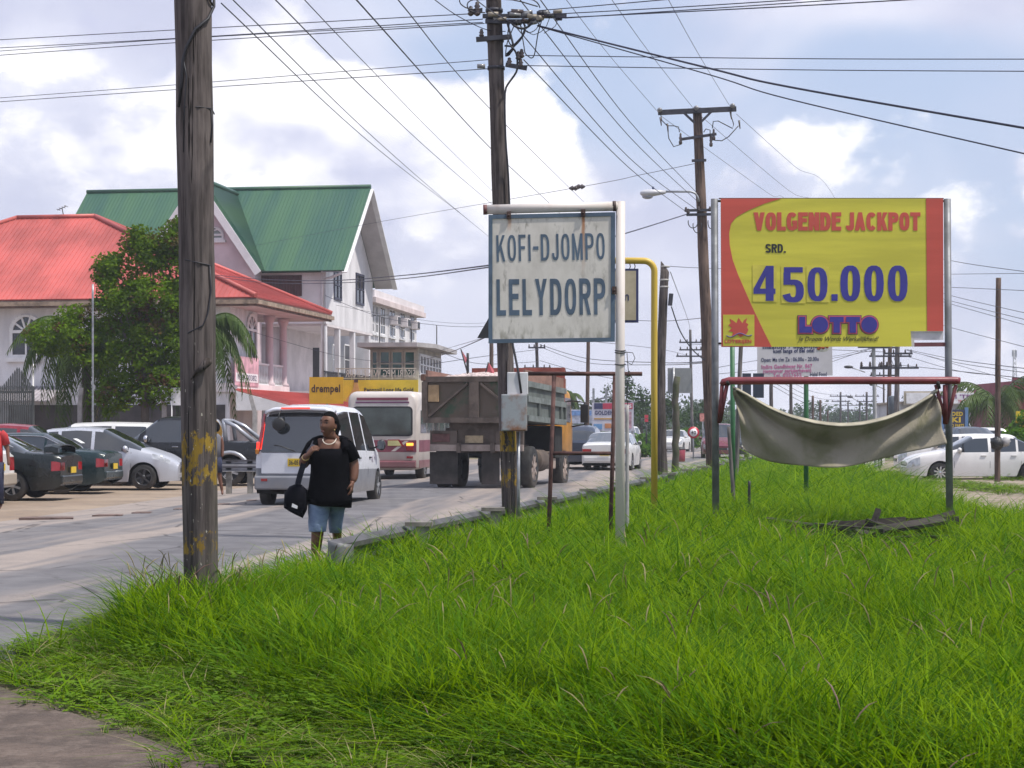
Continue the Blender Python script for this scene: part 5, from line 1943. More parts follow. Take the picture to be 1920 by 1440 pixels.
# chassis
mb = MB()
for sd in (1, -1):
    mb.box(sd * .42 - .05, sd * .42 + .05, .1, Lt + 1.7, .88, 1.12)
mb.box(-.9, .9, .7, .9, .95, 1.5)
mb.box(-.7, .7, .3, .5, 1.05, 1.62)
mb.box(-.37, .37, 1.2, 4.4, 1.12, 1.6)
mb.build('chassis', frame_m, tk)
box_part(tk, 'dark_filler_box', under_black, -1.16, 1.17, Lt - .75, Lt + .2, .78, 1.62, .03)  # black box added so the gap under the bed front looks dark
box_part(tk, 'rear_beam', dusty_b, -1.16, 1.16, .18, .32, .92, 1.08, .01)
for sd in (1, -1):
    lb = box_part(tk, 'lamp_box', frame_m, sd * .82 - .34, sd * .82 + .34, .2, .34, 1.085, 1.42, .01)
    box_part(lb, 'tail_light', mat('lamp_dusty', (.13, .05, .045), .6, .3, 5), sd * .86 - .24, sd * .86 + .2, .18, .2, 1.14, 1.34, .01)
box_part(tk, 'number_plate', mat('plate_dusty', (.42, .32, .2), .8, .3, 5), -.30, .15, .28, .31, 1.12, 1.3, .004)
for sd in (1, -1):
    mf = MB()
    mf.box(*((-1.20, -.50) if sd < 0 else (.10, .55)), .34, .36, .12, .9)
    mf.build('mudflap', mat('mudflap', (.045, .038, .034), .9, .3, 3, dust=((.16, .13, .11), -.1, .5, .6)), tk)
    for xo in (.70, 1.08):
        wheel(tk, sd * xo, 1.25, .53, .27, sd, dusty_b, 8)
    wheel(tk, sd * 1.0, Lt + .75, .51, .28, sd, dusty_b, 8)
    ga_ = MB()
    ga_.tube([(sd * 1.0, Lt + .75 + .62 * cos(a), .51 + .62 * sin(a)) for a in np.linspace(.1, pi - .1, 10)], .12, 6)
    ga_.build('mudguard', black_trim, tk)
mb = MB()
mb.lathe([(.28, 0), (.29, .02), (.29, 1.0), (.28, 1.02)], (.85, 2.5, .72), 'y', 16)
mb.build('fuel_tank', frame_m, tk)
box_part(tk, 'tool_box', dusty_b, .62, 1.12, 3.7, 4.3, .5, .95, .03)
# stakes with faded pennants standing in the load
for x, z, col, lean in ((-.42, .62, (.45, .14, .17), -.18), (.02, .30, (.45, .10, .12), .08)):
    mb = MB()
    mb.tube([(x, 1.0, z1b + .1), (x + lean, 1.0, z1b + .1 + z)], .018, 5)
    fo = mb.build('flag_stick', metal_dark)
    tag(fo, 'thin stick with a taller faded pink pennant standing in the truck load' if z > .5 else 'short stick with a small red pennant standing in the truck load', 'flag')
    mb = MB()
    h_ = z1b + .1 + z
    mb.add([(x + lean, 1.0, h_), (x + lean + .14, 1.03, h_ - .22), (x + lean + .13, .98, h_ - .34), (x + lean * .4, 1.0, h_ - .32)], [(0, 1, 2, 3)])
    mb.add([(x + lean, 1.012, h_), (x + lean + .14, 1.042, h_ - .22), (x + lean + .13, .992, h_ - .34), (x + lean * .4, 1.012, h_ - .32)], [(3, 2, 1, 0)])
    mb.build('pennant', mat('pennant_%d' % int(z * 100), col, .8), fo)
    fo['_truck'] = 1
mb = MB()
mb.tube([(-.16, 3.5, z1b - .1), (-.16, 3.5, z1b + .62)], .075, 8)
stk = mb.build('exhaust_stack', metal_dark, tk)
TK_H = 13.0
tk_loc = Vector((X(889, 46.4), 46.2, 0.0))
tk.location = tk_loc
tk.rotation_euler = (R(-1.2), 0, R(-TK_H))
tk.location.z = .03
for o in [q for q in D.objects if q.name.startswith('flag_stick')]:
    o.matrix_basis = tk.matrix_basis
    del o['_truck']

# ---- traffic farther along the road --------------------------------------------------------------
RG = 'cars driving on the road'
sedan('older white saloon seen from behind past the dump truck', paint('white', (0.66, 0.65, 0.64), .15), X(1134, 66), 66, 10, 4.5, 1.7, 1.36, group=RG, name='car', glass=car_glass_lit, plate_s='')
hatch('dark blue hatchback driving just ahead of the dump truck', paint('navy', (0.03, 0.04, 0.07), .2), X(1078, 68), 68, 9, 3.9, 1.65, 1.6, RG, rim_silver, name='car')
wagon('distant white car with maroon stripe coming past the bushes', paint('white', (0.66, 0.65, 0.64), .15), X(1188, 128), 131, 200, 4.3, 1.68, 1.65, RG, name='car', lower=paint('maroon', (0.20, 0.018, 0.03), .15))
wagon('maroon pickup facing us behind the tall crossarm pole', paint('maroon_dark', (0.14, 0.025, 0.04), .1), X(1352, 97), 98, 186, 4.5, 1.8, 1.72, RG, name='car', cat='car')
sedan('small black car facing us with white plate beside the crossarm pole', paint('black_green', (0.010, 0.018, 0.018), .18), X(1388, 96), 99, 188, 4.3, 1.68, 1.45, group=RG, name='car', plate_m=plate_white)
sedan('distant white car behind the grey back of the road sign', paint('white', (0.66, 0.65, 0.64), .15), X(1283, 118), 122, 193, 4.3, 1.66, 1.4, group=RG, name='car')

# ---- vehicles on the far side track ------------------------------------------------------------------
SG = 'white cars parked on the side track'
sw = paint('side_white', (0.70, 0.68, 0.68), .12)
sedan('white saloon with multi spoke wheels parked side on beside the reddish pole', sw, X(1985, 57.5), 57.5, -88, 4.6, 1.72, 1.40, group=SG, rims=chrome, spokes=9, z=-.12)
wagon('white van parked behind the roof of the side on white saloon', sw, X(1900, 74), 74, -84, 4.3, 1.7, 1.62, SG, name='van', cat='van', z=-.1)
wagon('white estate parked between the white saloon and the white van', sw, X(1915, 66.5), 66.5, -86, 4.3, 1.66, 1.42, SG, z=-.12)
sedan('white car nose on in the grass below the sagging canvas', sw, X(1640, 72), 74, 205, 4.4, 1.7, 1.40, group=SG, z=-.12)
hatch('dark blue hatchback parked behind the grey signboard post', paint('navy', (0.03, 0.04, 0.07), .2), X(1795, 74), 75, 170, 3.9, 1.66, 1.55, 'dark cars on the side track')

# ================================================================ POLES, SIGNS, FENCES
timber = polemat('timber_dark', (0.105, 0.088, 0.085), (0.035, 0.028, 0.025))
timber_red = polemat('timber_reddish', (0.14, 0.098, 0.08), (0.055, 0.038, 0.032))
timber_grey = polemat('timber_grey', (0.17, 0.155, 0.15), (0.06, 0.055, 0.055))
steel_blue = mat('steel_dark', (0.045, 0.045, 0.06), .6, .3, 6, metal=.2)
porcelain = mat('porcelain_brown', (0.07, 0.05, 0.045), .25, .3, 5, coat=.4)
porcelain_grey = mat('porcelain_grey', (0.22, 0.22, 0.23), .3, .2, 5, coat=.3)
cable_m = mat('cable_black', (0.018, 0.018, 0.025), .55)


def shaft(root, h, r0, r1, lean, m_, name='shaft', wob=.012, n=14, bend=None, cut=False):
    pts_, rs = [], []
    k = 14
    for i in range(k + 1):
        t = i / k
        bx = bend(t) if bend else 0
        pts_.append((lean[0] * t + bx + random.uniform(-wob, wob), lean[1] * t + random.uniform(-wob, wob), -.25 + (h + .25) * t))
        rs.append((r0 + (r1 - r0) * t) * random.uniform(.97, 1.03))
    mb = MB()
    mb.tube(pts_, rs, n)
    if cut:
        for q in range(len(mb.v) - n, len(mb.v)):
            x, y, z = mb.v[q]
            mb.v[q] = (x, y, z - (x - pts_[-1][0]) * 1.3)
    return mb.build(name, m_, root)


def insul(mb, c, r=.055, h=.13, mi=0):
    c = Vector(c)
    mb.lathe([(.3 * r, 0), (r * .9, .02), (r, h * .25), (r * .6, h * .4), (r * .95, h * .55), (r * .55, h * .72), (r * .6, h * .9), (r * .2, h)], c, 'z', 10, mi)


# ---- front pole ---------------------------------------------------------------
d1 = 14.2
p1b = Vector((X(379, d1), d1, 0))
lean1 = X(362, d1) - p1b.x
pole1 = thing('utility_pole', 'thick weathered timber pole with flaking yellow paint bands standing in the grass', 'pole', p1b)
zt1 = Z(-330, d1)
tp1 = polemat('timber_front', (0.122, 0.102, 0.097), (0.045, 0.037, 0.036), bands=((1.075, 1.475, .49), (.565, .735, .46)))
shaft(pole1, zt1, .126, .140, ((X(362, d1) - p1b.x) * zt1 / Z(0, d1) * 1.0, 0), tp1, wob=.003, n=20)


def on1(px, py, out=.0):
    z = Z(py, d1)
    cxp = 379 + (364 - 379) * z / Z(0, d1)
    r = .126 + .014 * z / zt1
    dx = max(-1, min(1, (px - cxp) / (F / d1) / r))
    a = math.asin(dx)
    return Vector((X(cxp, d1) - p1b.x + (r + out) * sin(a), -(r + out) * cos(a), z))


for ptsx, rr in (([(402, -40), (401, 12), (392, 40), (372, 62), (356, 96), (350, 118), (347, 160), (341, 205)], .012),
                 ([(350, 118), (356, 150), (352, 200), (350, 290)], .006), ([(402, 12), (395, 5), (388, -20)], .008),
                 ([(337, 208), (352, 206), (378, 206), (398, 206), (404, 214)], .005), ([(398, 208), (399, 240), (397, 270)], .006),
                 ([(337, 487), (355, 490), (380, 496), (399, 500)], .005), ([(396, 500), (398, 545), (393, 590), (385, 612), (360, 625), (338, 640)], .006)):
    mb = MB()
    mb.tube([on1(x_, y_, rr * .8) for x_, y_ in ptsx], rr, 6)
    mb.build('cable', cable_m, pole1)
mb = MB()
mb.tube([on1(387, 684, .0), on1(389, 680, .05), on1(383, 690, .04), on1(372, 700, .01), on1(364, 712, .0)], [.02, .035, .026, .014, .005], 8)
mb.build('knot', timber, pole1)

# ---- middle pole with cable cluster and meter boxes -------------------------------
d2 = 24.6
s2 = F / d2
p2b = Vector((X(960, d2), d2, 0))
pole2 = thing('utility_pole', 'dark timber pole carrying a tangle of cables, with meter boxes behind the white town sign', 'pole', p2b)
zt2 = Z(-90, d2)
lx2 = (X(926, d2) - p2b.x) / Z(0, d2)
tp2 = polemat('timber_middle', (0.115, 0.095, 0.09), (0.035, 0.028, 0.027), bands=((1.20, 1.46, .52), (.74, .98, .49)))
shaft(pole2, zt2, .108, .098, (lx2 * zt2, 0), tp2, wob=.003, n=18)


def on2(px, py, fwd=0.0):
    return Vector((X(px, d2) - p2b.x, -fwd, Z(py, d2)))


mb = MB()
mb.beam(on2(893, 78, .13), on2(957, 73, .13), .07, .055)
arm = mb.build('crossarm', steel_blue, pole2)
mb = MB()
insul(mb, on2(903, 74, .13), .035, .11)
mb.build('insulator', porcelain, arm)
for a, b in (((884, 25), (905, 24)), ((905, 34), (1062, 34)), ((910, 44), (1000, 44))):
    mb = MB()
    mb.beam(on2(*a, .12), on2(*b, .12), .05, .05)
    mb.build('bracket', steel_blue, pole2)
for i in range(26):
    px, py = random.uniform(905, 1060), random.uniform(22, 48)
    if px > 1000:
        py = random.uniform(26, 40)
    mb = MB()
    l = random.uniform(8, 24)
    mb.tube([on2(px, py, random.uniform(.08, .2)), on2(px + l, py + random.uniform(-3, 3), random.uniform(.08, .2))], random.uniform(.016, .035), 7)
    mb.build('clamp', random.choice([porcelain, porcelain_grey, steel_blue, mat('clamp_tan', (.30, .26, .21), .6, .3, 6)]), pole2)
for px, py in ((883, 26), (895, 18), (895, 26)):
    mb = MB()
    insul(mb, on2(px, py + 8, .12), .045, .13)
    mb.build('insulator', porcelain, pole2)
for z in (20, 36, 128, 76):
    mb = MB()
    mb.lathe([(.107, -.02), (.112, -.02), (.112, .02), (.107, .02)], Vector((lx2 * Z(z, d2), 0, Z(z, d2))), 'z', 18)
    mb.build('band', steel_blue, pole2)
for pts_, rr in (([(905, 20), (880, 22), (864, 12), (866, -2), (900, -6), (960, -4), (1000, 6), (1012, 18)], .008),
                 ([(910, 28), (882, 26), (878, 10), (900, 3), (960, 3), (1008, 16)], .008),
                 ([(950, 42), (960, 80), (962, 95), (955, 105), (948, 108)], .014), ([(955, 42), (968, 56), (985, 58), (1002, 44)], .015),
                 ([(978, 40), (985, 60), (975, 80), (960, 95), (950, 105)], .012), ([(975, 44), (982, 90), (985, 105), (995, 112), (1002, 105), (1008, 70), (1016, 40)], .007),
                 ([(946, 90), (958, 92), (968, 105), (970, 122), (968, 138), (955, 158), (947, 180), (948, 260), (953, 330), (957, 430)], .013),
                 ([(1012, 42), (1005, 60), (990, 66), (975, 52)], .006), ([(955, 48), (952, 75), (960, 90), (978, 72), (985, 50)], .008),
                 ([(967, 45), (952, 82), (948, 106)], .007), ([(1030, 38), (1020, 60), (1000, 70), (985, 60)], .005), ([(1045, 38), (1040, 55), (1020, 66)], .005)):
    mb = MB()
    sm_ = []
    for i in range(len(pts_) - 1):
        for t in (0, .33, .66):
            q0, q1, q2, q3 = pts_[max(i - 1, 0)], pts_[i], pts_[i + 1], pts_[min(i + 2, len(pts_) - 1)]
            cr = [0.5 * (2 * q1[k] + (q2[k] - q0[k]) * t + (2 * q0[k] - 5 * q1[k] + 4 * q2[k] - q3[k]) * t * t + (3 * q1[k] - q0[k] - 3 * q2[k] + q3[k]) * t ** 3) for k in (0, 1)]
            sm_.append(on2(cr[0], cr[1], .14 + .04 * sin(i * 1.3)))
    sm_.append(on2(*pts_[-1], .12))
    mb.tube(sm_, rr, 6)
    mb.build('cable_loop', cable_m, pole2)
mb = MB()
mb.beam(on2(948, 124, .1), on2(988, 131, .1), .05, .05)
arm = mb.build('bracket', steel_blue, pole2)
for px, py in ((955, 128), (972, 116), (978, 112), (976, 130)):
    mb = MB()
    insul(mb, on2(px, py, .1), .04, .12)
    mb.build('insulator', porcelain, arm)
mb = MB()
mb.tube([on2(895, 127, .1), on2(910, 127, .1)], .03, 8)
mb.build('insulator', porcelain_grey, pole2)
# boxes
wb_m = mat('box_white', (.60, .60, .62), .45, .12, 3)
mb = MB()
a, b = on2(951, 742), on2(990, 699)
mb.box(a.x, b.x, -.30, -.10, a.z + .005, b.z)
mb.build('meter_box', wb_m, pole2, bevel=.012)
gb_m = mat('box_rusty', (.30, .32, .34), .6, 0, 2.4, col2=(.22, .10, .05), lo=.46, hi=.62, bump=.2)
mb = MB()
a, b = on2(940, 808), on2(988, 740)
mb.box(a.x, b.x, -.36, -.10, a.z, b.z)
gb = mb.build('meter_box', gb_m, pole2, bevel=.008)
mb = MB()
mb.box(a.x + .012, b.x - .012, -.372, -.361, a.z + .012, b.z - .012)
mb.build('lid', gb_m, gb, bevel=.004)
mb = MB()
mb.tube([on2(952, 575, .12), on2(962, 650, .13), on2(972, 700, .31), on2(977, 738, .30)], .015, 6)
mb.build('cable', cable_m, pole2)
mb = MB()
mb.tube([on2(972, 810, .12), on2(972, 1010, .12)], .022, 8)
mb.build('conduit', metal_galv, pole2)
# triangular warning sign fixed behind the town sign
tsn = thing('warning_sign', 'dark back of a triangular warning sign on the cable tangle pole', 'sign', p2b + on2(930, 610, .13))
mb = MB()
mb.prism([(-.24, -.17), (.24, -.17), (0, .25)], -.012, .012)
mb.build('panel', mat('sign_back_black', (.025, .025, .03), .6), tsn, bevel=.004)

# ---- pole with crossarm and street lamp ---------------------------------------------
d3 = 52.0
p3b = Vector((X(1338, d3), d3, 0))
pole3 = thing('utility_pole', 'tall brown timber pole with crossarm and street lamp beside the lottery billboard', 'pole', p3b)
zt3 = Z(203, d3)
lx3 = (X(1307, d3) - p3b.x) / zt3
shaft(pole3, zt3, .175, .125, (lx3 * zt3, 0), timber_red, wob=.006, n=16)


def on3(px, py, fwd=0.0):
    return Vector((X(px, d3) - p3b.x, -fwd, Z(py, d3)))


mb = MB()
mb.beam(on3(1233, 213, .16), on3(1379, 206, .16), .11, .13)
arm = mb.build('crossarm', steel_blue, pole3)
for a, b in (((1279, 212), (1301, 232)), ((1334, 210), (1314, 230))):
    mb = MB()
    mb.beam(on3(*a, .2), on3(*b, .17), .03, .06)
    mb.build('brace', steel_blue, arm)
for px, py in ((1236, 212), (1304, 208), (1372, 204)):
    mb = MB()
    mb.lathe([(.04, -.1), (.065, -.05), (.075, 0), (.065, .05), (.04, .1)], on3(px, py - 3, .2), 'y', 14)
    mb.build('insulator', porcelain_grey, arm)
mb = MB()
mb.beam(on3(1276, 263, .16), on3(1342, 253, .16), .07, .07)
arm2 = mb.build('crossarm', steel_blue, pole3)
for px, py in ((1275, 262), (1337, 254), (1332, 266)):
    mb = MB()
    insul(mb, on3(px, py + 11, .16), .05, .32)
    mb.build('arrester', porcelain, arm2)
for pts_ in ([(1238, 218), (1240, 228), (1250, 238), (1262, 238), (1271, 240), (1273, 250)], [(1250, 240), (1253, 262), (1262, 277), (1274, 273)],
             [(1334, 243), (1336, 230), (1345, 229), (1372, 243), (1374, 235), (1368, 215)], [(1383, 238), (1365, 258), (1352, 266), (1338, 265)],
             [(1318, 250), (1322, 244), (1330, 246), (1330, 262)]):
    mb = MB()
    mb.tube([on3(x_, y_, .2) for x_, y_ in pts_], .014, 5)
    mb.build('jumper', cable_m, pole3)
for px, py, l in ((1237, 222, 16), (1250, 234, 16), (1368, 212, 14), (1384, 228, 16)):
    mb = MB()
    mb.tube([on3(px, py, .2), on3(px + 2, py + l, .2)], [.03, .012], 6)
    mb.build('clamp', porcelain, pole3)
for z in (303, 396, 404):
    mb = MB()
    mb.beam(on3(1296 if z == 303 else 1286, z, .17), on3(1323 if z == 303 else 1336, z - 1, .17), .05, .07)
    mb.build('bracket', steel_blue, pole3)
for px, py in ((1285, 395), (1289, 398), (1309, 394), (1330, 394)):
    mb = MB()
    insul(mb, on3(px, py + 4, .18), .05, .14)
    mb.build('insulator', porcelain, pole3)
for cx_, cy_, rx_, ry_ in ((1298, 418, 9, 11), (1306, 424, 8, 14), (1331, 418, 5, 12)):
    mb = MB()
    mb.tube([on3(cx_ + rx_ * cos(a), cy_ + ry_ * sin(a), .2) for a in np.linspace(-.3, pi + .3, 12)], .013, 5)
    mb.build('cable_loop', cable_m, pole3)
lamp = thing('street_lamp', 'grey street lamp head on a bent arm fixed to the crossarm pole', 'street lamp', p3b + on3(1309, 380, .2))
L0 = on3(1309, 380, .2)
mb = MB()
mb.tube([on3(x_, y_, .2) - L0 for x_, y_ in ((1309, 380), (1307, 371), (1302, 364), (1294, 361), (1280, 361), (1244, 361))], .03, 8)
mb.build('arm', metal_galv, lamp)
mb = MB()
c0 = on3(1222, 364, .2) - L0
mb.loft([[(c0.x + dx, c0.y + ry * cos(a), c0.z + oz + rz * sin(a)) for a in np.linspace(0, 2 * pi, 13)[:-1]] for dx, ry, rz, oz in
         ((.36, .05, .045, .03), (.2, .10, .07, .02), (.0, .15, .10, .01), (-.2, .15, .10, 0), (-.3, .08, .06, 0), (-.33, .02, .02, 0))])
lh = mb.build('lamp_housing', mat('lamp_grey', (.50, .50, .53), .4, .1, 3), lamp)
mb = MB()
mb.ball((c0.x - .13, c0.y, c0.z - .09), .15, .11, .07, 12, 8)
mb.build('lens', mat('lens_grey', (.32, .33, .38), .1, .2, 5, coat=.5), lh)
mb = MB()
mb.lathe([(.03, 0), (.03, .07), (.02, .08)], (c0.x + .02, c0.y, c0.z + .1), 'z', 8)
mb.build('photocell', mat('cell_blue', (.06, .09, .2), .4), lh)

# ---- short dark leaning pole ---------------------------------------------------------------
d4 = 48.0
p4b = Vector((X(1244, d4), d4, 0))
pole4 = thing('utility_pole', 'short dark bowed timber pole with a slanting cut top beside the yellow post', 'pole', p4b)
zt4 = Z(500, d4)
shaft(pole4, zt4, .135, .105, (X(1247, d4) - p4b.x, 0), timber, wob=.006, n=14, bend=lambda t: -.09 * sin(pi * t), cut=True)
for py in (500, 525, 538):
    mb = MB()
    zz = Z(py, d4)
    mb.lathe([(.112, -.02), (.117, -.02), (.117, .02), (.112, .02)], ((X(1247, d4) - p4b.x) * zz / zt4 - .09 * sin(pi * zz / zt4), 0, zz), 'z', 14)
    mb.build('strap', mat('strap_pale', (.42, .40, .38), .6), pole4)
mb = MB()
mb.cbox((X(1257, d4) - p4b.x, -.06, Z(562, d4)), (.10, .16, .3), (0, .1, 0))
mb.build('junction_box', steel_blue, pole4, bevel=.01)
tr_ = thing('tree_stump', 'mossy dead trunk standing behind the short dark pole', 'trunk', (X(1264, 50), 50, 0))
shaft(tr_, Z(706, 50), .10, .085, (.06, 0), mat('moss_bark', (.10, .085, .07), .9, 0, 6, col2=(.075, .085, .045), bump=.6), 'trunk', .035, 10)


def simple_pole(label, px0, py0, px1, d, r, m_=timber, cross=(), group=None, name='utility_pole', cat='pole', rt=None):
    b = Vector((X(px1, d), d, 0))
    t = thing(name, label, cat, b, group=group)
    h = Z(py0, d)
    lx = X(px0, d) - b.x
    shaft(t, h, r, rt or r * .8, (lx, 0), m_, wob=r * .05, n=10)
    for py, half in cross:
        zz = Z(py, d)
        mb = MB()
        mb.beam((lx * zz / h - half, -r, zz), (lx * zz / h + half, -r, zz), .08, .09)
        ca = mb.build('crossarm', steel_blue, t)
        for q in (-.9, -.3, .5, .9):
            mb = MB()
            insul(mb, (lx * zz / h + half * q, -r, zz + .04), .05, .16)
            mb.build('insulator', porcelain, ca)
    return t


FP = 'poles receding along the road'
simple_pole('slim brown pole rising between the rusty frame and the town sign', 1104, 560, 1100, 76, .085, timber_red, group=FP)
simple_pole('pair pole with small crossarm above the truck bed, shorter of the two beyond the truck', 1005, 600, 1012, 112, .11, timber, ((652, .5), (690, .8)), FP)
simple_pole('leaning reddish pole just behind the middle pole above the gravel load', 921, 600, 923, 96, .12, timber_red, group=FP)
simple_pole('short black post sticking up behind the gravel load', 877, 662, 877, 80, .07, metal_dark, group=FP, name='post', cat='post')
simple_pole('distant pole with two short arms above the back of the road sign', 1294, 618, 1299, 118, .10, timber_grey, ((642, .7), (656, .7), (668, .9)), FP)
simple_pole('thin leaning pole behind the left post of the lottery billboard'.replace('left post of the ', ''), 1391, 600, 1378, 44, .06, timber_grey, group=FP)
simple_pole('slanting grey stake standing in the grass at the foot of the billboard', 1366, 800, 1381, 30, .035, timber_grey, group=FP, name='stake', cat='stake')
simple_pole('grey concrete post with wires beneath the white corner of the billboard', 1636, 560, 1643, 60, .07, mat('concrete_post', (.36, .36, .37), .85, .15, 4), ((650, .5), (690, .45)), FP)
simple_pole('thick brown twin pole with transformer gear, nearer one of the pair', 1683, 625, 1680, 92, .14, timber_grey, ((663, .7), (690, 1.0)), FP)
simple_pole('thick brown twin pole with transformer gear, farther one of the pair', 1669, 640, 1665, 100, .13, timber_red, ((668, 1.1), (686, .6)), FP)
simple_pole('slender pole with a crossarm just beside the concrete post', 1657, 640, 1657, 110, .06, timber, ((652, .9), (704, .8)), FP)
tf = MB()
tf.lathe([(.26, 0), (.28, .03), (.28, .85), (.2, .92)], (0, 0, 0), 'z', 14)
tfo = tf.build('transformer', mat('transformer_grey', (.11, .13, .15), .5, .2, 4, metal=.2))
tfo.location = (X(1661, 96), 94, Z(778, 96))
tag(tfo, 'dark grey can transformer hung on the twin brown poles', 'transformer')
for i, (px, py, d, r) in enumerate(((1446, 650, 95, .11), (1483, 690, 110, .11), (1524, 742, 125, .10), (1538, 750, 140, .11), (1552, 770, 170, .10))):
    simple_pole(['first brown pole seen above the dip of the canvas, nearest the white notice', 'second brown pole above the dip of the canvas', 'third and reddish pole above the dip of the canvas',
                 'fourth and reddish pole above the dip of the canvas', 'fifth and smallest pole above the dip of the canvas'][i], px, py, px, d, r, timber_red if i > 1 else timber, group=FP)
for i, (px, py, d) in enumerate(((1576, 735, 210), (1590, 752, 260), (1625, 735, 190), (1612, 752, 240))):
    simple_pole(['first', 'third', 'last', 'fourth'][i] + ' tiny crossarm pole at the road end, counted from the green post', px, py, px, d, .13, timber, ((py + 8, 1.2), (py + 18, 1.0)), 'far poles at the end of the road')
rp_ = simple_pole('reddish brown pole with a black rubbish bag tied to it beside the white saloon', 1872, 521, 1870, 54.5, .085, timber_red, group=FP, rt=.075)
bag = thing('rubbish_bag', 'black and white rubbish bags tied to the reddish pole', 'bag', (X(1868, 54.3), 54.3, Z(830, 54.3)))
mb = MB()
mb.ball((-.02, -.15, -.02), .17, .16, .19, 14, 9, jit=.16)
mb.build('black_bag', mat('bag_black', (.015, .015, .016), .3, .3, 8, bump=.8), bag)
mb = MB()
mb.ball((.23, -.08, .02), .15, .14, .13, 14, 9, jit=.18)
mb.build('white_bag', mat('bag_white', (.42, .41, .42), .4, .3, 8, bump=.8), bag)
for px, py, ln, d in ((1594, 689, 28, 120), (1596, 745, 14, 180), (1640, 722, 20, 140)):
    o = thing('street_lamp', {1594: 'small far street lamp on a long arm beside the concrete post', 1596: 'tiny far street lamp below the long armed one', 1640: 'far street lamp arm behind the concrete post'}[px], 'street lamp', P(px, py, d), group='far street lamps')
    mb = MB()
    k_ = d / F
    mb.tube([(0, 0, 0), (ln * k_ * .5, 0, -4 * k_), (ln * k_, 0, -9 * k_)], .035, 5)
    mb.build('arm', metal_galv, o)
    mb = MB()
    mb.ball((-.1, 0, .03), .3, .14, .1, 10, 6)
    mb.build('lamp_head', metal_dark, o)

# ---- town sign KOFI-DJOMPO LELYDORP -----------------------------------------------------------
dk = 19.5
white_rust = mat('paint_white_rusty', (.60, .545, .51), .6, 0, 2.6, col2=(.36, .25, .19), lo=.53, hi=.78, stretch=(1, 1, .5), bump=.1)
kb = Vector((X(1163, dk), dk, 0))
kofi = thing('town_sign', 'white town name sign lettered KOFI-DJOMPO LELYDORP hanging from a white pipe gallows', 'sign', kb)
pt = lambda px, py, f=0.0: Vector((X(px, dk) - kb.x, -f, Z(py, dk)))
mb = MB()
mb.tube([(0, 0, -.2), pt(1162.5, 700), pt(1163.5, 378)], [.05, .048, .048], 18)
mb.build('post', white_rust, kofi)
mb = MB()
mb.tube([pt(912, 393), pt(1158, 386.5)], .048, 18)
arm = mb.build('arm', white_rust, kofi)
mb = MB()
mb.tube([pt(906, 393.2), pt(913, 393)], .051, 18)
mb.build('end_cap', mat('cap_maroon', (.14, .05, .05), .6, .3, 6), arm)
mb = MB()
mb.tube([pt(1149, 386.7), pt(1155, 386.4)], .053, 18)
mb.build('weld', mat('weld_dark', (.07, .045, .04), .7, .3, 8), arm)
# weathered panel: dirt, mould specks and two rust runs below the brackets
m = D.materials.new('sign_panel_weathered')
m.use_nodes = True
nt = NT(m.node_tree)
bs = m.node_tree.nodes['Principled BSDF']
ob = nt.n('ShaderNodeTexCoord').outputs['Object']
sx = nt.n('ShaderNodeSeparateXYZ', {0: ob})
c = nt.mix(nt.sstep(nt.noise(nt.mapping(ob, sc=(1.6, 1, .8)), 3.2, 6, .65), .38, .7), (.64, .60, .555), (.52, .485, .44))
mould = nt.m('MULTIPLY', nt.sstep(nt.noise(nt.mapping(ob, sc=(2.2, 1, .8)), 6, 6, .7), .53, .68), nt.sstep(nt.noise(ob, 1.7, 3), .42, .66))
c = nt.mix(nt.m('MULTIPLY', mould, .75), c, (.12, .11, .085))
low = nt.sstep(sx.outputs[2], pt(0, 600).z, pt(0, 640).z, 0, 1)
c = nt.mix(nt.m('MULTIPLY', low, nt.sstep(nt.noise(nt.mapping(ob, sc=(3, 1, 1)), 5, 5), .45, .65, 0, .75)), c, (.17, .155, .11))
for rx_, w_, zt_, zb_, am in ((pt(1093.5, 0).x, .026, pt(0, 405).z, pt(0, 528).z, .95), (pt(955, 0).x, .03, pt(0, 408).z, pt(0, 445).z, .7)):
    wob = nt.m('MULTIPLY', nt.m('SUBTRACT', nt.noise(ob, 7, 3), .5), .04)
    dxx = nt.m('ABSOLUTE', nt.m('SUBTRACT', nt.m('ADD', sx.outputs[0], wob), rx_))
    a = nt.m('MULTIPLY', nt.sstep(dxx, w_, w_ * .25), nt.m('MULTIPLY', nt.sstep(sx.outputs[2], zb_, zt_, 0.05, 1), nt.sstep(sx.outputs[2], zb_ - .02, zb_ + .1)))
    c = nt.mix(nt.m('MULTIPLY', a, am), c, (.36, .15, .055))
nt.set(bs.inputs['Base Color'], c)
bs.inputs['Roughness'].default_value = .55
panel_m = m
slate = mat('sign_slate_blue', (.075, .115, .17), .6, .2, 5, dust=None)
mb = MB()
fr_o = [pt(916, 404), pt(1153, 399), pt(1152.5, 641), pt(916, 644)]
fr_i = [pt(923.5, 411.5), pt(1145, 406.5), pt(1144.5, 633.5), pt(923.5, 636.5)]
q = fr_i
mb.add([(p_.x, -.052, p_.z) for p_ in reversed(q)] + [(p_.x, -.03, p_.z) for p_ in reversed(q)], [(3, 2, 1, 0)[::-1], (4, 5, 6, 7)[::-1]])
mb.build('panel', panel_m, kofi)
mb = MB()
for i in range(4):
    j = (i + 1) % 4
    v_ = [fr_o[i], fr_o[j], fr_i[j], fr_i[i]]
    vs = [(p_.x, -.062, p_.z) for p_ in v_] + [(p_.x, -.025, p_.z) for p_ in v_]
    mb.add(vs, [(3, 2, 1, 0), (4, 5, 6, 7), (0, 1, 5, 4), (1, 2, 6, 5), (2, 3, 7, 6), (3, 0, 4, 7)])
mb.build('frame', slate, kofi)
mb = MB()
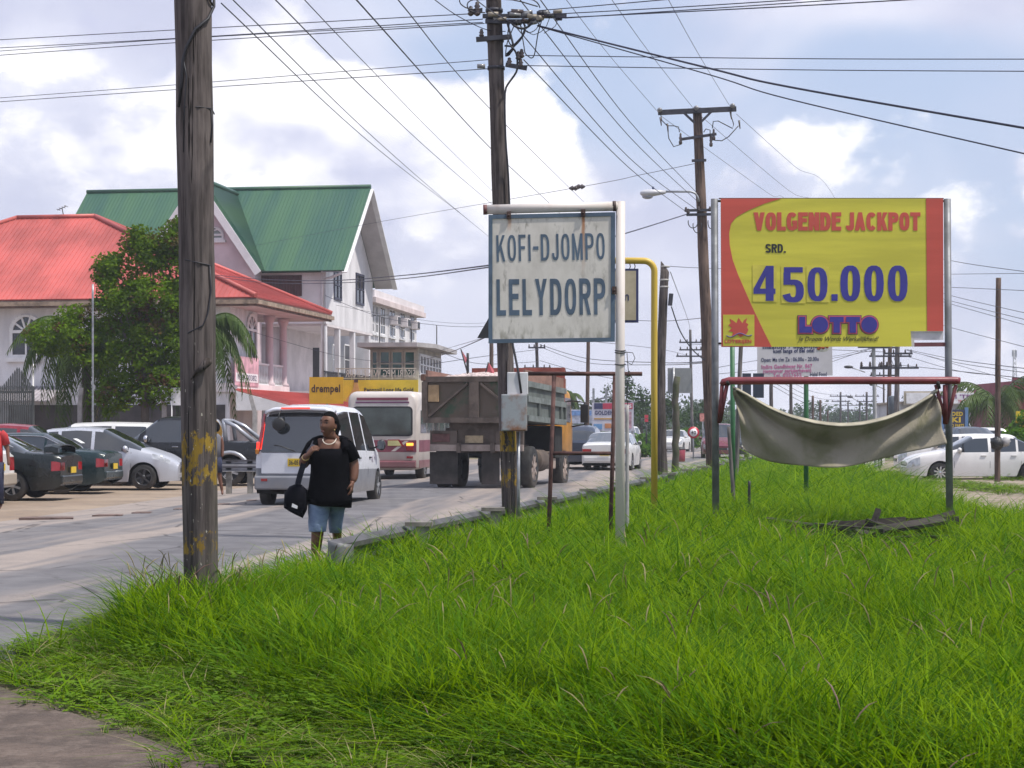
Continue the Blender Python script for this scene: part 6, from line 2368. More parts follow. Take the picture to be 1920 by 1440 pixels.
mb.add([(p_.x, -.024, p_.z) for p_ in fr_o], [(0, 1, 2, 3)])
mb.build('back_plate', metal_galv, kofi)
rust_dark = mat('rust_dark', (.055, .03, .025), .8, .4, 10)
for px, py in ((954, 405), (1093, 401), (1151, 545)):
    mb = MB()
    a = pt(px, py)
    mb.cbox((a.x, -.05, a.z), (.045, .06, .075))
    mb.lathe([(.012, -.09), (.012, -.06)], (a.x, 0, a.z), 'y', 8)
    mb.build('bracket', rust_dark, kofi)
a = pt(931.5, 491.5)
w_ = pt(1134, 0).x - a.x
rot = atan2(pt(0, 487.5).z - pt(0, 492).z, w_)
block_text('KOFI-DJOMPO', kofi, a.x, a.z, w_, pt(0, 442).z - pt(0, 491.5).z, -.0525, slate, .27, .115, .30, rot)
a = pt(931.5, 592.5)
w_ = pt(1135, 0).x - a.x
block_text('LELYDORP', kofi, a.x, a.z, w_, pt(0, 524.5).z - pt(0, 592.5).z, -.0525, slate, .30, .15, .28, rot * .5)
mb = MB()
for zz, r_ in ((657, .053), (661, .055), (683, .05)):
    mb.tube([pt(1163 + 9.6 * cos(t), zz + 1.5 * sin(t), .055 * sin(t)) for t in np.linspace(0, 2 * pi, 17)], .006, 5)
mb.tube([pt(1172, 660, .02), pt(1186, 662, .05), pt(1190, 672, .05), pt(1184, 684, .04), pt(1174, 678, .02)], .004, 5)
mb.tube([pt(1175, 660, .03), pt(1178, 700, .04), pt(1174, 745, .03), pt(1177, 760, .03)], .004, 5)
mb.build('wire_tie', cable_m, kofi)

# ---- rusty pipe frame -----------------------------------------------------------------------------
rust_red = mat('rust_red', (.085, .036, .032), .8, .45, 7, bump=.3)
dr = 21.3
rb_ = Vector((X(1090, dr), dr, 0))
rack = thing('pipe_frame', 'rusty brown pipe frame standing in the grass below the town sign', 'frame', rb_)
for nm, a, b, r in (('top_bar', (990, 700.5), (1204, 701), .024), ('leg', (1039, 704), (1027, 1050), .024), ('leg', (1153, 704), (1143, 1050), .024), ('cross_bar', (1037, 850), (1148, 850), .022)):
    mb = MB()
    mb.tube([(X(a[0], dr) - rb_.x, 0, Z(a[1], dr)), (X(b[0], dr) - rb_.x, 0, Z(b[1], dr))], r, 10)
    mb.build(nm, rust_red, rack)
simple_pole('thin pale grey pipe standing right behind the white sign post'.replace('right ', 'close '), 1176, 758, 1176, 21.8, .022, mat('pipe_grey', (.38, .36, .36), .7, .2, 5), group=None, name='post', cat='post', rt=.022)

# ---- yellow gallows post ------------------------------------------------------------------------------
dy = 27.0
yel = mat('paint_yellow_post', (.55, .38, .055), .5, 0, 2.2, col2=(.46, .24, .06), lo=.58, hi=.75, stretch=(1, 1, .4))
yb_ = Vector((X(1227, dy), dy, 0))
gal = thing('sign_gallows', 'yellow bent pipe post behind the town sign with a small hanging board', 'sign', yb_)
py_ = lambda px, py, f=0.0: Vector((X(px, dy) - yb_.x, -f, Z(py, dy)))
mb = MB()
el = [py_(1227 - 20 + 20 * cos(a), 509 - 20 * sin(a)) for a in np.linspace(0, pi / 2, 8)]
mb.tube([(0, 0, -.1), py_(1226.5, 700)] + el + [py_(1130, 488.5)], .046, 14)
mb.build('post', yel, gal)
mb = MB()
a, b = py_(1110, 605), py_(1197, 504)
mb.box(a.x, b.x, -.02, .02, a.z, b.z)
hb = mb.build('hanging_board', mat('board_navy', (.035, .04, .13), .5), gal)
mb = MB()
mb.box(a.x + .03, b.x - .035, -.026, -.021, a.z + .035, b.z - .03)
mb.build('board_face', mat('board_tan', (.46, .39, .28), .6, .15, 3), hb)
a, b = py_(1152, 564), py_(1179, 552)
text('om', hb, a.x, a.z, b.x - a.x, b.z - a.z, -.027, ink_navy, world=False, bold=.01)
for px in (1165, 1180, 1189):
    mb = MB()
    mb.tube([py_(px, 492), py_(px + 2, 500), py_(px, 505)], .007, 5)
    mb.build('hook', metal_dark, gal)

# ---- lottery billboard --------------------------------------------------------------------------------
dl = 24.6
lb_ = Vector((X(1559, dl), dl, 0))
lot_b = thing('lottery_billboard', 'yellow and red lottery billboard reading VOLGENDE JACKPOT SRD. 450.000', 'billboard', lb_)
pl_ = lambda px, py, f=0.0: Vector((X(px, dl) - lb_.x, -f, Z(py, dl)))
post_grey = mat('post_grey', (.17, .175, .19), .55, .25, 5, metal=.3)
for a, b in ((1339.5, 1342.5), (1776, 1781)):
    mb = MB()
    mb.tube([pl_(b, 1040), pl_(a, 373)], .046, 16)
    mb.build('post', post_grey, lot_b)
    for py in (377, 644):
        mb = MB()
        sx_ = 1 if a < 1500 else -1
        mb.tube([pl_(a, py), pl_(a + sx_ * 14, py, .0)], .014, 8)
        mb.build('clamp', rust_dark, lot_b)
lyel = mat('billboard_yellow', (.62, .56, .055), .55, .17, .9, stretch=(.3, 1, 3))
lred = mat('billboard_red', (.56, .085, .06), .55, .10, .9, stretch=(.3, 1, 3))
lblue = mat('billboard_blue', (.04, .035, .27), .5, .1, 4)
lpink = mat('billboard_pink', (.55, .09, .14), .5)


def flat(name, pxs, off, m_, parent, th=.004):
    poly = [(pl_(x_, y_).x, pl_(x_, y_).z) for x_, y_ in pxs]
    ar_ = sum(x0_ * z1_ - x1_ * z0_ for (x0_, z0_), (x1_, z1_) in zip(poly, poly[1:] + poly[:1]))
    if ar_ < 0:
        poly = poly[::-1]
    mb = MB()
    mb.prism(poly, -off - th, -off)
    return mb.build(name, m_, parent)


bz = lambda zx, zy: (1320 + zx / 4, 360 + zy / 4)
board = flat('board', [bz(123, 52), bz(1788, 52), bz(1790, 1045), bz(1545, 1045), bz(1552, 1160), bz(128, 1163)], .02, lyel, lot_b, .02)
left_red = [bz(123, 52), bz(575, 52), bz(450, 90), bz(330, 140), bz(240, 190), bz(200, 240), bz(186, 310), bz(190, 400), bz(212, 510), bz(252, 620), bz(300, 730), bz(350, 845),
            bz(400, 950), bz(450, 1055), bz(505, 1163), bz(128, 1163)]
flat('red_field', left_red, .041, lred, board)
flat('red_field', [bz(1660, 52), bz(1788, 52), bz(1790, 1045), bz(1668, 1045)], .041, lred, board)
flat('torn_corner', [bz(1542, 1046), bz(1792, 1046), bz(1792, 1110), bz(1575, 1112), bz(1575, 1160), bz(1553, 1160)], .018, mat('torn_white', (.62, .58, .62), .7, .15, 4), lot_b)
flat('frame_rail', [bz(1575, 1130), bz(1815, 1128), bz(1815, 1158), bz(1575, 1160)], -.01, mat('rail_maroon', (.16, .05, .06), .6, .2, 5), lot_b, .03)
flat('frame_rail', [bz(110, 46), bz(1795, 46), bz(1795, 54), bz(110, 54)], -.004, rust_dark, lot_b, .03)


def ltext(s_, zx0, zy0, zx1, zy1, off, m_, parent, **kw):
    a_, b_ = pl_(*bz(zx0, zy1)), pl_(*bz(zx1, zy0))
    return text(s_, parent, a_.x, a_.z, b_.x - a_.x, b_.z - a_.z, -off, m_, world=False, **kw)


def lblock(s_, zx0, zy0, zx1, zy1, off, m_, parent, v, h, gap):
    a_, b_ = pl_(*bz(zx0, zy1)), pl_(*bz(zx1, zy0))
    return block_text(s_, parent, a_.x, a_.z, b_.x - a_.x, b_.z - a_.z, -off, m_, v, h, gap)


lblock('VOLGENDE', 368, 155, 1025, 292, .0415, lred, board, .41, .22, .07)
lblock('JACKPOT', 1060, 155, 1618, 292, .0415, lred, board, .41, .22, .07)
lblock('SRD.', 458, 392, 610, 458, .0415, ink_black, board, .34, .19, .14)
for ch, x0_, y0_, x1_, y1_ in (('4', 368, 556, 532, 818), ('5', 583, 566, 745, 830), ('0', 772, 566, 922, 822), ('0', 1018, 552, 1168, 822), ('0', 1196, 552, 1344, 822), ('0', 1374, 552, 1522, 822)):
    if x0_ < 900:
        n_ = flat('number_sticker', [bz(x0_ - 8, y0_ - 8), bz(x1_ + 10, y0_ - 5), bz(x1_ + 10, y1_ + 8), bz(x0_ - 6, y1_ + 6)], .042, mat('sticker_pale_yellow', (.62, .54, .07), .5), board, .003)
        lblock(ch, x0_, y0_, x1_, y1_, .0455, lblue, n_, .36, .15, 0)
    else:
        lblock(ch, x0_, y0_, x1_, y1_, .0415, lblue, board, .37, .145, 0)
flat('full_stop', [bz(952, 768), bz(998, 768), bz(998, 818), bz(952, 818)], .042, lblue, board)
# LOTTO wordmark: solid discs for the letters O, pink and dark outlines


def circ(cx_, cy_, r_, n=28):
    return [bz(cx_ + r_ * cos(2 * pi * i / n), cy_ + r_ * sin(2 * pi * i / n)) for i in range(n)]


def lshape(g_):
    return [bz(712 - g_, 940 - g_), bz(752 + g_, 940 - g_), bz(752 + g_, 1012 - g_), bz(802 + g_, 1012 - g_), bz(802 + g_, 1055 + g_), bz(712 - g_, 1055 + g_)]


def tshape(x0_, x1_, xs0, xs1, g_):
    return [bz(x0_ - g_, 940 - g_), bz(x1_ + g_, 940 - g_), bz(x1_ + g_, 975 + g_), bz(xs1 + g_, 975 + g_), bz(xs1 + g_, 1055 + g_), bz(xs0 - g_, 1055 + g_), bz(xs0 - g_, 975 + g_), bz(x0_ - g_, 975 + g_)]


for g_, off, m_ in ((15, .042, ink_navy), (11, .047, lpink), (2, .053, lblue)):
    tint = {15: 'dark_outline', 11: 'pink_outline', 2: 'wordmark'}[g_]
    flat(tint, lshape(g_), off, m_, board)
    flat(tint, circ(866, 997, 58 + g_), off + .0006, m_, board)
    flat(tint, tshape(940, 1040, 968, 1012, g_), off + .0012, m_, board)
    flat(tint, tshape(1062, 1162, 1088, 1132, g_), off + .0018, m_, board)
    flat(tint, circ(1234, 997, 58 + g_), off + .0024, m_, board)
ltext('Je Droom Wordt Werkelijkheid!', 698, 1085, 1305, 1130, .042, mat('print_olive', (.06, .055, .02), .6), board, shear=.35)
em = flat('emblem', [bz(140, 922), bz(374, 922), bz(374, 1155), bz(140, 1155)], .046, lyel, board)
leaf = [(255, 945), (240, 985), (215, 965), (190, 952), (198, 985), (180, 1000), (205, 1022), (180, 1045), (215, 1052), (205, 1085), (245, 1070), (270, 1090), (300, 1075), (318, 1062), (330, 1035),
        (318, 1015), (330, 995), (310, 980), (322, 945), (295, 965), (285, 985), (270, 965)]
flat('leaf', [bz(*q) for q in leaf], .0505, lred, em, .003)
ltext('LOTERIJEN', 152, 1108, 352, 1142, .051, lred, em, bold=.04)
sw_ = MB()
sw_.tube([pl_(*bz(165 + 190 * t, 1078 + 12 * sin(t * 9) - 10 * t), .055) for t in np.linspace(0, 1, 16)], .006, 4)
sw_.build('flourish', mat('print_violet', (.12, .10, .30), .6), em)
# red gallows beam below, with its V brackets
beam_red = mat('beam_red', (.19, .025, .035), .45, .2, 4, coat=.2, bump=.1)
gb_ = thing('banner_beam', 'thick red pipe beam on V brackets under the lottery billboard', 'beam', lb_ + pl_(1570, 714, .14))
o0 = pl_(1570, 714, .14)
pq = lambda px, py, f=.14: pl_(px, py, f) - o0
mb = MB()
mb.tube([pq(1352, 722), pq(1354, 717), pq(1364, 714.5), pq(1570, 714), pq(1788, 714), pq(1795, 714.5)], [.04, .045, .049, .049, .049, .044], 16)
mb.build('pipe', beam_red, gb_)
for a, b, r in (((1352, 720), (1347, 793), .026), ((1361, 720), (1349, 790), .026), ((1750, 722), (1771, 793), .024), ((1768, 722), (1770, 795), .034), ((1788, 722), (1772, 793), .024)):
    mb = MB()
    mb.tube([pq(*a), pq(*b, .08)], r, 10)
    mb.build('bracket', mat('bracket_maroon', (.15, .025, .03), .6, .3, 6), gb_)
# sagging canvas
cv = MB()
NU_, NV_ = 64, 24


def curve(tab, u):
    return lerp_tab([(i / (len(tab) - 1), q[0]) for i, q in enumerate(tab)], u), lerp_tab([(i / (len(tab) - 1), q[1]) for i, q in enumerate(tab)], u)


topc = [(1364, 722), (1410, 750), (1455, 774), (1500, 789), (1545, 797), (1590, 799), (1635, 791), (1680, 777), (1722, 755), (1756, 729)]
botc = [(1386, 838), (1420, 860), (1462, 870), (1510, 873), (1556, 877), (1600, 872), (1640, 862), (1690, 849), (1732, 840), (1770, 830)]
vs = []
for j in range(NV_ + 1):
    for i in range(NU_ + 1):
        u, v = i / NU_, j / NV_
        su_ = sum(curve(topc, min(1, max(0, u + q)))[0] for q in (-.05, 0, .05)) / 3, sum(curve(topc, min(1, max(0, u + q)))[1] for q in (-.05, 0, .05)) / 3
        sb_ = sum(curve(botc, min(1, max(0, u + q)))[0] for q in (-.05, 0, .05)) / 3, sum(curve(botc, min(1, max(0, u + q)))[1] for q in (-.05, 0, .05)) / 3
        x = su_[0] + (sb_[0] - su_[0]) * v
        y = su_[1] + (sb_[1] - su_[1]) * v
        fold = .09 * sin(9 * (1 - u) * (.4 + v)) * (1 - u) * (1 - .4 * v) + .09 * sin(10 * u * (.3 + v) + 1) * u * (1 - .3 * v) + .035 * sin(5.5 * v + 3 * u) + .02 * sin(21 * u + 5 * v) + .16 * (abs(sin(5 * atan2(v + .05, u * 1.6 + .05))) - .5) * (1 - u) ** 3 + .16 * (abs(sin(5 * atan2(v + .05, (1 - u) * 1.6 + .05) + .6)) - .5) * u ** 3
        vs.append(pl_(x, y, .17 + fold) - o0)
cv.add(vs, [(j * (NU_ + 1) + i, (j + 1) * (NU_ + 1) + i, (j + 1) * (NU_ + 1) + i + 1, j * (NU_ + 1) + i + 1) for j in range(NV_) for i in range(NU_)], 0, True)
canv_m = mat('canvas_olive', (.31, .275, .215), .95, 0, 1.9, spec=.05, col2=(.20, .19, .115), lo=.45, hi=.68, bump=.4, bscale=30, stretch=(1, 1, .7))
canv = thing('canvas_banner', 'blank grey olive canvas sagging from both ends of the red beam', 'banner', lb_ + o0)
cvo = cv.build('cloth', canv_m, canv)
sd_ = cvo.modifiers.new('thick', 'SOLIDIFY')
sd_.thickness = .006
hm = MB()
rows = []
for i in range(NU_ + 1):
    a_ = Vector(vs[i])
    b_ = Vector(vs[(NU_ + 1) * 2 + i])
    t_ = .012 + .012 * sin(pi * i / NU_)
    rows.append([a_ + Vector((0, .02, .012 + t_)), a_ + Vector((0, -.03, .006)), a_ * .75 + b_ * .25 + Vector((0, -.045 - t_, 0)), a_ * .9 + b_ * .1 + Vector((0, .015, 0))])
hm.loft(rows)
hm.build('hem', mat('canvas_hem', (.36, .33, .25), .85, .25, 3, bump=.3), canv)
for (a, b) in (((1364, 722), (1360, 716)), ((1756, 729), (1752, 716))):
    mb = MB()
    mb.tube([pq(*a, .17), pq(*b, .2)], .02, 6)
    mb.build('tie', metal_dark, canv)

# ---- food notice and green posts behind the billboard -------------------------------------------------
dh = 34.0
hb_ = Vector((X(1490, dh), dh, 0))
hal = thing('food_notice', 'white food notice with opening hours on green posts under the billboard', 'sign', hb_, rz=0)
ph = lambda px, py, f=0.0: Vector((X(px, dh) - hb_.x, -f, Z(py, dh)))
mb = MB()
a = [ph(1420, 708), ph(1561, 704), ph(1559, 560), ph(1420, 560)]
mb.prism([(q.x, q.z) for q in a], -.01, .02)
pan = mb.build('panel', mat('notice_grey_white', (.56, .53, .57), .5, .08, 2), hal)
for s_, x0_, y0_, x1_, y1_, m_, bo in (('maaltijd / dagelijks', 1430, 646, 1535, 656, ink_navy, .03), ('kom langs of bel ons!', 1450, 654.5, 1527, 663.5, ink_navy, .03),
                                       ('Open: Ma t/m Za : 06.00u - 20.00u', 1427, 671, 1535, 680, ink_navy, .01), ('Indira Gandhiweg Nr. 867', 1428, 684, 1523, 693, ink_pink, .02),
                                       ('(tegenover parkeerhaven)', 1431, 692, 1521, 701, ink_pink, .02), ('Tel. 0357652', 1449, 700, 1503, 706.5, ink_pink, .02), ('Halal Food', 1519, 698, 1550, 705, ink_navy, .01)):
    p_, q_ = ph(x0_, y1_ + 1), ph(x1_, y0_)
    text(s_, pan, p_.x, p_.z, q_.x - p_.x, (q_.z - p_.z), -.011, m_, world=False, bold=bo, rot=.02, depth=.003)
mb = MB()
q = ph(1542, 652)
mb.ball((q.x, -.006, q.z), .15, .008, .09, 16, 8)
fd = mb.build('plate_picture', mat('plate_print', (.52, .50, .45), .6), pan)
mb = MB()
for i in range(12):
    mb.ball((q.x + random.uniform(-.09, .09), -.016, q.z + random.uniform(-.02, .07)), .03, .006, .025, 8, 5)
mb.build('food_picture', mat('food_print', (.30, .06, .03), .6, .6, 14), fd)
gp = mat('post_green', (.03, .13, .05), .5, .2, 5)
for px in (1512.5,):
    mb = MB()
    mb.tube([ph(px, 980, -.06), ph(px, 560, -.06)], .042, 12)
    mb.build('post', gp, hal)
dg = thing('green_sign_post', 'green post carrying two small dark panels beside the canvas corner', 'sign', (X(1375, 32), 32, 0))
mb = MB()
mb.tube([(0, 0, -.1), (-.02, 0, Z(600, 32))], .04, 12)
mb.build('post', gp, dg)
for x0_, x1_ in ((1392, 1408), (1412, 1432)):
    mb = MB()
    mb.box(X(x0_, 32) - dg.location.x, X(x1_, 32) - dg.location.x, -.02, .02, Z(746, 32), Z(700, 32))
    mb.build('panel', mat('panel_slate', (.035, .045, .075), .5), dg)
mb = MB()
mb.tube([(-.02, 0.03, Z(720, 32)), (X(1432, 32) - dg.location.x, 0.03, Z(720, 32))], .014, 6)
mb.build('arm', gp, dg)
stk_ = simple_pole('short black stub standing in the grass under the canvas', 1405, 902, 1404, 27.2, .025, metal_dark, name='post', cat='post')

# ---- back of a road sign, round speed sign -------------------------------------------------------------
rs = thing('road_sign', 'grey back of a rectangular road sign on a thin post', 'sign', (X(1263, 55), 55, 0))
mb = MB()
mb.tube([(0, 0, -.1), (0, 0, Z(689, 55))], .035, 10)
mb.build('post', metal_galv, rs)
mb = MB()
mb.box(X(1252, 55) - rs.location.x, X(1297, 55) - rs.location.x, .04, .06, Z(737, 55), Z(690, 55))
mb.build('panel', mat('sign_back_grey', (.27, .28, .29), .5, .1, 3, metal=.3), rs)
rs = thing('speed_sign', 'small round white sign with a red ring on a thin post', 'sign', (X(1300, 92), 92, 0))
mb = MB()
mb.tube([(0, 0, -.1), (0, 0, Z(804, 92))], .035, 8)
mb.build('post', metal_galv, rs)
mb = MB()
mb.lathe([(.28, -.07), (.28, -.04)], (0, 0, Z(811, 92)), 'y', 24)
rng_ = mb.build('ring', mat('sign_red', (.5, .03, .05), .4), rs)
mb = MB()
mb.lathe([(.19, -.085), (.19, -.071)], (0, 0, Z(811, 92)), 'y', 24)
mb.build('face', ink_white, rng_)
text('40', rng_, -.12, Z(811, 92) - .09, .24, .18, -.087, ink_black, world=False, bold=.02)

# ---- guard rail along the verge, seen from behind ---------------------------------------------------------
gr = thing('guard_rail', 'low grey steel guard rail along the grass edge with a rounded end piece', 'guard rail', (0, 0, 0))
gsteel = mat('guardrail_steel', (.105, .10, .105), .55, .35, 2.5, metal=.4, dust=None)
gx = lambda d_: -1.55 + .2 * (d_ - 17.4)
prof = [(.03, .20), (-.04, .245), (-.04, .29), (.03, .335), (.03, .365), (-.04, .41), (-.04, .455), (.03, .50)]
ds = [17.05] + [18.9 + 4 * i for i in range(10)] + [58, 62, 70]
rows = []
for d_ in ds:
    rows.append([(gx(d_) - o_, d_, z) for o_, z in prof] + [(gx(d_) - o_ + .008, d_, z) for o_, z in reversed(prof)])
mb = MB()
mb.loft(rows, sm=False)
mb.build('beam', gsteel, gr)
mb = MB()
tr2 = []
for i in range(9):
    a = pi * i / 8
    tr2.append([(gx(17.0) + .11 * (1 - cos(a)), 17.0 - .2 * sin(a), z - .05 * i / 8) for z in (.30, .34, .48, .52)])
rows = [r + [(x + .01, y + .01, z) for x, y, z in reversed(r)] for r in tr2]
mb.loft(rows, sm=True)
mb.build('end_piece', mat('end_piece_grey', (.15, .15, .155), .6, .3, 4, metal=.2), gr)
for d_ in np.arange(19.6, 66, 3.6):
    mb = MB()
    mb.box(gx(d_) + .13, gx(d_) + .27, d_ - .06, d_ + .06, -.2, .50)
    po = mb.build('post', mat('post_concrete', (.24, .225, .20), .9, .3, 5), gr)
    mb = MB()
    mb.box(gx(d_) + .02, gx(d_) + .30, d_ - .09, d_ + .09, .502, .545)
    mb.build('cap', mat('cap_timber', (.20, .18, .16), .9, .3, 6), po)
# crash barrier in front of the houses
cb = thing('crash_barrier', 'short steel crash barrier on stubby posts in front of the black pickup', 'guard rail', (0, 43.5, 0))
zt_, zb_ = Z(862, 43.5), Z(884, 43.5)
hh = (zt_ - zb_)
rows = [[(x, -o_, zb_ + (z - .2) / .3 * hh) for o_, z in prof] + [(x, -o_ + .008, zb_ + (z - .2) / .3 * hh) for o_, z in reversed(prof)] for x in (X(380, 43.5), X(420, 43.5), X(488, 43.5), X(560, 43.5))]
mb = MB()
mb.loft(rows, sm=False)
mb.build('beam', mat('barrier_bright', (.34, .34, .37), .4, .2, 3, metal=.6), cb)
for px in (386, 428, 468, 510):
    mb = MB()
    mb.box(X(px - 5, 43.5), X(px + 5, 43.5), .04, .16, -.1, zt_ - .04)
    mb.build('post', mat('post_concrete', (.24, .225, .20), .9, .3, 5), cb)

# ---- grey picket gate, fence posts, small lamps by the houses -------------------------------------------------
dpk = 56.0
gate = thing('picket_gate', 'grey steel picket gate with arched top behind the parked cars', 'gate', (0, dpk, 0))
pg = mat('gate_grey', (.075, .08, .08), .6, .2, 4, metal=.2)
tops = [(-60, 724), (-20, 724), (5, 722), (18, 706), (34, 686), (48, 704), (61, 722)]
for i, px in enumerate(np.arange(-60, 63, 4.0)):
    mb = MB()
    zt_ = Z(lerp_tab(tops, px), dpk)
    xx = X(px, dpk)
    mb.prism([(xx - .022, .1), (xx + .022, .1), (xx + .022, zt_ - .06), (xx, zt_), (xx - .022, zt_ - .06)], -.015, .015)
    mb.build('picket', pg, gate)
for py in (735, 800):
    mb = MB()
    mb.box(X(-62, dpk), X(63, dpk), .016, .05, Z(py, dpk) - .03, Z(py, dpk) + .03)
    mb.build('rail', pg, gate)
mb = MB()
mb.box(X(61, dpk), X(64, dpk), -.03, .05, 0, Z(724, dpk))
mb.build('gate_post', pg, gate)
conc = mat('concrete_old', (.38, .36, .35), .9, .25, 5, bump=.3)
for px, py, kink, lb in ((150, 727, 3, 'straight concrete fence post under the palm fronds'), (308, 726, -12, 'concrete fence post with a bent top beside the small white board'),
                         (478, 742, -8, 'concrete fence post with a bent top below the lean-to roof')):
    o = thing('fence_post', lb, 'fence post', (X(px, 58), 58, 0), group='concrete fence posts')
    mb = MB()
    zt_ = Z(py, 58)
    k_ = 58 / F
    mb.beam((0, 0, -.1), (0, 0, zt_ - .5), .13, .13)
    mb.build('shaft', conc, o)
    mb = MB()
    mb.beam((0, 0, zt_ - .52), (kink * k_, 0, zt_), .12, .12)
    mb.build('bent_top', conc, o)
bo = thing('notice_board', 'small white board on a thin post beside the front pole', 'sign', (X(322, 57.6), 57.6, 0))
mb = MB()
mb.tube([(0, 0, 0), (0, 0, Z(727, 57.6))], .02, 6)
mb.build('post', trim_white, bo)
mb = MB()
mb.box(.025, X(345, 57.6) - bo.location.x, -.02, .0, Z(760, 57.6), Z(727, 57.6))
mb.build('panel', ink_white, bo)
lp = thing('garden_lamp', 'thin white lamp post with small globe below the arched window', 'lamp post', (X(62, 62), 62, 0))
mb = MB()
mb.tube([(0, 0, 0), (0, 0, Z(668, 62))], .03, 8)
mb.build('post', trim_white, lp)
mb = MB()
mb.lathe([(.16, 0), (.15, .1), (.06, .14), (.08, .16), (.08, .30), (.03, .34)], (0, 0, Z(668, 62)), 'z', 14)
mb.build('lamp_shade', trim_white, lp)
simple_pole('thin galvanised pole standing in front of the leafy tree', 174, 533, 174, 54, .03, metal_galv, name='post', cat='post', rt=.028)

# ---- drempel sign ------------------------------------------------------------------------------------------------
ds_ = 60.0
dp2 = thing('speed_hump_sign', 'orange yellow square sign reading drempel above the minivan', 'sign', (X(613, ds_), ds_, 0))
og = mat('sign_orange', (.62, .33, .012), .45, .08, 2)
mb = MB()
mb.tube([(0, .05, 0), (0, .05, Z(715, ds_))], .04, 8)
mb.build('post', metal_galv, dp2)
mb = MB()
mb.box(X(580, ds_) - dp2.location.x, X(644, ds_) - dp2.location.x, -.02, .0, Z(757, ds_), Z(707, ds_))
pn = mb.build('panel', og, dp2)
text('drempel', pn, X(584, ds_) - dp2.location.x, Z(740, ds_), X(638, ds_) - X(584, ds_), Z(721, ds_) - Z(740, ds_), -.022, mat('print_brown', (.06, .02, .01), .6), world=False, bold=.03)

# ---- broken timber heap in the grass -----------------------------------------------------------------------------------
heap = thing('timber_heap', 'heap of dark rotten planks lying in the grass hollow under the billboard', 'debris', (X(1605, 24), 23.4, .1))
rot_m = mat('rotten_wood', (.034, .027, .024), .95, .5, 5, stretch=(.3, 1, 1), bump=.6)
random.seed(77)
for i in range(20):
    c_ = Vector((random.uniform(-.8, .85), random.uniform(-.5, .55), random.uniform(.02, .26)))
    d_ = Vector((random.uniform(.2, .55), random.uniform(-.34, .34), random.uniform(-.06, .12))) * (1 if i else 0)
    if not i:
        c_, d_ = Vector((.09, -.18, .30)), Vector((.05, .03, .12))
    mb = MB()
    mb.beam(c_ - d_, c_ + d_, random.uniform(.06, .2) if i else .06, random.uniform(.04, .08), up=(random.uniform(-.4, .4), random.uniform(-.4, .4), 1))
    mb.build('plank', rot_m, heap)

# ================================================================ BUILDINGS AND BOARDS ON THE FAR RIGHT AND DOWN THE ROAD
wr = thing('white_shop', 'pale two storey shop with purple lettered sign board behind the palm and blue posts', 'shop', (X(1760, 104), 104, 0))
d_ = 104
px_ = lambda px: X(px, d_) - wr.location.x
mb = MB()
mb.box(px_(1690), px_(1850), 0, 7, 0, Z(757, d_))
mb.build('wall', mat('shop_wall', (.50, .50, .52), .85, .2, .6), wr)
mb = MB()
mb.box(px_(1685), px_(1853), -.6, 7.4, Z(757, d_) + .004, Z(753, d_))
mb.build('roof', roof_tan if 'roof_tan' in globals() else mat('roof_tan', (.36, .30, .24), .8, .3, 2), wr)
mb = MB()
mb.box(px_(1690), px_(1836), -.75, -.62, Z(759, d_), Z(734, d_))
sg = mb.build('sign_board', mat('board_cream', (.48, .42, .33), .7, .2, 2), wr)
mb = MB()
mb.box(px_(1694), px_(1833), -.78, -.752, Z(757, d_), Z(737, d_))
mb.build('sign_face', ink_white, sg)
pur = mat('print_purple', (.20, .04, .20), .6)
text("KAZMI 'TRSD", sg, px_(1745), Z(748, d_), px_(1831) - px_(1745), Z(740, d_) - Z(748, d_), -.785, pur, world=False, bold=.03)
text('TEL: 0368400', sg, px_(1790), Z(755.5, d_), px_(1820) - px_(1790), Z(750, d_) - Z(755.5, d_), -.785, ink_red, world=False, bold=.02)
for x0_, x1_, y0_, y1_, m_ in ((1822, 1832, 785, 773, pane_dark), (1833, 1838, 788, 772, shutter), (1700, 1712, 785, 772, pane_dark), (1720, 1732, 785, 772, pane_dark)):
    window(wr, 'y', 0, px_(x0_), px_(x1_), Z(y0_, d_), Z(y1_, d_), trim_white, m_, 1, 1, .08, sill=False)
mb = MB()
mb.add([(px_(1690), -2.2, Z(800, d_)), (px_(1850), -2.2, Z(800, d_)), (px_(1850), -.01, Z(792, d_)), (px_(1690), -.01, Z(792, d_)),
        (px_(1690), -2.2, Z(800, d_) - .1), (px_(1850), -2.2, Z(800, d_) - .1), (px_(1850), -.01, Z(792, d_) - .1), (px_(1690), -.01, Z(792, d_) - .1)],
       [(0, 1, 2, 3), (7, 6, 5, 4), (0, 4, 5, 1)])
mb.build('awning', mat('awning_pale', (.42, .42, .44), .7, .2, 1), wr)
# navy board with yellow words on blue posts
d_ = 78
nv = thing('navy_sign', 'navy sign board with yellow lettering between blue posts behind the white saloon', 'sign', (X(1798, d_), d_, 0))
px_ = lambda px: X(px, d_) - nv.location.x
mb = MB()
mb.box(px_(1768), px_(1809), -.03, .03, Z(813, d_), Z(768, d_))
nb = mb.build('board', mat('board_deep_navy', (.03, .035, .08), .5), nv)
ly_ = mat('letters_yellow', (.6, .42, .03), .5)
text('GOED', nb, px_(1776), Z(780, d_), px_(1805) - px_(1776), Z(772, d_) - Z(780, d_), -.035, ly_, world=False, bold=.04)
text('KI', nb, px_(1784), Z(792, d_), px_(1801) - px_(1784), Z(782, d_) - Z(792, d_), -.035, ly_, world=False, bold=.05)
text('AUTO PARTS', nb, px_(1772), Z(801, d_), px_(1807) - px_(1772), Z(795, d_) - Z(801, d_), -.035, ly_, world=False, bold=.03)
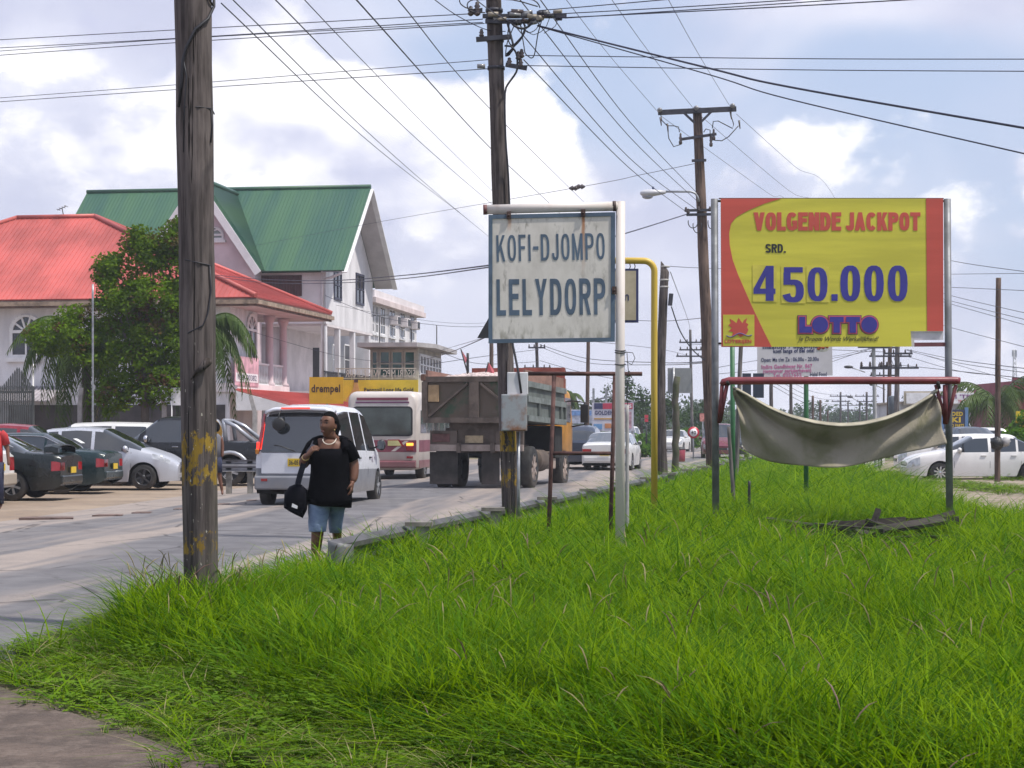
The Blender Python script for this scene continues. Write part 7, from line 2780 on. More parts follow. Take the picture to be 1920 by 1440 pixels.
text('54-6487', nb, px_(1776), Z(809, d_), px_(1806) - px_(1776), Z(803, d_) - Z(809, d_), -.035, ly_, world=False, bold=.03)
bp_ = mat('post_blue', (.10, .19, .36), .5, .15, 4)
for px in (1766, 1812):
    mb = MB()
    mb.beam((px_(px), 0, -.1), (px_(px), 0, Z(764, d_)), .13, .1)
    mb.build('post', bp_, nv)
mb = MB()
mb.box(px_(1740), px_(1808), .3, .4, .0, Z(814, d_))
mb.build('low_wall', mat('wall_blue_grey', (.09, .12, .17), .7, .2, 2), nv)
# dark red building and yellow board at the edge
d_ = 90
rd = thing('red_building', 'dark red sided building with stepped wall at the far edge behind the yellow bush', 'building', (X(1930, d_), d_, 0))
px_ = lambda px: X(px, d_) - rd.location.x
rdm = mat('wall_crimson', (.26, .03, .06), .6, .15, 1)
mb = MB()
mb.box(px_(1903), px_(2150), 0, 8, 0, Z(714, d_))
mb.build('wall', rdm, rd)
mb = MB()
mb.box(px_(1896), px_(1902.8), -.1, 8, 0, Z(734, d_))
mb.box(px_(1896), px_(1912), -.5, -.11, Z(768, d_), Z(708, d_))
mb.build('buttress', mat('wall_crimson_dark', (.20, .022, .045), .6, .15, 1), rd)
for i in range(5):
    mb = MB()
    z_ = Z(722 + i * 9, d_)
    mb.box(px_(1914), px_(2150), -.06, -.004, z_ - .05, z_)
    mb.build('siding_board', rdm, rd)
yb2 = thing('yellow_board', 'bright yellow board below the dark red building', 'sign', (X(1960, 84), 84, 0))
mb = MB()
mb.box(X(1905, 84) - yb2.location.x, 4, -.05, .05, Z(803, 84), Z(771, 84))
mb.build('panel', mat('board_bright_yellow', (.62, .45, .01), .5, .1, 2), yb2)
mb = MB()
mb.beam((-.8, 0, -.1), (-.8, 0, Z(803, 84) - .003), .1, .1)
mb.build('post', metal_galv, yb2)
mast = thing('radio_mast', 'very distant thin lattice radio mast above the dark red building', 'mast', (X(1902, 420), 420, 0))
mb = MB()
h_ = Z(655, 420)
for a in range(3):
    mb.tube([(.9 * cos(a * 2.1), .9 * sin(a * 2.1), 0), (.3 * cos(a * 2.1), .3 * sin(a * 2.1), h_)], .09, 4)
for i in range(16):
    z_ = h_ * i / 16
    r_ = .9 - .6 * i / 16
    mb.tube([(r_, 0, z_), (-.5 * r_, .87 * r_, z_ + h_ / 16)], .06, 4)
    mb.tube([(-.5 * r_, -.87 * r_, z_), (r_, 0, z_ + h_ / 16)], .06, 4)
mb.build('lattice', metal_galv, mast)
mb = MB()
mb.box(-.5, .5, -.2, .2, h_ - 1.6, h_ - .2)
mb.build('antenna', metal_galv, mast)
# advertising board with GOLDEN and the small white kiosk
d_ = 104
gb2 = thing('advert_hoarding', 'pale advertising hoarding with navy and red strip reading GOLDEN beside the bushes', 'billboard', (X(1150, d_), d_, 0))
px_ = lambda px: X(px, d_) - gb2.location.x
mb = MB()
mb.box(px_(1110), px_(1188), -.05, .05, Z(808, d_), Z(755, d_))
pn = mb.build('panel', mat('hoarding_pale', (.50, .49, .56), .6, .1, 1), gb2)
for nm, x0_, x1_, y0_, y1_, m_ in (('navy_strip', 1114, 1130, 767, 756, ink_navy), ('red_strip', 1130.2, 1186, 767, 756, mat('strip_red', (.40, .03, .07), .6)), ('gold_strip', 1114, 1150, 786.5, 784, mat('strip_gold', (.45, .25, .05), .6)),
                                   ('blue_picture', 1113, 1129, 805, 795, mat('pic_blue', (.12, .27, .5), .6)), ('orange_picture', 1134, 1146, 803, 794, mat('pic_orange', (.5, .2, .08), .6)), ('red_picture', 1168, 1184, 803, 772, mat('pic_pink', (.42, .25, .3), .6, .5, 4))):
    mb = MB()
    mb.box(px_(x0_), px_(x1_), -.07, -.052, Z(y0_, d_), Z(y1_, d_))
    mb.build(nm, m_, pn)
text('GOLDEN', pn, px_(1115), Z(778, d_), px_(1150) - px_(1115), Z(770, d_) - Z(778, d_), -.06, ink_navy, world=False, bold=.04)
text('TOURS', pn, px_(1152), Z(765, d_), px_(1184) - px_(1152), Z(758, d_) - Z(765, d_), -.08, ink_white, world=False, bold=.03)
for px in (1113, 1137, 1186):
    mb = MB()
    mb.beam((px_(px), .12, 0), (px_(px), .12, Z(728 if px < 1150 else 752, d_)), .12, .1)
    mb.build('post', metal_galv, gb2)
mb = MB()
mb.tube([(px_(1108), .2, Z(752, d_)), (px_(1150), .2, Z(742, d_)), (px_(1192), .2, Z(754, d_))], .05, 5)
mb.build('truss', metal_galv, gb2)
ki = thing('kiosk', 'small white flat kiosk below the advertising hoarding', 'kiosk', (X(1156, 100), 100, 0))
px_ = lambda px: X(px, 100) - ki.location.x
mb = MB()
mb.box(px_(1126), px_(1190), 0, 2, 0, Z(814, 100))
mb.build('wall', mat('kiosk_wall', (.55, .54, .58), .7, .1, 1), ki)
mb = MB()
mb.box(px_(1122), px_(1168), -.3, 2.2, Z(814, 100) + .003, Z(811, 100))
mb.build('roof', trim_white, ki)
bs_ = thing('shop_sign', 'small pale blue sign on a blue Y shaped post beside the truck cab', 'sign', (X(1087, 84), 84, 0))
px_ = lambda px: X(px, 84) - bs_.location.x
mb = MB()
mb.box(px_(1062), px_(1111), -.04, .04, Z(794, 84), Z(768, 84))
pn = mb.build('panel', mat('sign_pale_blue', (.42, .45, .55), .6, .4, 3), bs_)
mb = MB()
mb.box(px_(1064), px_(1109), -.05, -.042, Z(779, 84), Z(770, 84))
mb.build('blue_strip', mat('strip_sky', (.14, .25, .48), .6, .3, 6), pn)
bp2 = mat('post_pale_blue', (.28, .42, .52), .5, .15, 4)
for a, b in (((0, 0, -.1), (0, 0, Z(806, 84))), ((0, .06, Z(808, 84)), (px_(1070), .06, Z(794, 84))), ((0, .06, Z(808, 84)), (px_(1104), .06, Z(794, 84)))):
    mb = MB()
    mb.beam(a, b, .08, .08)
    mb.build('post', bp2, bs_)
tl = thing('traffic_light', 'small traffic light with red lamp in front of the green bushes', 'traffic light', (X(1212, 120), 120, 0))
mb = MB()
mb.tube([(0, 0, 0), (0, 0, Z(790, 120))], .05, 6)
mb.build('post', metal_dark, tl)
for py in (781, 788):
    mb = MB()
    mb.box(-.11, .11, -.1, .1, Z(py + 3, 120), Z(py - 3, 120))
    mb.build('lamp_box', mat('sign_red', (.5, .03, .05), .4), tl)
rb2 = thing('red_notice', 'small pinkish red notice board beside the crossarm pole and trees', 'sign', (X(1318, 126), 126, 0))
mb = MB()
mb.box(X(1312, 126) - rb2.location.x, X(1332, 126) - rb2.location.x, -.04, .04, Z(790, 126), Z(775, 126))
mb.build('panel', mat('notice_pink', (.52, .20, .17), .6, .5, 6), rb2)
mb = MB()
mb.tube([(0, .06, 0), (0, .06, Z(776, 126))], .05, 6)
mb.build('post', metal_galv, rb2)
for px, lb in ((1294, 'red litter bin on the road edge behind the signs'),):
    o = thing('litter_bin', lb, 'bin', (X(1274, 84), 84, 0))
    mb = MB()
    mb.lathe([(.20, 0), (.24, .05), (.26, .55), (.22, .6)], (0, 0, 0), 'z', 14)
    mb.build('body', mat('bin_red', (.25, .03, .05), .5), o)
    mb = MB()
    mb.lathe([(.265, .56), (.27, .60), (.1, .68)], (0, 0, 0), 'z', 14)
    mb.build('lid', black_trim, o)

# ================================================================ PEOPLE
skin_m = mat('skin_brown', (.145, .066, .042), .5, .12, 6, spec=.3)
hair_m = mat('hair_black', (.004, .0035, .004), .8, .3, 20, bump=.8, bscale=50, spec=.08)
shirt_b = mat('cloth_black', (.004, .004, .0055), .9, .3, 5, spec=.04, bump=.5, bscale=14)
denim = mat('denim_blue', (.11, .16, .26), .85, 0, 3.0, col2=(.21, .28, .40), lo=.38, hi=.68, stretch=(1.2, 1, 2.2), bump=.4, bscale=26)


def skin_mesh(name, verts, edges, m_, parent, sub=2, root=0):
    """verts: [(x, y, z, r)] or (x, y, z, rx, ry); grown with a skin modifier and baked to a mesh"""
    me = D.meshes.new(name)
    me.from_pydata([v[:3] for v in verts], edges, [])
    o = D.objects.new(name, me)
    COL.objects.link(o)
    sk = o.modifiers.new('skin', 'SKIN')
    sk.use_smooth_shade = True
    sk.branch_smoothing = .6
    if not me.skin_vertices:
        me.attributes.new('x', 'FLOAT', 'POINT')
    for i, v in enumerate(verts):
        q = me.skin_vertices[0].data[i]
        q.radius = (v[3], v[4] if len(v) > 4 else v[3])
        q.use_root = i == root
    sb = o.modifiers.new('sub', 'SUBSURF')
    sb.levels = sb.render_levels = sub
    bpy.context.view_layer.update()
    dg = bpy.context.evaluated_depsgraph_get()
    nm = D.meshes.new_from_object(o.evaluated_get(dg))
    D.objects.remove(o)
    D.meshes.remove(me)
    nm.materials.clear()
    nm.materials.append(m_)
    for p_ in nm.polygons:
        p_.use_smooth = True
    nm.name = name
    o = D.objects.new(name, nm)
    COL.objects.link(o)
    o.parent = parent
    return o


def ring(c, rx, ry, n=20, tilt=0.0, front=0.0, sq=1.0):
    out = []
    for i in range(n):
        a = 2 * pi * i / n
        ca, sa = cos(a), sin(a)
        ca = abs(ca) ** sq * (1 if ca > 0 else -1)
        sa = abs(sa) ** sq * (1 if sa > 0 else -1)
        y = c[1] + ry * sa
        out.append((c[0] + rx * ca, y, c[2] + tilt * sa + (front * max(0, -sa) ** 2)))
    return out


def hand(name_root, root_pt, direction, palm_n, size, curl, m_, parent, thumb_side=1):
    """five fingered hand: root at the wrist, pointing along direction; returns skeleton lists to be joined to a body"""
    d_ = Vector(direction).normalized()
    n_ = Vector(palm_n)
    n_ = (n_ - d_ * n_.dot(d_)).normalized()
    s_ = d_.cross(n_) * thumb_side
    r0 = Vector(root_pt)
    vs, es = [], []

    def add(p_, r_):
        vs.append((*p_, r_))
        return len(vs) - 1
    for k, (off, ln) in enumerate(((-.030, .062), (-.010, .074), (.010, .070), (.029, .055))):
        b_ = r0 + d_ * .055 * size + s_ * off * size
        base = add(b_, .011 * size)
        p_, dr = b_ + d_ * .03 * size, d_.copy()
        pr = add(p_, .0105 * size)
        es.append((base, pr))
        for sgm in range(3):
            dr = (dr + n_ * curl * (1 + .1 * k)).normalized()
            p_ = p_ + dr * ln * size * (.42, .33, .25)[sgm]
            cu = add(p_, (.0095, .0085, .007)[sgm] * size)
            es.append((pr, cu))
            pr = cu
    b_ = r0 + d_ * .022 * size - s_ * .030 * size
    i0 = add(b_, .014 * size)
    p1_ = b_ + (d_ * .6 - s_ * .6 + n_ * .3).normalized() * .036 * size
    i1 = add(p1_, .012 * size)
    p2_ = p1_ + (d_ * .8 - s_ * .1 + n_ * .5).normalized() * .032 * size
    i2 = add(p2_, .009 * size)
    es += [(i0, i1), (i1, i2)]
    return vs, es


wd = 19.2
wo3 = Vector((X(619, wd), wd, .02))
wm = thing('person', 'woman in a black top and cropped jeans walking along the road edge', 'person', wo3)
k_ = wd / F
wp = lambda px, py, y=0.0: (X(px, wd) - wo3.x, y, Z(py, wd) - .02)
# body: pelvis, legs, spine, neck, head base, arms
bv = [(0, 0, .86, .15, .12),
      (-.115, -.01, .80, .105), (-.125, -.06, .46, .073), (-.145, -.03, .30, .062), (-.16, .04, .10, .036), (-.165, -.02, .045, .034), (-.17, -.12, .03, .028),
      (.075, .05, .80, .085), (.052, .17, .47, .058), (.05, .30, .31, .048), (.05, .40, .14, .033), (.05, .37, .06, .03), (.05, .28, .03, .026),
      (0, .01, 1.10, .17, .14), (0, .0, 1.28, .17, .12), (.0, .01, 1.385, .115, .09), (.0, .0, 1.44, .068), (-.008, -.015, 1.50, .064),
      (-.17, .02, 1.335, .075), (*wp(566, 872, -.02), .058), (*wp(569, 863, -.13), .05), (*wp(579, 852, -.20), .036),
      (.18, .02, 1.335, .075), (*wp(666, 870, .03), .062), (*wp(667, 893, -.01), .052), (*wp(664, 906, -.05), .036)]
be = [(0, 1), (1, 2), (2, 3), (3, 4), (4, 5), (5, 6), (0, 7), (7, 8), (8, 9), (9, 10), (10, 11), (11, 12), (0, 13), (13, 14), (14, 15), (15, 16), (16, 17),
      (14, 18), (18, 19), (19, 20), (20, 21), (14, 22), (22, 23), (23, 24), (24, 25)]
bodyo = skin_mesh('body', bv, be, skin_m, wm)
# hands
for nm, rp_, dr, pn_, curl, ts in (('hand', wp(578, 854, -.20), (.55, -.2, .65), (.6, .6, -.5), .62, -1), ('hand', wp(664, 904, -.05), (-.12, -.12, -.98), (-.9, .1, .1), .38, 1)):
    hv, he = hand(nm, rp_, dr, pn_, 1.02, curl, skin_m, wm, ts)
    mbh = MB()
    d_v = Vector(dr).normalized()
    sub = []
    chains, cur = [], []
    for (a, b) in he:
        if cur and cur[-1] == a:
            cur.append(b)
        else:
            if cur:
                chains.append(cur)
            cur = [a, b]
    chains.append(cur)
    for ch in chains:
        mbh.tube([hv[i][:3] for i in ch], [hv[i][3] for i in ch], 8)
        e_ = hv[ch[-1]]
        mbh.ball(e_[:3], e_[3], e_[3], e_[3], 8, 6)
    n_v = Vector(pn_)
    n_v = (n_v - d_v * n_v.dot(d_v)).normalized()
    s_v = d_v.cross(n_v)
    pr_ = Vector(rp_)
    rows_ = []
    for t, w2, th in ((-.012, .028, .024), (.02, .037, .021), (.05, .042, .018), (.085, .042, .014), (.098, .036, .010)):
        c_ = pr_ + d_v * t
        rows_.append([c_ + s_v * w2 * cos(a) + n_v * th * sin(a) for a in np.linspace(0, 2 * pi, 13)[:-1]])
    mbh.loft(rows_)
    # fused with the body mesh so that the figure stays one continuous surface
    m2 = mbh.build('hand', skin_m, None)
    base_v = [tuple(v.co) for v in bodyo.data.vertices]
    base_f = [tuple(p_.vertices) for p_ in bodyo.data.polygons]
    add_v = [tuple(v.co) for v in m2.data.vertices]
    add_f = [tuple(len(base_v) + i for i in p_.vertices) for p_ in m2.data.polygons]
    nme = D.meshes.new('body')
    nme.from_pydata(base_v + add_v, [], base_f + add_f)
    nme.materials.append(skin_m)
    for p_ in nme.polygons:
        p_.use_smooth = True
    bodyo.data = nme
    D.objects.remove(m2)


def head(parent, c, yaw, s_=1.0, m_=None, hair=None, pitch=0.0):
    """sculpted head: skull grid pushed into brow, nose, lips, chin; eyes, ears; faces -y before yaw"""
    o = D.objects.new('head', None)
    n, m2 = 28, 22
    vs = []
    for j in range(m2 + 1):
        t = pi * j / m2
        for i in range(n):
            a = 2 * pi * i / n
            x, y, z = sin(t) * sin(a), -sin(t) * cos(a), cos(t)
            X_, Y_, Z_ = x * .084, y * .096, z * .118
            if z < -.1:                       # jaw narrows
                q = (-.1 - z) / .9
                X_ *= 1 - .34 * q
                Y_ = Y_ * (1 - .22 * q) - .012 * q
            f = max(0, -y)
            if f > .2:
                gx_ = lambda x0, z0, sx_, sz_: math.exp(-((X_ - x0) / sx_) ** 2 - ((Z_ - z0) / sz_) ** 2)
                Y_ -= .024 * gx_(0, -.030, .013, .016) + .012 * gx_(0, -.005, .010, .03)
                Y_ += .012 * (gx_(.032, .012, .016, .012) + gx_(-.032, .012, .016, .012))
                Y_ -= .006 * gx_(0, .034, .05, .012)
                Y_ -= .011 * gx_(0, -.066, .024, .008) + .008 * gx_(0, -.080, .020, .007) - .005 * gx_(0, -.073, .026, .003)
                Y_ -= .010 * gx_(0, -.108, .022, .014)
                Y_ -= .007 * (gx_(.042, -.035, .02, .022) + gx_(-.042, -.035, .02, .022))
                Y_ -= .007 * (gx_(.014, -.036, .008, .007) + gx_(-.014, -.036, .008, .007))
            vs.append((X_, Y_, Z_))
    mb_ = MB()
    mb_.add(vs, [(j * n + i, (j + 1) * n + i, (j + 1) * n + (i + 1) % n, j * n + (i + 1) % n) for j in range(m2) for i in range(n)], 0, True)
    for sx_ in (1, -1):
        mb_.ball((sx_ * .078, .012, -.012), .010, .020, .032, 10, 8)
    D.objects.remove(o)
    M_ = Matrix.Translation(c) @ Matrix.Rotation(yaw, 4, 'Z') @ Matrix.Rotation(pitch, 4, 'X') @ Matrix.Scale(s_, 4)
    h_ = mb_.build('head', m_ or skin_m, parent)
    h_.matrix_basis = M_
    for sx_ in (1, -1):
        e = MB()
        e.ball((sx_ * .032, -.0775, .012), .013, .010, .0075, 10, 8)
        eo = e.build('eye', mat('eye_dark', (.03, .02, .018), .2), h_)
        b = MB()
        b.tube([(sx_ * .016, -.094, .034), (sx_ * .034, -.091, .040), (sx_ * .052, -.078, .034)], [.003, .0045, .002], 6)
        b.build('eyebrow', hair_m, h_)
    l_ = MB()
    l_.ball((0, -.0985, -.072), .025, .006, .0085, 12, 6)
    l_.build('lips', mat('lips_brown', (.13, .045, .04), .45), h_)
    if hair:
        hb2 = MB()
        vs = []
        for j in range(15):
            t = pi * .80 * j / 14
            for i in range(n):
                a = 2 * pi * i / n
                x, y, z = sin(t) * sin(a), -sin(t) * cos(a), cos(t)
                q = random.uniform(.985, 1.03)
                hx, hy, hz = x * .098 * q, y * .112 * q + .016, z * .130 * q + .004
                if y < .10 and z < (.50 if y < -.35 else .12):      # open the face
                    hx, hy, hz = x * .055, y * .05, z * .07
                if hair == 'bob' and z < 0 and y > -.15:
                    hx *= 1.10
                    hy *= 1.08
                vs.append((hx, hy, hz))
        hb2.add(vs, [(j * n + i, (j + 1) * n + i, (j + 1) * n + (i + 1) % n, j * n + (i + 1) % n) for j in range(14) for i in range(n)], 0, True)
        if hair == 'bob':
            for i in range(34):
                a = R(random.uniform(100, 260))
                r_ = random.uniform(.8, 1.02)
                p0 = Vector((sin(a) * .085 * r_, -cos(a) * .10 * r_ + .016, .02))
                hb2.tube([p0, p0 + Vector((sin(a) * .012, -cos(a) * .01, -.06)), p0 + Vector((sin(a) * random.uniform(-.01, .012), .0, -.125 + random.uniform(-.02, .02)))], [.018, .016, .005], 6)
        hb2.build('hair', hair_m, h_)
    return h_


hd = head(wm, (*wp(616, 797, -.01)[:2], wp(616, 797)[2]), R(-30), 1.05, skin_m, 'bob', R(-6))
# black square necked top
sh_ = MB()
zz = lambda py: Z(py, wd) - .02
rowsx = [(617, 946, .238, .215), (617.5, 932, .24, .215), (618.5, 910, .226, .205), (619, 885, .208, .195), (619, 868, .206, .200), (619, 855, .206, .203), (618, 846, .200, .180), (617, 841, .190, .150)]
rows_ = []
for cx_, py, rx_, ry_ in rowsx:
    rows_.append(ring((X(cx_, wd) - wo3.x, .02 if py > 900 else .0, zz(py)), rx_, ry_, 28, 0, .0, .9))
rows_[0] = [(x, y, z + .012 * sin(x * 22) - .02 * (x > .05)) for x, y, z in rows_[0]]
sh_.loft(rows_)
for sd_, elb in ((-1, wp(569, 866, -.04)), (1, wp(667, 864, .02))):
    c1, c2_, c3_ = Vector((sd_ * .150, .01, 1.345)), Vector((sd_ * .193, .0, 1.295)), Vector(elb)
    sh_.tube([Vector((sd_ * .10, .02, 1.375)), c1, c2_, (c2_ + c3_) / 2, c2_ + (c3_ - c2_) * .95], [.040, .056, .070, .073, .071], 16)
    # shoulder straps framing the square neckline
    sh_.loft([ring((sd_ * .165, .0, 1.26), .055, .150, 14), ring((sd_ * .162, .0, 1.33), .050, .115, 14), ring((sd_ * .150, .012, 1.372), .036, .06, 14)])
sh_.loft([ring((0, .06, 1.26), .19, .10, 16), ring((0, .065, 1.36), .16, .06, 16), ring((0, .06, 1.41), .12, .04, 16)])
sh_.build('shirt', shirt_b, wm)
# neckline skin: upper chest belongs to the body mesh; necklace lies on it
nk = MB()
nk.tube([(.070 * cos(a), -.085 - .05 * max(0, -sin(a)) if sin(a) < 0 else .02, 1.375 + .055 * (sin(a))) for a in np.linspace(-pi - .25, .25, 20)], .0055, 6)
nk.build('necklace', mat('necklace_pale', (.62, .55, .46), .3, .1, 20), wm)
br = MB()
a_ = Vector(wp(574, 857, -.18))
br.tube([a_ + Vector((.036 * cos(t), .02 * sin(t), .03 * sin(t))) for t in np.linspace(0, 2 * pi, 13)], .006, 6)
br.build('bracelet', mat('bracelet_gold', (.5, .36, .14), .3, .1, 5, metal=.6), wm)
er = MB()
er.ball((.080, -.002, -.047), .008, .008, .008, 8, 6)
er.build('earring', mat('bracelet_gold', (.5, .36, .14), .3), hd)
# cropped jeans
jn = MB()
jn.loft([ring((0, .01, .70), .215, .185, 24), ring((0, .01, .80), .225, .19, 24), ring((0, .01, .92), .21, .17, 24)])


def leg_rows(tab):
    return [[(x, y, z + .004 * sin(9 * x + 40 * z)) for x, y, z in ring((cx_, cy_, z), r_ * random.uniform(.955, 1.04), r_ * 1.05 * random.uniform(.97, 1.03), 18)] for cx_, cy_, z, r_ in tab]


jn.loft(leg_rows([(-.112, -.01, .86, .118), (-.108, -.02, .78, .122), (-.112, -.03, .71, .120), (-.116, -.04, .65, .116), (-.120, -.05, .59, .110), (-.126, -.055, .54, .100), (-.127, -.06, .50, .098), (-.128, -.06, .465, .096), (-.128, -.06, .455, .092)]))
jn.loft(leg_rows([(.080, .05, .86, .105), (.070, .06, .78, .104), (.060, .08, .71, .100), (.054, .10, .65, .094), (.048, .12, .59, .088), (.042, .15, .53, .080), (.040, .17, .48, .072), (.040, .18, .43, .068)]))
jn.build('jeans', denim, wm)
for (cx_, cy_, hz_) in ((-.168, -.05, .03), (.05, .33, .05)):
    so_ = MB()
    so_.loft([ring((cx_, cy_, hz_ - .03), .045, .125, 16), ring((cx_, cy_, hz_ - .012), .047, .128, 16)])
    so_.tube([(cx_ - .045, cy_ - .03, hz_ - .01), (cx_ - .02, cy_ - .05, hz_ + .028), (cx_ + .02, cy_ - .05, hz_ + .028), (cx_ + .045, cy_ - .03, hz_ - .01)], .011, 6)
    so_.build('sandal', black_trim, wm)
# shoulder bag
bg_ = thing('shoulder_bag', 'black shoulder bag with a white tag hanging at the side of the walking woman', 'bag', wo3)
bm2 = mat('bag_cloth', (.005, .005, .009), .8, .3, 5, spec=.08)
wm.scale = bg_.scale = (.94, 1, 1)
q = MB()
pts_ = [(530, 925), (540, 912), (556, 906), (564, 909), (574, 918), (575, 940), (574, 955), (566, 970), (552, 964), (540, 958), (529, 951)]
pp_ = [(wp(*a)[0], wp(*a)[2]) for a in pts_]
def inset(poly, s_):
    cx_ = sum(a for a, b in poly) / len(poly)
    cz_ = sum(b for a, b in poly) / len(poly)
    return [(cx_ + (a - cx_) * s_, cz_ + (b - cz_) * s_) for a, b in poly]
q.loft([[(a, y, b) for a, b in inset(pp_, s_)] for y, s_ in ((-.16, .80), (-.14, .96), (-.08, 1.02), (-.02, .97), (.0, .82))])
q.build('body', bm2, bg_)
q = MB()
sp_ = [wp(556, 908, -.08), wp(563, 886, -.12), wp(571, 866, -.16), wp(580, 848, -.19), wp(586, 838, -.16), wp(589, 828, -.07), wp(590, 823, .03), wp(589, 835, .12)]
sec = []
for i, p_ in enumerate(sp_):
    p_ = Vector(p_)
    nx_ = (Vector(sp_[min(i + 1, len(sp_) - 1)]) - Vector(sp_[max(0, i - 1)])).normalized()
    side_ = nx_.cross(Vector((0, 1, 0))).normalized() * (.030 if i < 4 else .022)
    fw_ = side_.cross(nx_).normalized() * .004
    sec.append([p_ - side_ - fw_, p_ + side_ - fw_, p_ + side_ + fw_, p_ - side_ + fw_])
q.loft(sec, sm=False)
q.build('strap', mat('strap_navy', (.010, .011, .028), .75, .3, 6), bg_)
q = MB()
q.prism([(wp(546, 942.5)[0], wp(546, 949)[2]), (wp(557, 0)[0], wp(0, 953)[2]), (wp(558, 0)[0], wp(0, 947.5)[2]), (wp(547.5, 0)[0], wp(0, 942.5)[2])], -.172, -.163)
q.build('tag', ink_white, bg_)
q = MB()
q.add([wp(561, 920, -.15), wp(566, 911, -.12), wp(574, 925, -.12), wp(572, 931, -.15), wp(561, 922, -.13), wp(566, 913, -.10), wp(574, 927, -.10), wp(572, 933, -.13)], [(0, 1, 2, 3), (7, 6, 5, 4), (0, 4, 5, 1), (1, 5, 6, 2), (2, 6, 7, 3), (3, 7, 4, 0)])
q.build('paper', ink_white, bg_)

# ---- person in red at the edge of the frame -------------------------------------------------------------
d_ = 35.0
rp2 = thing('person', 'person in a red shirt beside the white estate, partly outside the picture', 'person', (X(-12, d_), d_, 0))
bv = [(0, 0, .92, .13, .10), (-.09, 0, .86, .085), (-.10, -.03, .48, .06), (-.10, .02, .10, .035), (-.10, -.10, .04, .03), (.09, 0, .86, .085), (.10, .05, .48, .06), (.10, .12, .10, .035), (.10, 0, .04, .03),
      (0, 0, 1.18, .14, .10), (0, 0, 1.38, .13, .09), (0, 0, 1.48, .06), (0, -.01, 1.55, .05), (-.17, 0, 1.40, .055), (-.22, .02, 1.15, .042), (-.22, -.04, .92, .03), (-.21, -.05, .82, .034),
      (.17, 0, 1.40, .055), (.245, .02, 1.16, .042), (.285, -.06, .93, .03), (.30, -.08, .82, .034)]
be = [(0, 1), (1, 2), (2, 3), (3, 4), (0, 5), (5, 6), (6, 7), (7, 8), (0, 9), (9, 10), (10, 11), (11, 12), (10, 13), (13, 14), (14, 15), (15, 16), (10, 17), (17, 18), (18, 19), (19, 20)]
skin_mesh('body', bv, be, skin_m, rp2, 1)
head(rp2, (0, -.01, 1.63), R(60), 1, skin_m, 'short')
rsm = mat('cloth_red', (.45, .03, .035), .8, .2, 4)
q = MB()
q.loft([ring((0, 0, .88), .17, .14, 18), ring((0, 0, 1.15), .165, .135, 18), ring((0, 0, 1.36), .18, .13, 18), ring((0, 0, 1.47), .11, .09, 18)])
for sd_ in (-1, 1):
    q.tube([(sd_ * .13, 0, 1.42), (sd_ * .19, 0, 1.36), (sd_ * .235, .015, 1.20)], [.07, .075, .065], 12)
q.build('shirt', rsm, rp2)
q = MB()
q.loft([ring((0, 0, .94), .165, .135, 16), ring((0, 0, .84), .175, .14, 16)])
for sd_ in (-1, 1):
    q.loft([ring((sd_ * .09, 0, .88), .10, .11, 14), ring((sd_ * .10, .0, .5), .085, .09, 14), ring((sd_ * .10, .06, .12), .07, .08, 14)])
q.build('trousers', mat('cloth_indigo', (.02, .025, .06), .85, .2, 4), rp2)
# ---- pedestrian hidden behind the front pole except for a leg ------------------------------------------------
d_ = 42.5
pp2 = thing('person', 'person hidden behind the front pole except for a bare leg', 'person', (X(402, d_), d_, 0))
bv = [(0, 0, .86, .12, .10), (-.08, 0, .80, .085), (-.06, -.02, .45, .06), (-.02, .0, .10, .035), (-.02, -.1, .04, .028), (.08, 0, .80, .085), (.11, 0, .45, .055), (.17, .02, .10, .033), (.19, -.08, .04, .026),
      (0, 0, 1.1, .12, .10), (0, 0, 1.28, .12, .09), (0, 0, 1.38, .05), (0, 0, 1.44, .05), (-.15, 0, 1.30, .05), (-.18, 0, 1.08, .04), (-.18, -.04, .86, .03), (.15, 0, 1.30, .05), (.18, 0, 1.08, .04), (.18, -.04, .86, .03)]
be = [(0, 1), (1, 2), (2, 3), (3, 4), (0, 5), (5, 6), (6, 7), (7, 8), (0, 9), (9, 10), (10, 11), (11, 12), (10, 13), (13, 14), (14, 15), (10, 16), (16, 17), (17, 18)]
skin_mesh('body', bv, be, skin_m, pp2, 1)
head(pp2, (0, 0, 1.52), R(-90), .97, skin_m, 'short')
q = MB()
q.loft([ring((0, 0, .80), .16, .13, 16), ring((0, 0, 1.1), .15, .13, 16), ring((0, 0, 1.3), .16, .12, 16), ring((0, 0, 1.38), .09, .07, 16)])
q.build('shirt', mat('cloth_grey', (.12, .12, .14), .85), pp2)
q = MB()
for sd_ in (-1, 1):
    q.loft([ring((sd_ * .075, 0, .86), .095, .11, 14), ring((sd_ * .085, 0, .52), .09, .095, 14)])
q.build('shorts', mat('cloth_indigo', (.02, .025, .06), .85), pp2)

# ================================================================ TREES AND SHRUBS
bark = mat('bark_grey', (.12, .10, .08), .95, .35, 5, stretch=(1, 1, .25), bump=.7)
leaf_tree = leafmat('leaf_yellow_green', (.115, .22, .008), (.055, .12, .006), (.19, .27, .015), .8, .4)
leaf_red = leafmat('leaf_young_red', (.13, .085, .03), (.10, .11, .03), (.16, .07, .04), .8, .3)
leaf_far = leafmat('leaf_far', (.045, .085, .025), (.03, .062, .02), (.06, .10, .03), .25, .25)
leaf_bush = leafmat('leaf_bush', (.08, .19, .015), (.055, .13, .012), (.12, .22, .03), .8, .35)
leaf_palm = leafmat('leaf_palm', (.07, .115, .028), (.045, .085, .02), (.11, .145, .05), .7, .3, .4)
leaf_dry = leafmat('leaf_dry', (.26, .21, .13), (.20, .16, .10), (.30, .26, .18), 1, .2)


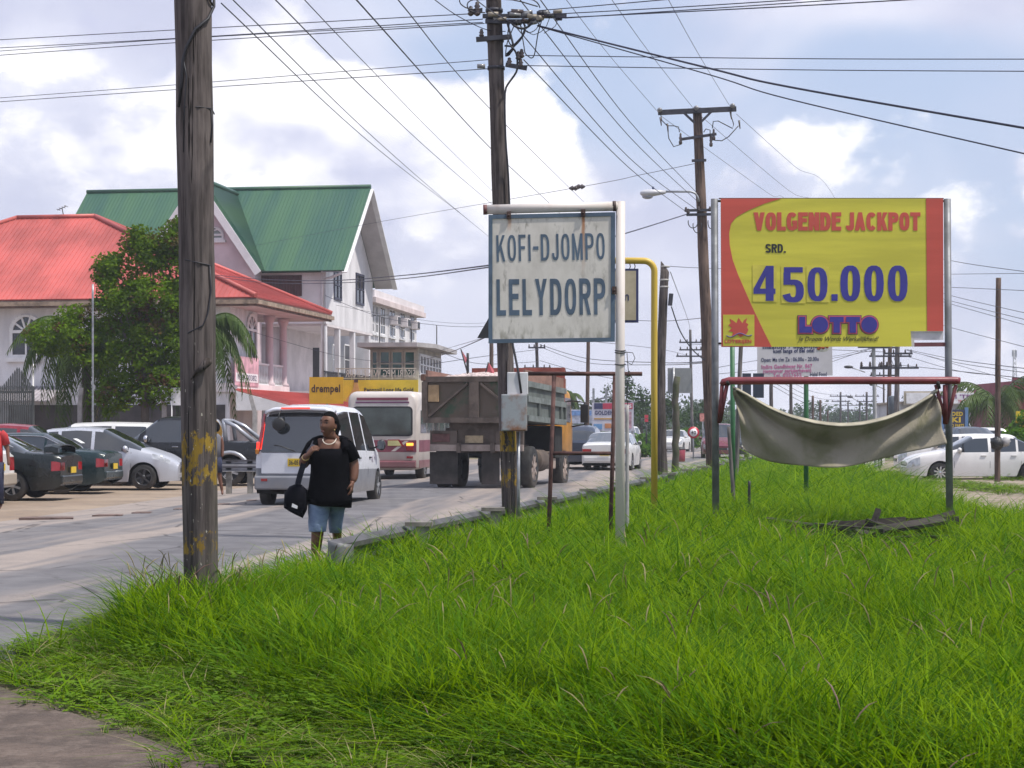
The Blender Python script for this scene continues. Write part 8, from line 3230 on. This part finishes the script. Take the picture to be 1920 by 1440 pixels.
def leaves(mb, c, rx, ry, rz, n, sz, mi=0, hollow=.45, flat_=.0):
    c = Vector(c)
    for _ in range(n):
        while True:
            u = Vector((random.uniform(-1, 1), random.uniform(-1, 1), random.uniform(-1, 1)))
            if hollow < u.length < 1:
                break
        p_ = c + Vector((u.x * rx, u.y * ry, u.z * rz))
        s_ = sz * random.uniform(.6, 1.3)
        d_ = Vector((random.gauss(0, 1), random.gauss(0, 1), random.gauss(-.15, .6))).normalized()
        n_ = d_.orthogonal().normalized()
        n_ = (Matrix.Rotation(random.uniform(0, 2 * pi), 3, d_) @ n_) * s_ * .28
        mid_ = p_ + d_ * s_ * .5 + Vector((0, 0, s_ * .06))
        mb.add([p_, mid_ + n_, p_ + d_ * s_, mid_ - n_], [(0, 1, 2, 3)], mi)


def clumped(mb, blobs, per, sz, csz, mi=0, mi2=None, p2=.0):
    """blobs: crown ellipsoids (x, y, z, rx, ry, rz, number of clumps); leaves gather in small clumps on their skin"""
    for (x, y, z, rx, ry, rz, k) in blobs:
        for _ in range(k):
            u = Vector((random.gauss(0, 1), random.gauss(0, 1), random.gauss(.15, 1))).normalized() * random.uniform(.5, 1.03)
            c = Vector((x + u.x * rx, y + u.y * ry, z + u.z * rz))
            r = csz * random.uniform(.6, 1.25)
            top = mi2 if (mi2 is not None and random.random() < p2) else mi
            leaves(mb, c, r, r, r * .75, int(per * random.uniform(.7, 1.3)), sz, top, .0)


def tree(name, label, cat, loc, blobs, h, r, per, sz, csz, mats_, mi2=None, p2=0., group=None, limbs=5):
    t = thing(name, label, cat, loc, group=group)
    mb = MB()
    clumped(mb, blobs, per, sz, csz, 0, mi2, p2)
    mb.build('crown', mats_, t)
    mb = MB()
    top = Vector((random.uniform(-.2, .2), 0, h))
    mb.tube([(0, 0, -.1), (r * .4, 0, h * .35), top * .7 + Vector((0, 0, 0)), top], [r * 1.25, r, r * .75, r * .4], 9)
    for i in range(min(limbs, len(blobs))):
        b_ = blobs[i]
        st = Vector((0, 0, h * random.uniform(.4, .8)))
        en = Vector(b_[:3])
        mb.tube([st, (st + en) / 2 + Vector((0, 0, -.15)), en], [r * .5, r * .32, r * .12], 6)
    mb.build('trunk', bark, t)
    return t


# leafy tree in front of the red roof
dt = 58.0
tl0 = Vector((X(268, dt), dt, 0))
sc_ = dt / F


def tb(px, py, rx, ry, k, dy=0.0):
    return (X(px, dt) - tl0.x, dy, Z(py, dt), rx * sc_, rx * sc_ * .9, ry * sc_, k)


tree('leafy_tree', 'dense leafy tree with reddish young shoots standing in front of the red roofed house', 'tree', tl0,
     [tb(285, 480, 42, 42, 36), tb(330, 450, 30, 38, 22), tb(255, 455, 20, 25, 9), tb(220, 520, 36, 40, 24), tb(200, 500, 20, 22, 8), tb(290, 560, 70, 50, 52), tb(230, 590, 60, 45, 36), tb(150, 615, 50, 35, 22, -.4),
      tb(100, 636, 46, 24, 16, -.4), tb(190, 660, 50, 36, 22, -.3), tb(215, 740, 36, 34, 14), tb(300, 640, 66, 55, 44), tb(240, 680, 55, 50, 32), tb(310, 715, 46, 45, 26), tb(265, 735, 40, 28, 14), tb(345, 500, 30, 60, 26), tb(350, 600, 30, 60, 22)],
     4.8, .13, 95, .13, .36, [leaf_tree, leaf_red], 1, .13)


def frond(mb, n=24, L=2.6, droop=1.1, up=.9, wid=.5, leaf=.095, mi=0):
    pts_ = []
    for i in range(n + 1):
        t = i / n
        pts_.append(Vector((L * (t - .22 * t * t * droop), 0, L * (up * t - (up * .55 + droop * .75) * t * t))))
    mb.tube(pts_, [.028 * (1 - .85 * i / n) + .004 for i in range(n + 1)], 5, mi)
    for i in range(3, n + 1):
        t = i / n
        tg_ = (pts_[i] - pts_[i - 1]).normalized()
        ln = wid * (sin(pi * (t * .86 + .10)) ** .6) * random.uniform(.85, 1.1)
        for sd_ in (-1, 1):
            dr = (Vector((0, sd_, 0)) * .80 + tg_ * .55 + Vector((0, 0, -.35 - .5 * random.random() * droop))).normalized()
            b_ = pts_[i]
            m_ = b_ + dr * ln * .55 + Vector((0, 0, -.02))
            e_ = b_ + dr * ln + Vector((0, 0, -.22 * ln * (1 + droop)))
            w_ = tg_ * leaf * .5
            mb.add([b_ - w_ * .6, b_ + w_ * .6, m_ + w_, m_ - w_], [(0, 1, 2, 3)], mi)
            mb.add([m_ - w_, m_ + w_, e_], [(0, 1, 2)], mi)


def palm(label, loc, h, L, nf, r, seed, group=None, droop=(0.7, 1.5), dry=2, wid=.5):
    random.seed(seed)
    t = thing('palm_tree', label, 'palm tree', loc, group=group)
    mb = MB()
    mb.tube([(0, 0, -.1), (.05, 0, h * .5), (0, 0, h)], [r * 1.4, r, r * .9], 10)
    for i in range(int(h / .16)):
        z_ = .1 + i * .16
        mb.lathe([(r * 1.05, z_), (r * 1.18, z_ + .03), (r * 1.0, z_ + .07)], (.05 * sin(pi * min(1, z_ / h)), 0, 0), 'z', 10)
    mb.build('trunk', bark, t)
    protos = []
    for k in range(3):
        f = MB()
        frond(f, 26, L, droop[0] + (droop[1] - droop[0]) * k / 2, 1.0 - .25 * k, wid)
        protos.append(f.build('frond', leaf_palm, t))
    fd_ = MB()
    frond(fd_, 20, L * .9, 2.3, .1, wid * .6, .04)
    dryp = fd_.build('frond', leaf_dry, t)
    for i in range(nf):
        o = protos[i % 3] if i < 3 else protos[i % 3].copy()
        if i >= 3:
            COL.objects.link(o)
            o.parent = t
        o.location = (0, 0, h)
        o.rotation_euler = (random.uniform(-.15, .15), R(random.uniform(-18, 22)), 2 * pi * i / nf * 1.0 + random.uniform(-.2, .2))
        s_ = random.uniform(.85, 1.1)
        o.scale = (s_, s_, s_)
    for i in range(dry):
        o = dryp if i == 0 else dryp.copy()
        if i:
            COL.objects.link(o)
            o.parent = t
        o.location = (0, 0, h - .1)
        o.rotation_euler = (0, R(18), random.uniform(-.6, .6) if i < 2 else random.uniform(0, 6))
    if not dry:
        D.objects.remove(dryp)
    return t


palm('palm with long drooping fronds partly hidden by the front pole, beside the pink banner', (X(372, 60), 60, 0), Z(620, 60), 2.4, 28, .14, 3, droop=(1.0, 1.8), dry=3, wid=.55)
palm('palm with arching fronds in front of the arched window and leafy tree', (X(160, 60.5), 60.5, 0), Z(640, 60.5), 2.7, 30, .14, 4, droop=(.9, 1.9), dry=2, wid=.6)
palm('small palm far down the road beyond the dump truck', (X(1060, 132), 132, 0), Z(745, 132), 1.7, 18, .16, 5, dry=0)
palm('palm standing behind the reddish pole at the far side', (X(1868, 86), 86, 0), Z(755, 86), 3.2, 20, .15, 6, dry=1, droop=(.6, 1.4), wid=.7)
# low shrubs at the foot of the palms
random.seed(21)
for i, (px, py, rx, d, lb) in enumerate(((330, 800, 30, 57, 'low dark shrub at the foot of the leafy tree'), (72, 800, 26, 58, 'low dark shrub beside the picket gate'))):
    k_ = d / F
    tree('shrub', lb, 'shrub', (X(px, d), d, 0), [(0, 0, .55, rx * k_, rx * k_, .5, 16)], .5, .04, 20, .16, .22, [leaf_bush])
# trees far down the road
FT = 'trees far down the road'


def far_tree(label, px, py_top, rx_px, d, mats_=None, trunk_h=None, name='tree', group=FT, per=16, k=None, base=None, cat='tree'):
    k_ = d / F
    ztop = Z(py_top, d)
    zb_ = base if base is not None else max(.4, ztop * .25)
    rx = rx_px * k_
    bl = []
    nb = 5
    for i in range(nb):
        f_ = i / (nb - 1)
        bl.append(((f_ - .5) * rx * 1.3, random.uniform(-.3, .3) * rx, zb_ + (ztop - zb_) * (.40 + random.uniform(-.10, .2) * (1 - abs(f_ - .5))), rx * .52, rx * .5, (ztop - zb_) * .42, k or 14))
    bl.append((random.uniform(-.2, .2) * rx, 0, ztop - (ztop - zb_) * .25, rx * .5, rx * .5, (ztop - zb_) * .25, k or 14))
    return tree(name, label, cat, (X(px, d), d, 0), bl, zb_ + .6, max(.1, rx * .06), per, max(.25, 3.6 * k_), max(.4, rx * .24), mats_ or [leaf_far], group=group, limbs=3)


for a in (('dark bushy tree behind the white sign post, tallest of the clump', 1168, 690, 36, 140), ('round tree in the clump between the white and the yellow post', 1205, 726, 30, 146),
          ('bushy tree behind the back of the road sign', 1262, 740, 40, 142), ('broad tree between the short dark pole and the crossarm pole', 1308, 752, 40, 150),
          ('low tree beside the pinkish red notice', 1335, 770, 26, 160), ('tree behind the pale hoarding', 1120, 745, 30, 170),
          ('hazy tree above the canvas beside the third brown pole', 1520, 750, 34, 250), ('hazy small tree above the deepest dip of the canvas', 1575, 764, 26, 300), ('hazy round tree beside the concrete post', 1612, 770, 24, 310),
          ('hazy tree behind the twin brown poles', 1700, 738, 20, 220), ('hazy tree above the purple lettered shop', 1800, 726, 22, 170), ('second hazy tree above the purple lettered shop', 1822, 732, 16, 190),
          ('hazy tree seen above the canvas near its fixed end', 1455, 770, 30, 270)):
    far_tree(*a)
for a in (('bright green bush beside the kiosk below the trees', 1208, 812, 34, 128), ('dark bush at the road bend beside the thin grey pipe', 1190, 838, 26, 96), ('light green bush behind the speed sign', 1285, 806, 30, 132)):
    far_tree(*a, mats_=[leaf_bush], name='bush', group='bushes along the road', base=.2, cat='bush')
far_tree('round green bush at the far edge behind the white saloon', 1912, 812, 34, 68, [leaf_bush], name='bush', group='bushes along the road', base=.15, per=22, k=22, cat='bush')
fb_ = far_tree('flowering bush with yellow blossom in front of the yellow board', 1925, 775, 20, 74, [leaf_bush], name='bush', group='bushes along the road', base=1.0, per=20, k=10, cat='bush')
fl_ = MB()
clumped(fl_, [(0, -.2, Z(795, 74), .45, .4, .5, 16)], 14, .10, .15)
fl_.build('blossom', leafmat('petal_yellow', (.6, .42, .02), (.55, .36, .02), (.62, .5, .1), 1, .3), fb_)
# far wooded skyline
sk = MB()
random.seed(31)
for i in range(240):
    d_ = random.uniform(330, 560)
    px = random.uniform(-150, 2100)
    k_ = d_ / F
    h_ = random.uniform(4.0, 7.5) if px > 700 else random.uniform(2.0, 5.0)
    sk_c = (X(px, d_), d_, h_ * .5)
    leaves(sk, sk_c, random.uniform(4, 9), 4, h_ * .55, 170, 1.15, 0, .2)
skyl = sk.build('wooded_skyline', leaf_far)
tag(skyl, 'low hazy line of far trees along the horizon', kind='stuff')

# ================================================================ OVERHEAD WIRES
_wn = {}
wire_m = mat('wire_blue_black', (.02, .02, .045), .5)


def wire(label, pts_, r, group=None, m_=wire_m, sag=0.0, name='overhead_wire'):
    """pts_: photo pixels with depth; a hanging curve runs through them"""
    P3 = [P(*q) for q in pts_]
    off = lambda q: q[0] < 0 or q[0] > 1920 or q[1] < 0
    if off(pts_[0]):
        P3.insert(0, P3[0] + (P3[0] - P3[1]) * .7)
    if off(pts_[-1]):
        P3.append(P3[-1] + (P3[-1] - P3[-2]) * .7)
    out = []
    r *= .72
    for i in range(len(P3) - 1):
        p0, p1, p2, p3 = P3[max(0, i - 1)], P3[i], P3[i + 1], P3[min(i + 2, len(P3) - 1)]
        for t in np.linspace(0, 1, 9)[:-1]:
            t = float(t)
            q = .5 * (2 * p1 + (p2 - p0) * t + (2 * p0 - 5 * p1 + 4 * p2 - p3) * t * t + (3 * p1 - p0 - 3 * p2 + p3) * t ** 3)
            q.z -= sag * 4 * t * (1 - t)
            out.append(q)
    out.append(P3[-1])
    mb = MB()
    mb.tube(out, r, 5, 0, False)
    o = mb.build(name, m_)
    _wn.setdefault(label, []).append(o)
    tag(o, label, 'wire', group)
    return o


WA = 'wires crossing over to the houses'
lbA = 'black wire from the cable tangle over the houses'
for pts_, r in (([(-60, 78, 33), (330, 56, 29), (900, 25, 24.5)], .009), ([(-60, 93, 33), (330, 72, 29), (905, 36, 24.5)], .009), ([(-60, 100, 33.2), (330, 73, 29), (905, 42, 24.5)], .008), ([(-60, 108, 33), (330, 80, 29), (908, 44, 24.5)], .009)):
    wire(lbA, pts_, r, WA)
for pts_, r in (([(-60, 188, 33), (330, 159, 29), (915, 112, 24.5)], .007), ([(-60, 195, 33), (330, 168, 29), (915, 129, 24.5)], .008)):
    wire('thin lower wire from the cable tangle over the houses', pts_, r, WA)
WB = 'wires from the cable tangle pole to the other side'
for pts_, r in (([(1010, 20, 24.5), (1240, 0, 23), (1500, -25, 22)], .009), ([(1010, 28, 24.5), (1280, 13, 23), (1700, -14, 21)], .009), ([(1060, 34, 24.5), (1480, 6, 22), (1760, -14, 21)], .009), ([(1040, 34, 24.5), (1480, 12, 22), (1800, -6, 21)], .010)):
    wire('wire of the upper bundle rising from the cable tangle', pts_, r, WB)
for pts_ in ([(985, 104, 24.5), (1500, 110, 22.5), (1980, 111, 21)], [(982, 123, 24.5), (1500, 131, 22.5), (1980, 134, 21)]):
    wire('thin level wire of the pair below the upper bundle', pts_, .008, WB)
wire('thick twisted cable sloping down from the cable tangle pole, upper of the two', [(1008, 48, 24.5), (1330, 128, 21.5), (1480, 163, 20.3), (1990, 252, 17)], .016)
wire('thinner cable sloping down just beneath the thick twisted cable', [(1008, 49, 24.5), (1330, 140, 21.5), (1480, 186, 20.3), (1990, 304, 17)], .010)
WC = 'conductors along the road to the crossarm pole'
for a, b, c in (((1053, -12, 30), (1231, 207, 52), 0), ((1139, -12, 30), (1300, 203, 52), 0), ((1247, -12, 30), (1368, 198, 52), 0)):
    mid_ = ((a[0] + b[0]) / 2 + 2, (a[1] + b[1]) / 2 + 8, (a[2] + b[2]) / 2)
    wire('thin conductor coming down to the crossarm', [a, mid_, b], .008, WC)
for a, m_, b in (((1240, 218, 52), (1440, 362, 76), (1500, 402, 96)), ((1310, 214, 52), (1480, 358, 76), (1560, 412, 96)), ((1381, 214, 52), (1490, 312, 70), (1570, 380, 96))):
    wire('thin conductor leaving the crossarm behind the billboard', [a, m_, b, (1664, 600, 150)], .010, WC)
WD = 'cables along the road below the crossarm'
for pts_ in ([(1005, -12, 24), (1180, 227, 38), (1309, 364, 52)], [(966, -12, 24), (1180, 256, 38), (1306, 376, 52)], [(963, 45, 24.6), (1180, 296, 38), (1306, 393, 52)], [(982, 112, 24.6), (1180, 315, 38), (1285, 396, 52)]):
    wire('cable slanting down to the crossarm pole bracket', pts_, .011, WD)
wire('cable passing the top of the cable tangle pole from the upper edge', [(878, -12, 20), (920, 20, 23), (963, 45, 24.6)], .009, WD)
WE = 'wires over the road from above to the far poles'
for pts_, r in (([(415, 6, 12), (709, 280, 24), (884, 417, 48), (990, 505, 90)], .006), ([(425, -12, 12), (715, 271, 24), (884, 417, 48), (1004, 515, 90)], .006),
                ([(505, -12, 13), (715, 198, 22), (866, 335, 40), (1005, 452, 90)], .007), ([(560, -12, 13), (686, 120, 19), (849, 286, 38), (1000, 432, 80)], .0055),
                ([(658, -12, 15), (919, 277, 34), (1030, 381, 56), (1098, 448, 76)], .010), ([(737, -12, 15), (916, 201, 30), (1095, 379, 62), (1101, 385, 76)], .008)):
    wire('long wire slanting down across the clouds', pts_, r, WE)
wire('wire curving down on to the cable tangle pole below its top', [(800, -12, 20), (855, 28, 23), (910, 55, 24.4), (948, 59, 24.5)], .008)
st_ = wire('stay wire with two insulators from the green roof to the crossarm pole', [(480, 460, 97), (700, 418, 86), (1085, 351, 62), (1200, 328, 56), (1302, 307, 52)], .012)
for q in ((1088, 350), (1076, 353)):
    mb = MB()
    c_ = P(q[0], q[1], 62)
    mb.lathe([(.02, -.16), (.09, -.05), (.05, 0), (.09, .05), (.02, .16)], c_, 'x', 10)
    mb.build('insulator', porcelain, st_)
WF = 'service cables behind the town sign'
wire('service cable from the red roofed house to the cable tangle pole, upper of the pair', [(395, 515, 76), (500, 524, 66), (620, 526, 54), (760, 516, 42), (945, 494, 24.9)], .016, WF)
wire('service cable from the red roofed house to the cable tangle pole, lower of the pair', [(395, 518, 76), (500, 530, 66), (620, 531, 54), (760, 522, 42), (945, 497, 24.9)], .014, WF)
wire('cable from the crossarm pole bracket down behind the town sign', [(1287, 402, 52), (1175, 437, 42), (1050, 470, 33), (950, 492, 25)], .020, WF)
WG = 'low wires between the houses and the road'
for pts_, r in (([(607, 553, 96), (700, 590, 92), (785, 606, 95), (915, 612, 100), (1150, 590, 105)], .016), ([(630, 572, 96), (760, 596, 96), (900, 606, 100), (1140, 585, 105)], .011), ([(440, 612, 77), (620, 664, 82), (740, 680, 80), (820, 668, 60), (944, 618, 25)], .012),
                ([(826, 657, 90), (905, 634, 55), (944, 622, 25)], .012), ([(700, 700, 90), (880, 672, 95), (1010, 655, 112)], .02), ([(826, 660, 92), (900, 682, 100), (1010, 678, 112)], .02)):
    wire('low wire between the houses and poles', pts_, r, WG)
for pts_, r in (([(1012, 646, 112), (1100, 672, 104), (1240, 680, 80), (1325, 678, 52)], .024), ([(1012, 650, 112), (1100, 680, 104), (1240, 684, 80), (1325, 680, 52)], .020), ([(1012, 676, 112), (1060, 690, 105), (1100, 700, 90), (1190, 718, 120)], .02),
                ([(1180, 600, 70), (1246, 602, 60), (1330, 595, 52)], .014), ([(1252, 499, 48), (1330, 503, 60), (1500, 508, 90)], .012), ([(1110, 640, 76), (1240, 655, 95), (1294, 668, 118)], .014),
                ([(1294, 645, 118), (1420, 650, 100), (1660, 660, 100)], .02), ([(1340, 690, 52), (1450, 672, 70), (1560, 668, 80), (1636, 652, 60)], .012), ([(1340, 702, 54), (1450, 690, 74), (1560, 672, 76), (1636, 657, 60)], .012)):
    wire('low wire sagging between the middle poles', pts_, r, 'low wires between the poles')
wire('black cable drooping from the short dark pole to the crossarm pole', [(1259, 575, 48), (1275, 620, 48.6), (1298, 655, 50), (1322, 676, 52)], .022)
wire('guy wire pair from the short dark pole to the distant pole', [(1257, 510, 48), (1290, 600, 100), (1294, 620, 118)], .014)
WH = 'wires at the far side beyond the billboard'
for pts_, r in (([(1700, 655, 92), (1780, 672, 70), (1872, 685, 54.5), (1990, 698, 46)], .016), ([(1700, 657, 92), (1780, 677, 70), (1872, 692, 54.5), (1990, 706, 46)], .014), ([(1700, 668, 92), (1790, 694, 72), (1872, 704, 54.5), (1990, 716, 46)], .016),
                ([(1700, 656, 92), (1850, 700, 80), (1990, 736, 70)], .014), ([(1660, 460, 60), (1790, 490, 45), (1990, 518, 35)], .010), ([(1660, 516, 60), (1790, 514, 45), (1990, 512, 35)], .008), ([(1660, 534, 60), (1790, 539, 45), (1990, 548, 35)], .009),
                ([(1660, 520, 60), (1790, 556, 45), (1990, 602, 35)], .009), ([(1660, 530, 60), (1790, 566, 45), (1990, 616, 35)], .009), ([(1660, 534, 60), (1790, 572, 45), (1990, 628, 35)], .009), ([(1660, 580, 60), (1790, 616, 45), (1990, 668, 35)], .009),
                ([(1500, 700, 95), (1640, 652, 60), (1668, 655, 92)], .014), ([(1683, 684, 92), (1740, 690, 80), (1872, 704, 54.5)], .018)):
    wire('wire at the pole cluster by the billboard', pts_, r, WH)
for i in range(1):
    o = wire('loose loop of cable hanging in the pole cluster behind the billboard', [(1660 + random.uniform(-10, 30), 655 + random.uniform(0, 15), 92), (1690 + random.uniform(-20, 25), 690 + random.uniform(0, 15), 92), (1675 + random.uniform(-15, 20), 670 + random.uniform(-5, 10), 92)], .018, 'cable loops at the twin poles')
for i, (y0, y1) in enumerate(((742, 722), (752, 735), (760, 745), (768, 752))):
    wire('thin far wire at the road end', [(1446, y1 - 30, 95), (1530, y0 - 6, 140), (1600, y0, 230)], .02, 'far thin wires')

_ord = 'first second third fourth fifth sixth seventh eighth ninth tenth eleventh twelfth thirteenth'.split()
for _l, _os in _wn.items():
    if 1 < len(_os) < 14 and 'loose' not in _l:
        hor = any(q in _l for q in ('slanting', 'crossarm'))
        key_ = lambda o_: (min(o_.data.vertices, key=lambda v_: v_.co.y).co.x if hor else -max(v_.co.z / v_.co.y for v_ in o_.data.vertices))
        for _i, _o in enumerate(sorted(_os, key=key_)):
            _o['label'] = _l + ', ' + _ord[_i] + (' from the front pole side' if hor else ' counted from the top')

# ================================================================ HAZE
hz_ = MB()
hz_.box(-620, 620, -60, 640, -1.1, 40)
hm_ = D.materials.new('haze_air')
hm_.use_nodes = True
hn = hm_.node_tree
hn.nodes.clear()
vo = hn.nodes.new('ShaderNodeVolumePrincipled')
vo.inputs['Color'].default_value = (.86, .90, 1.0, 1)
vo.inputs['Density'].default_value = .0006
vo.inputs['Anisotropy'].default_value = .2
oo = hn.nodes.new('ShaderNodeOutputMaterial')
hn.links.new(vo.outputs[0], oo.inputs['Volume'])
hzo = hz_.build('haze', hm_)
hzo['kind'] = 'stuff'
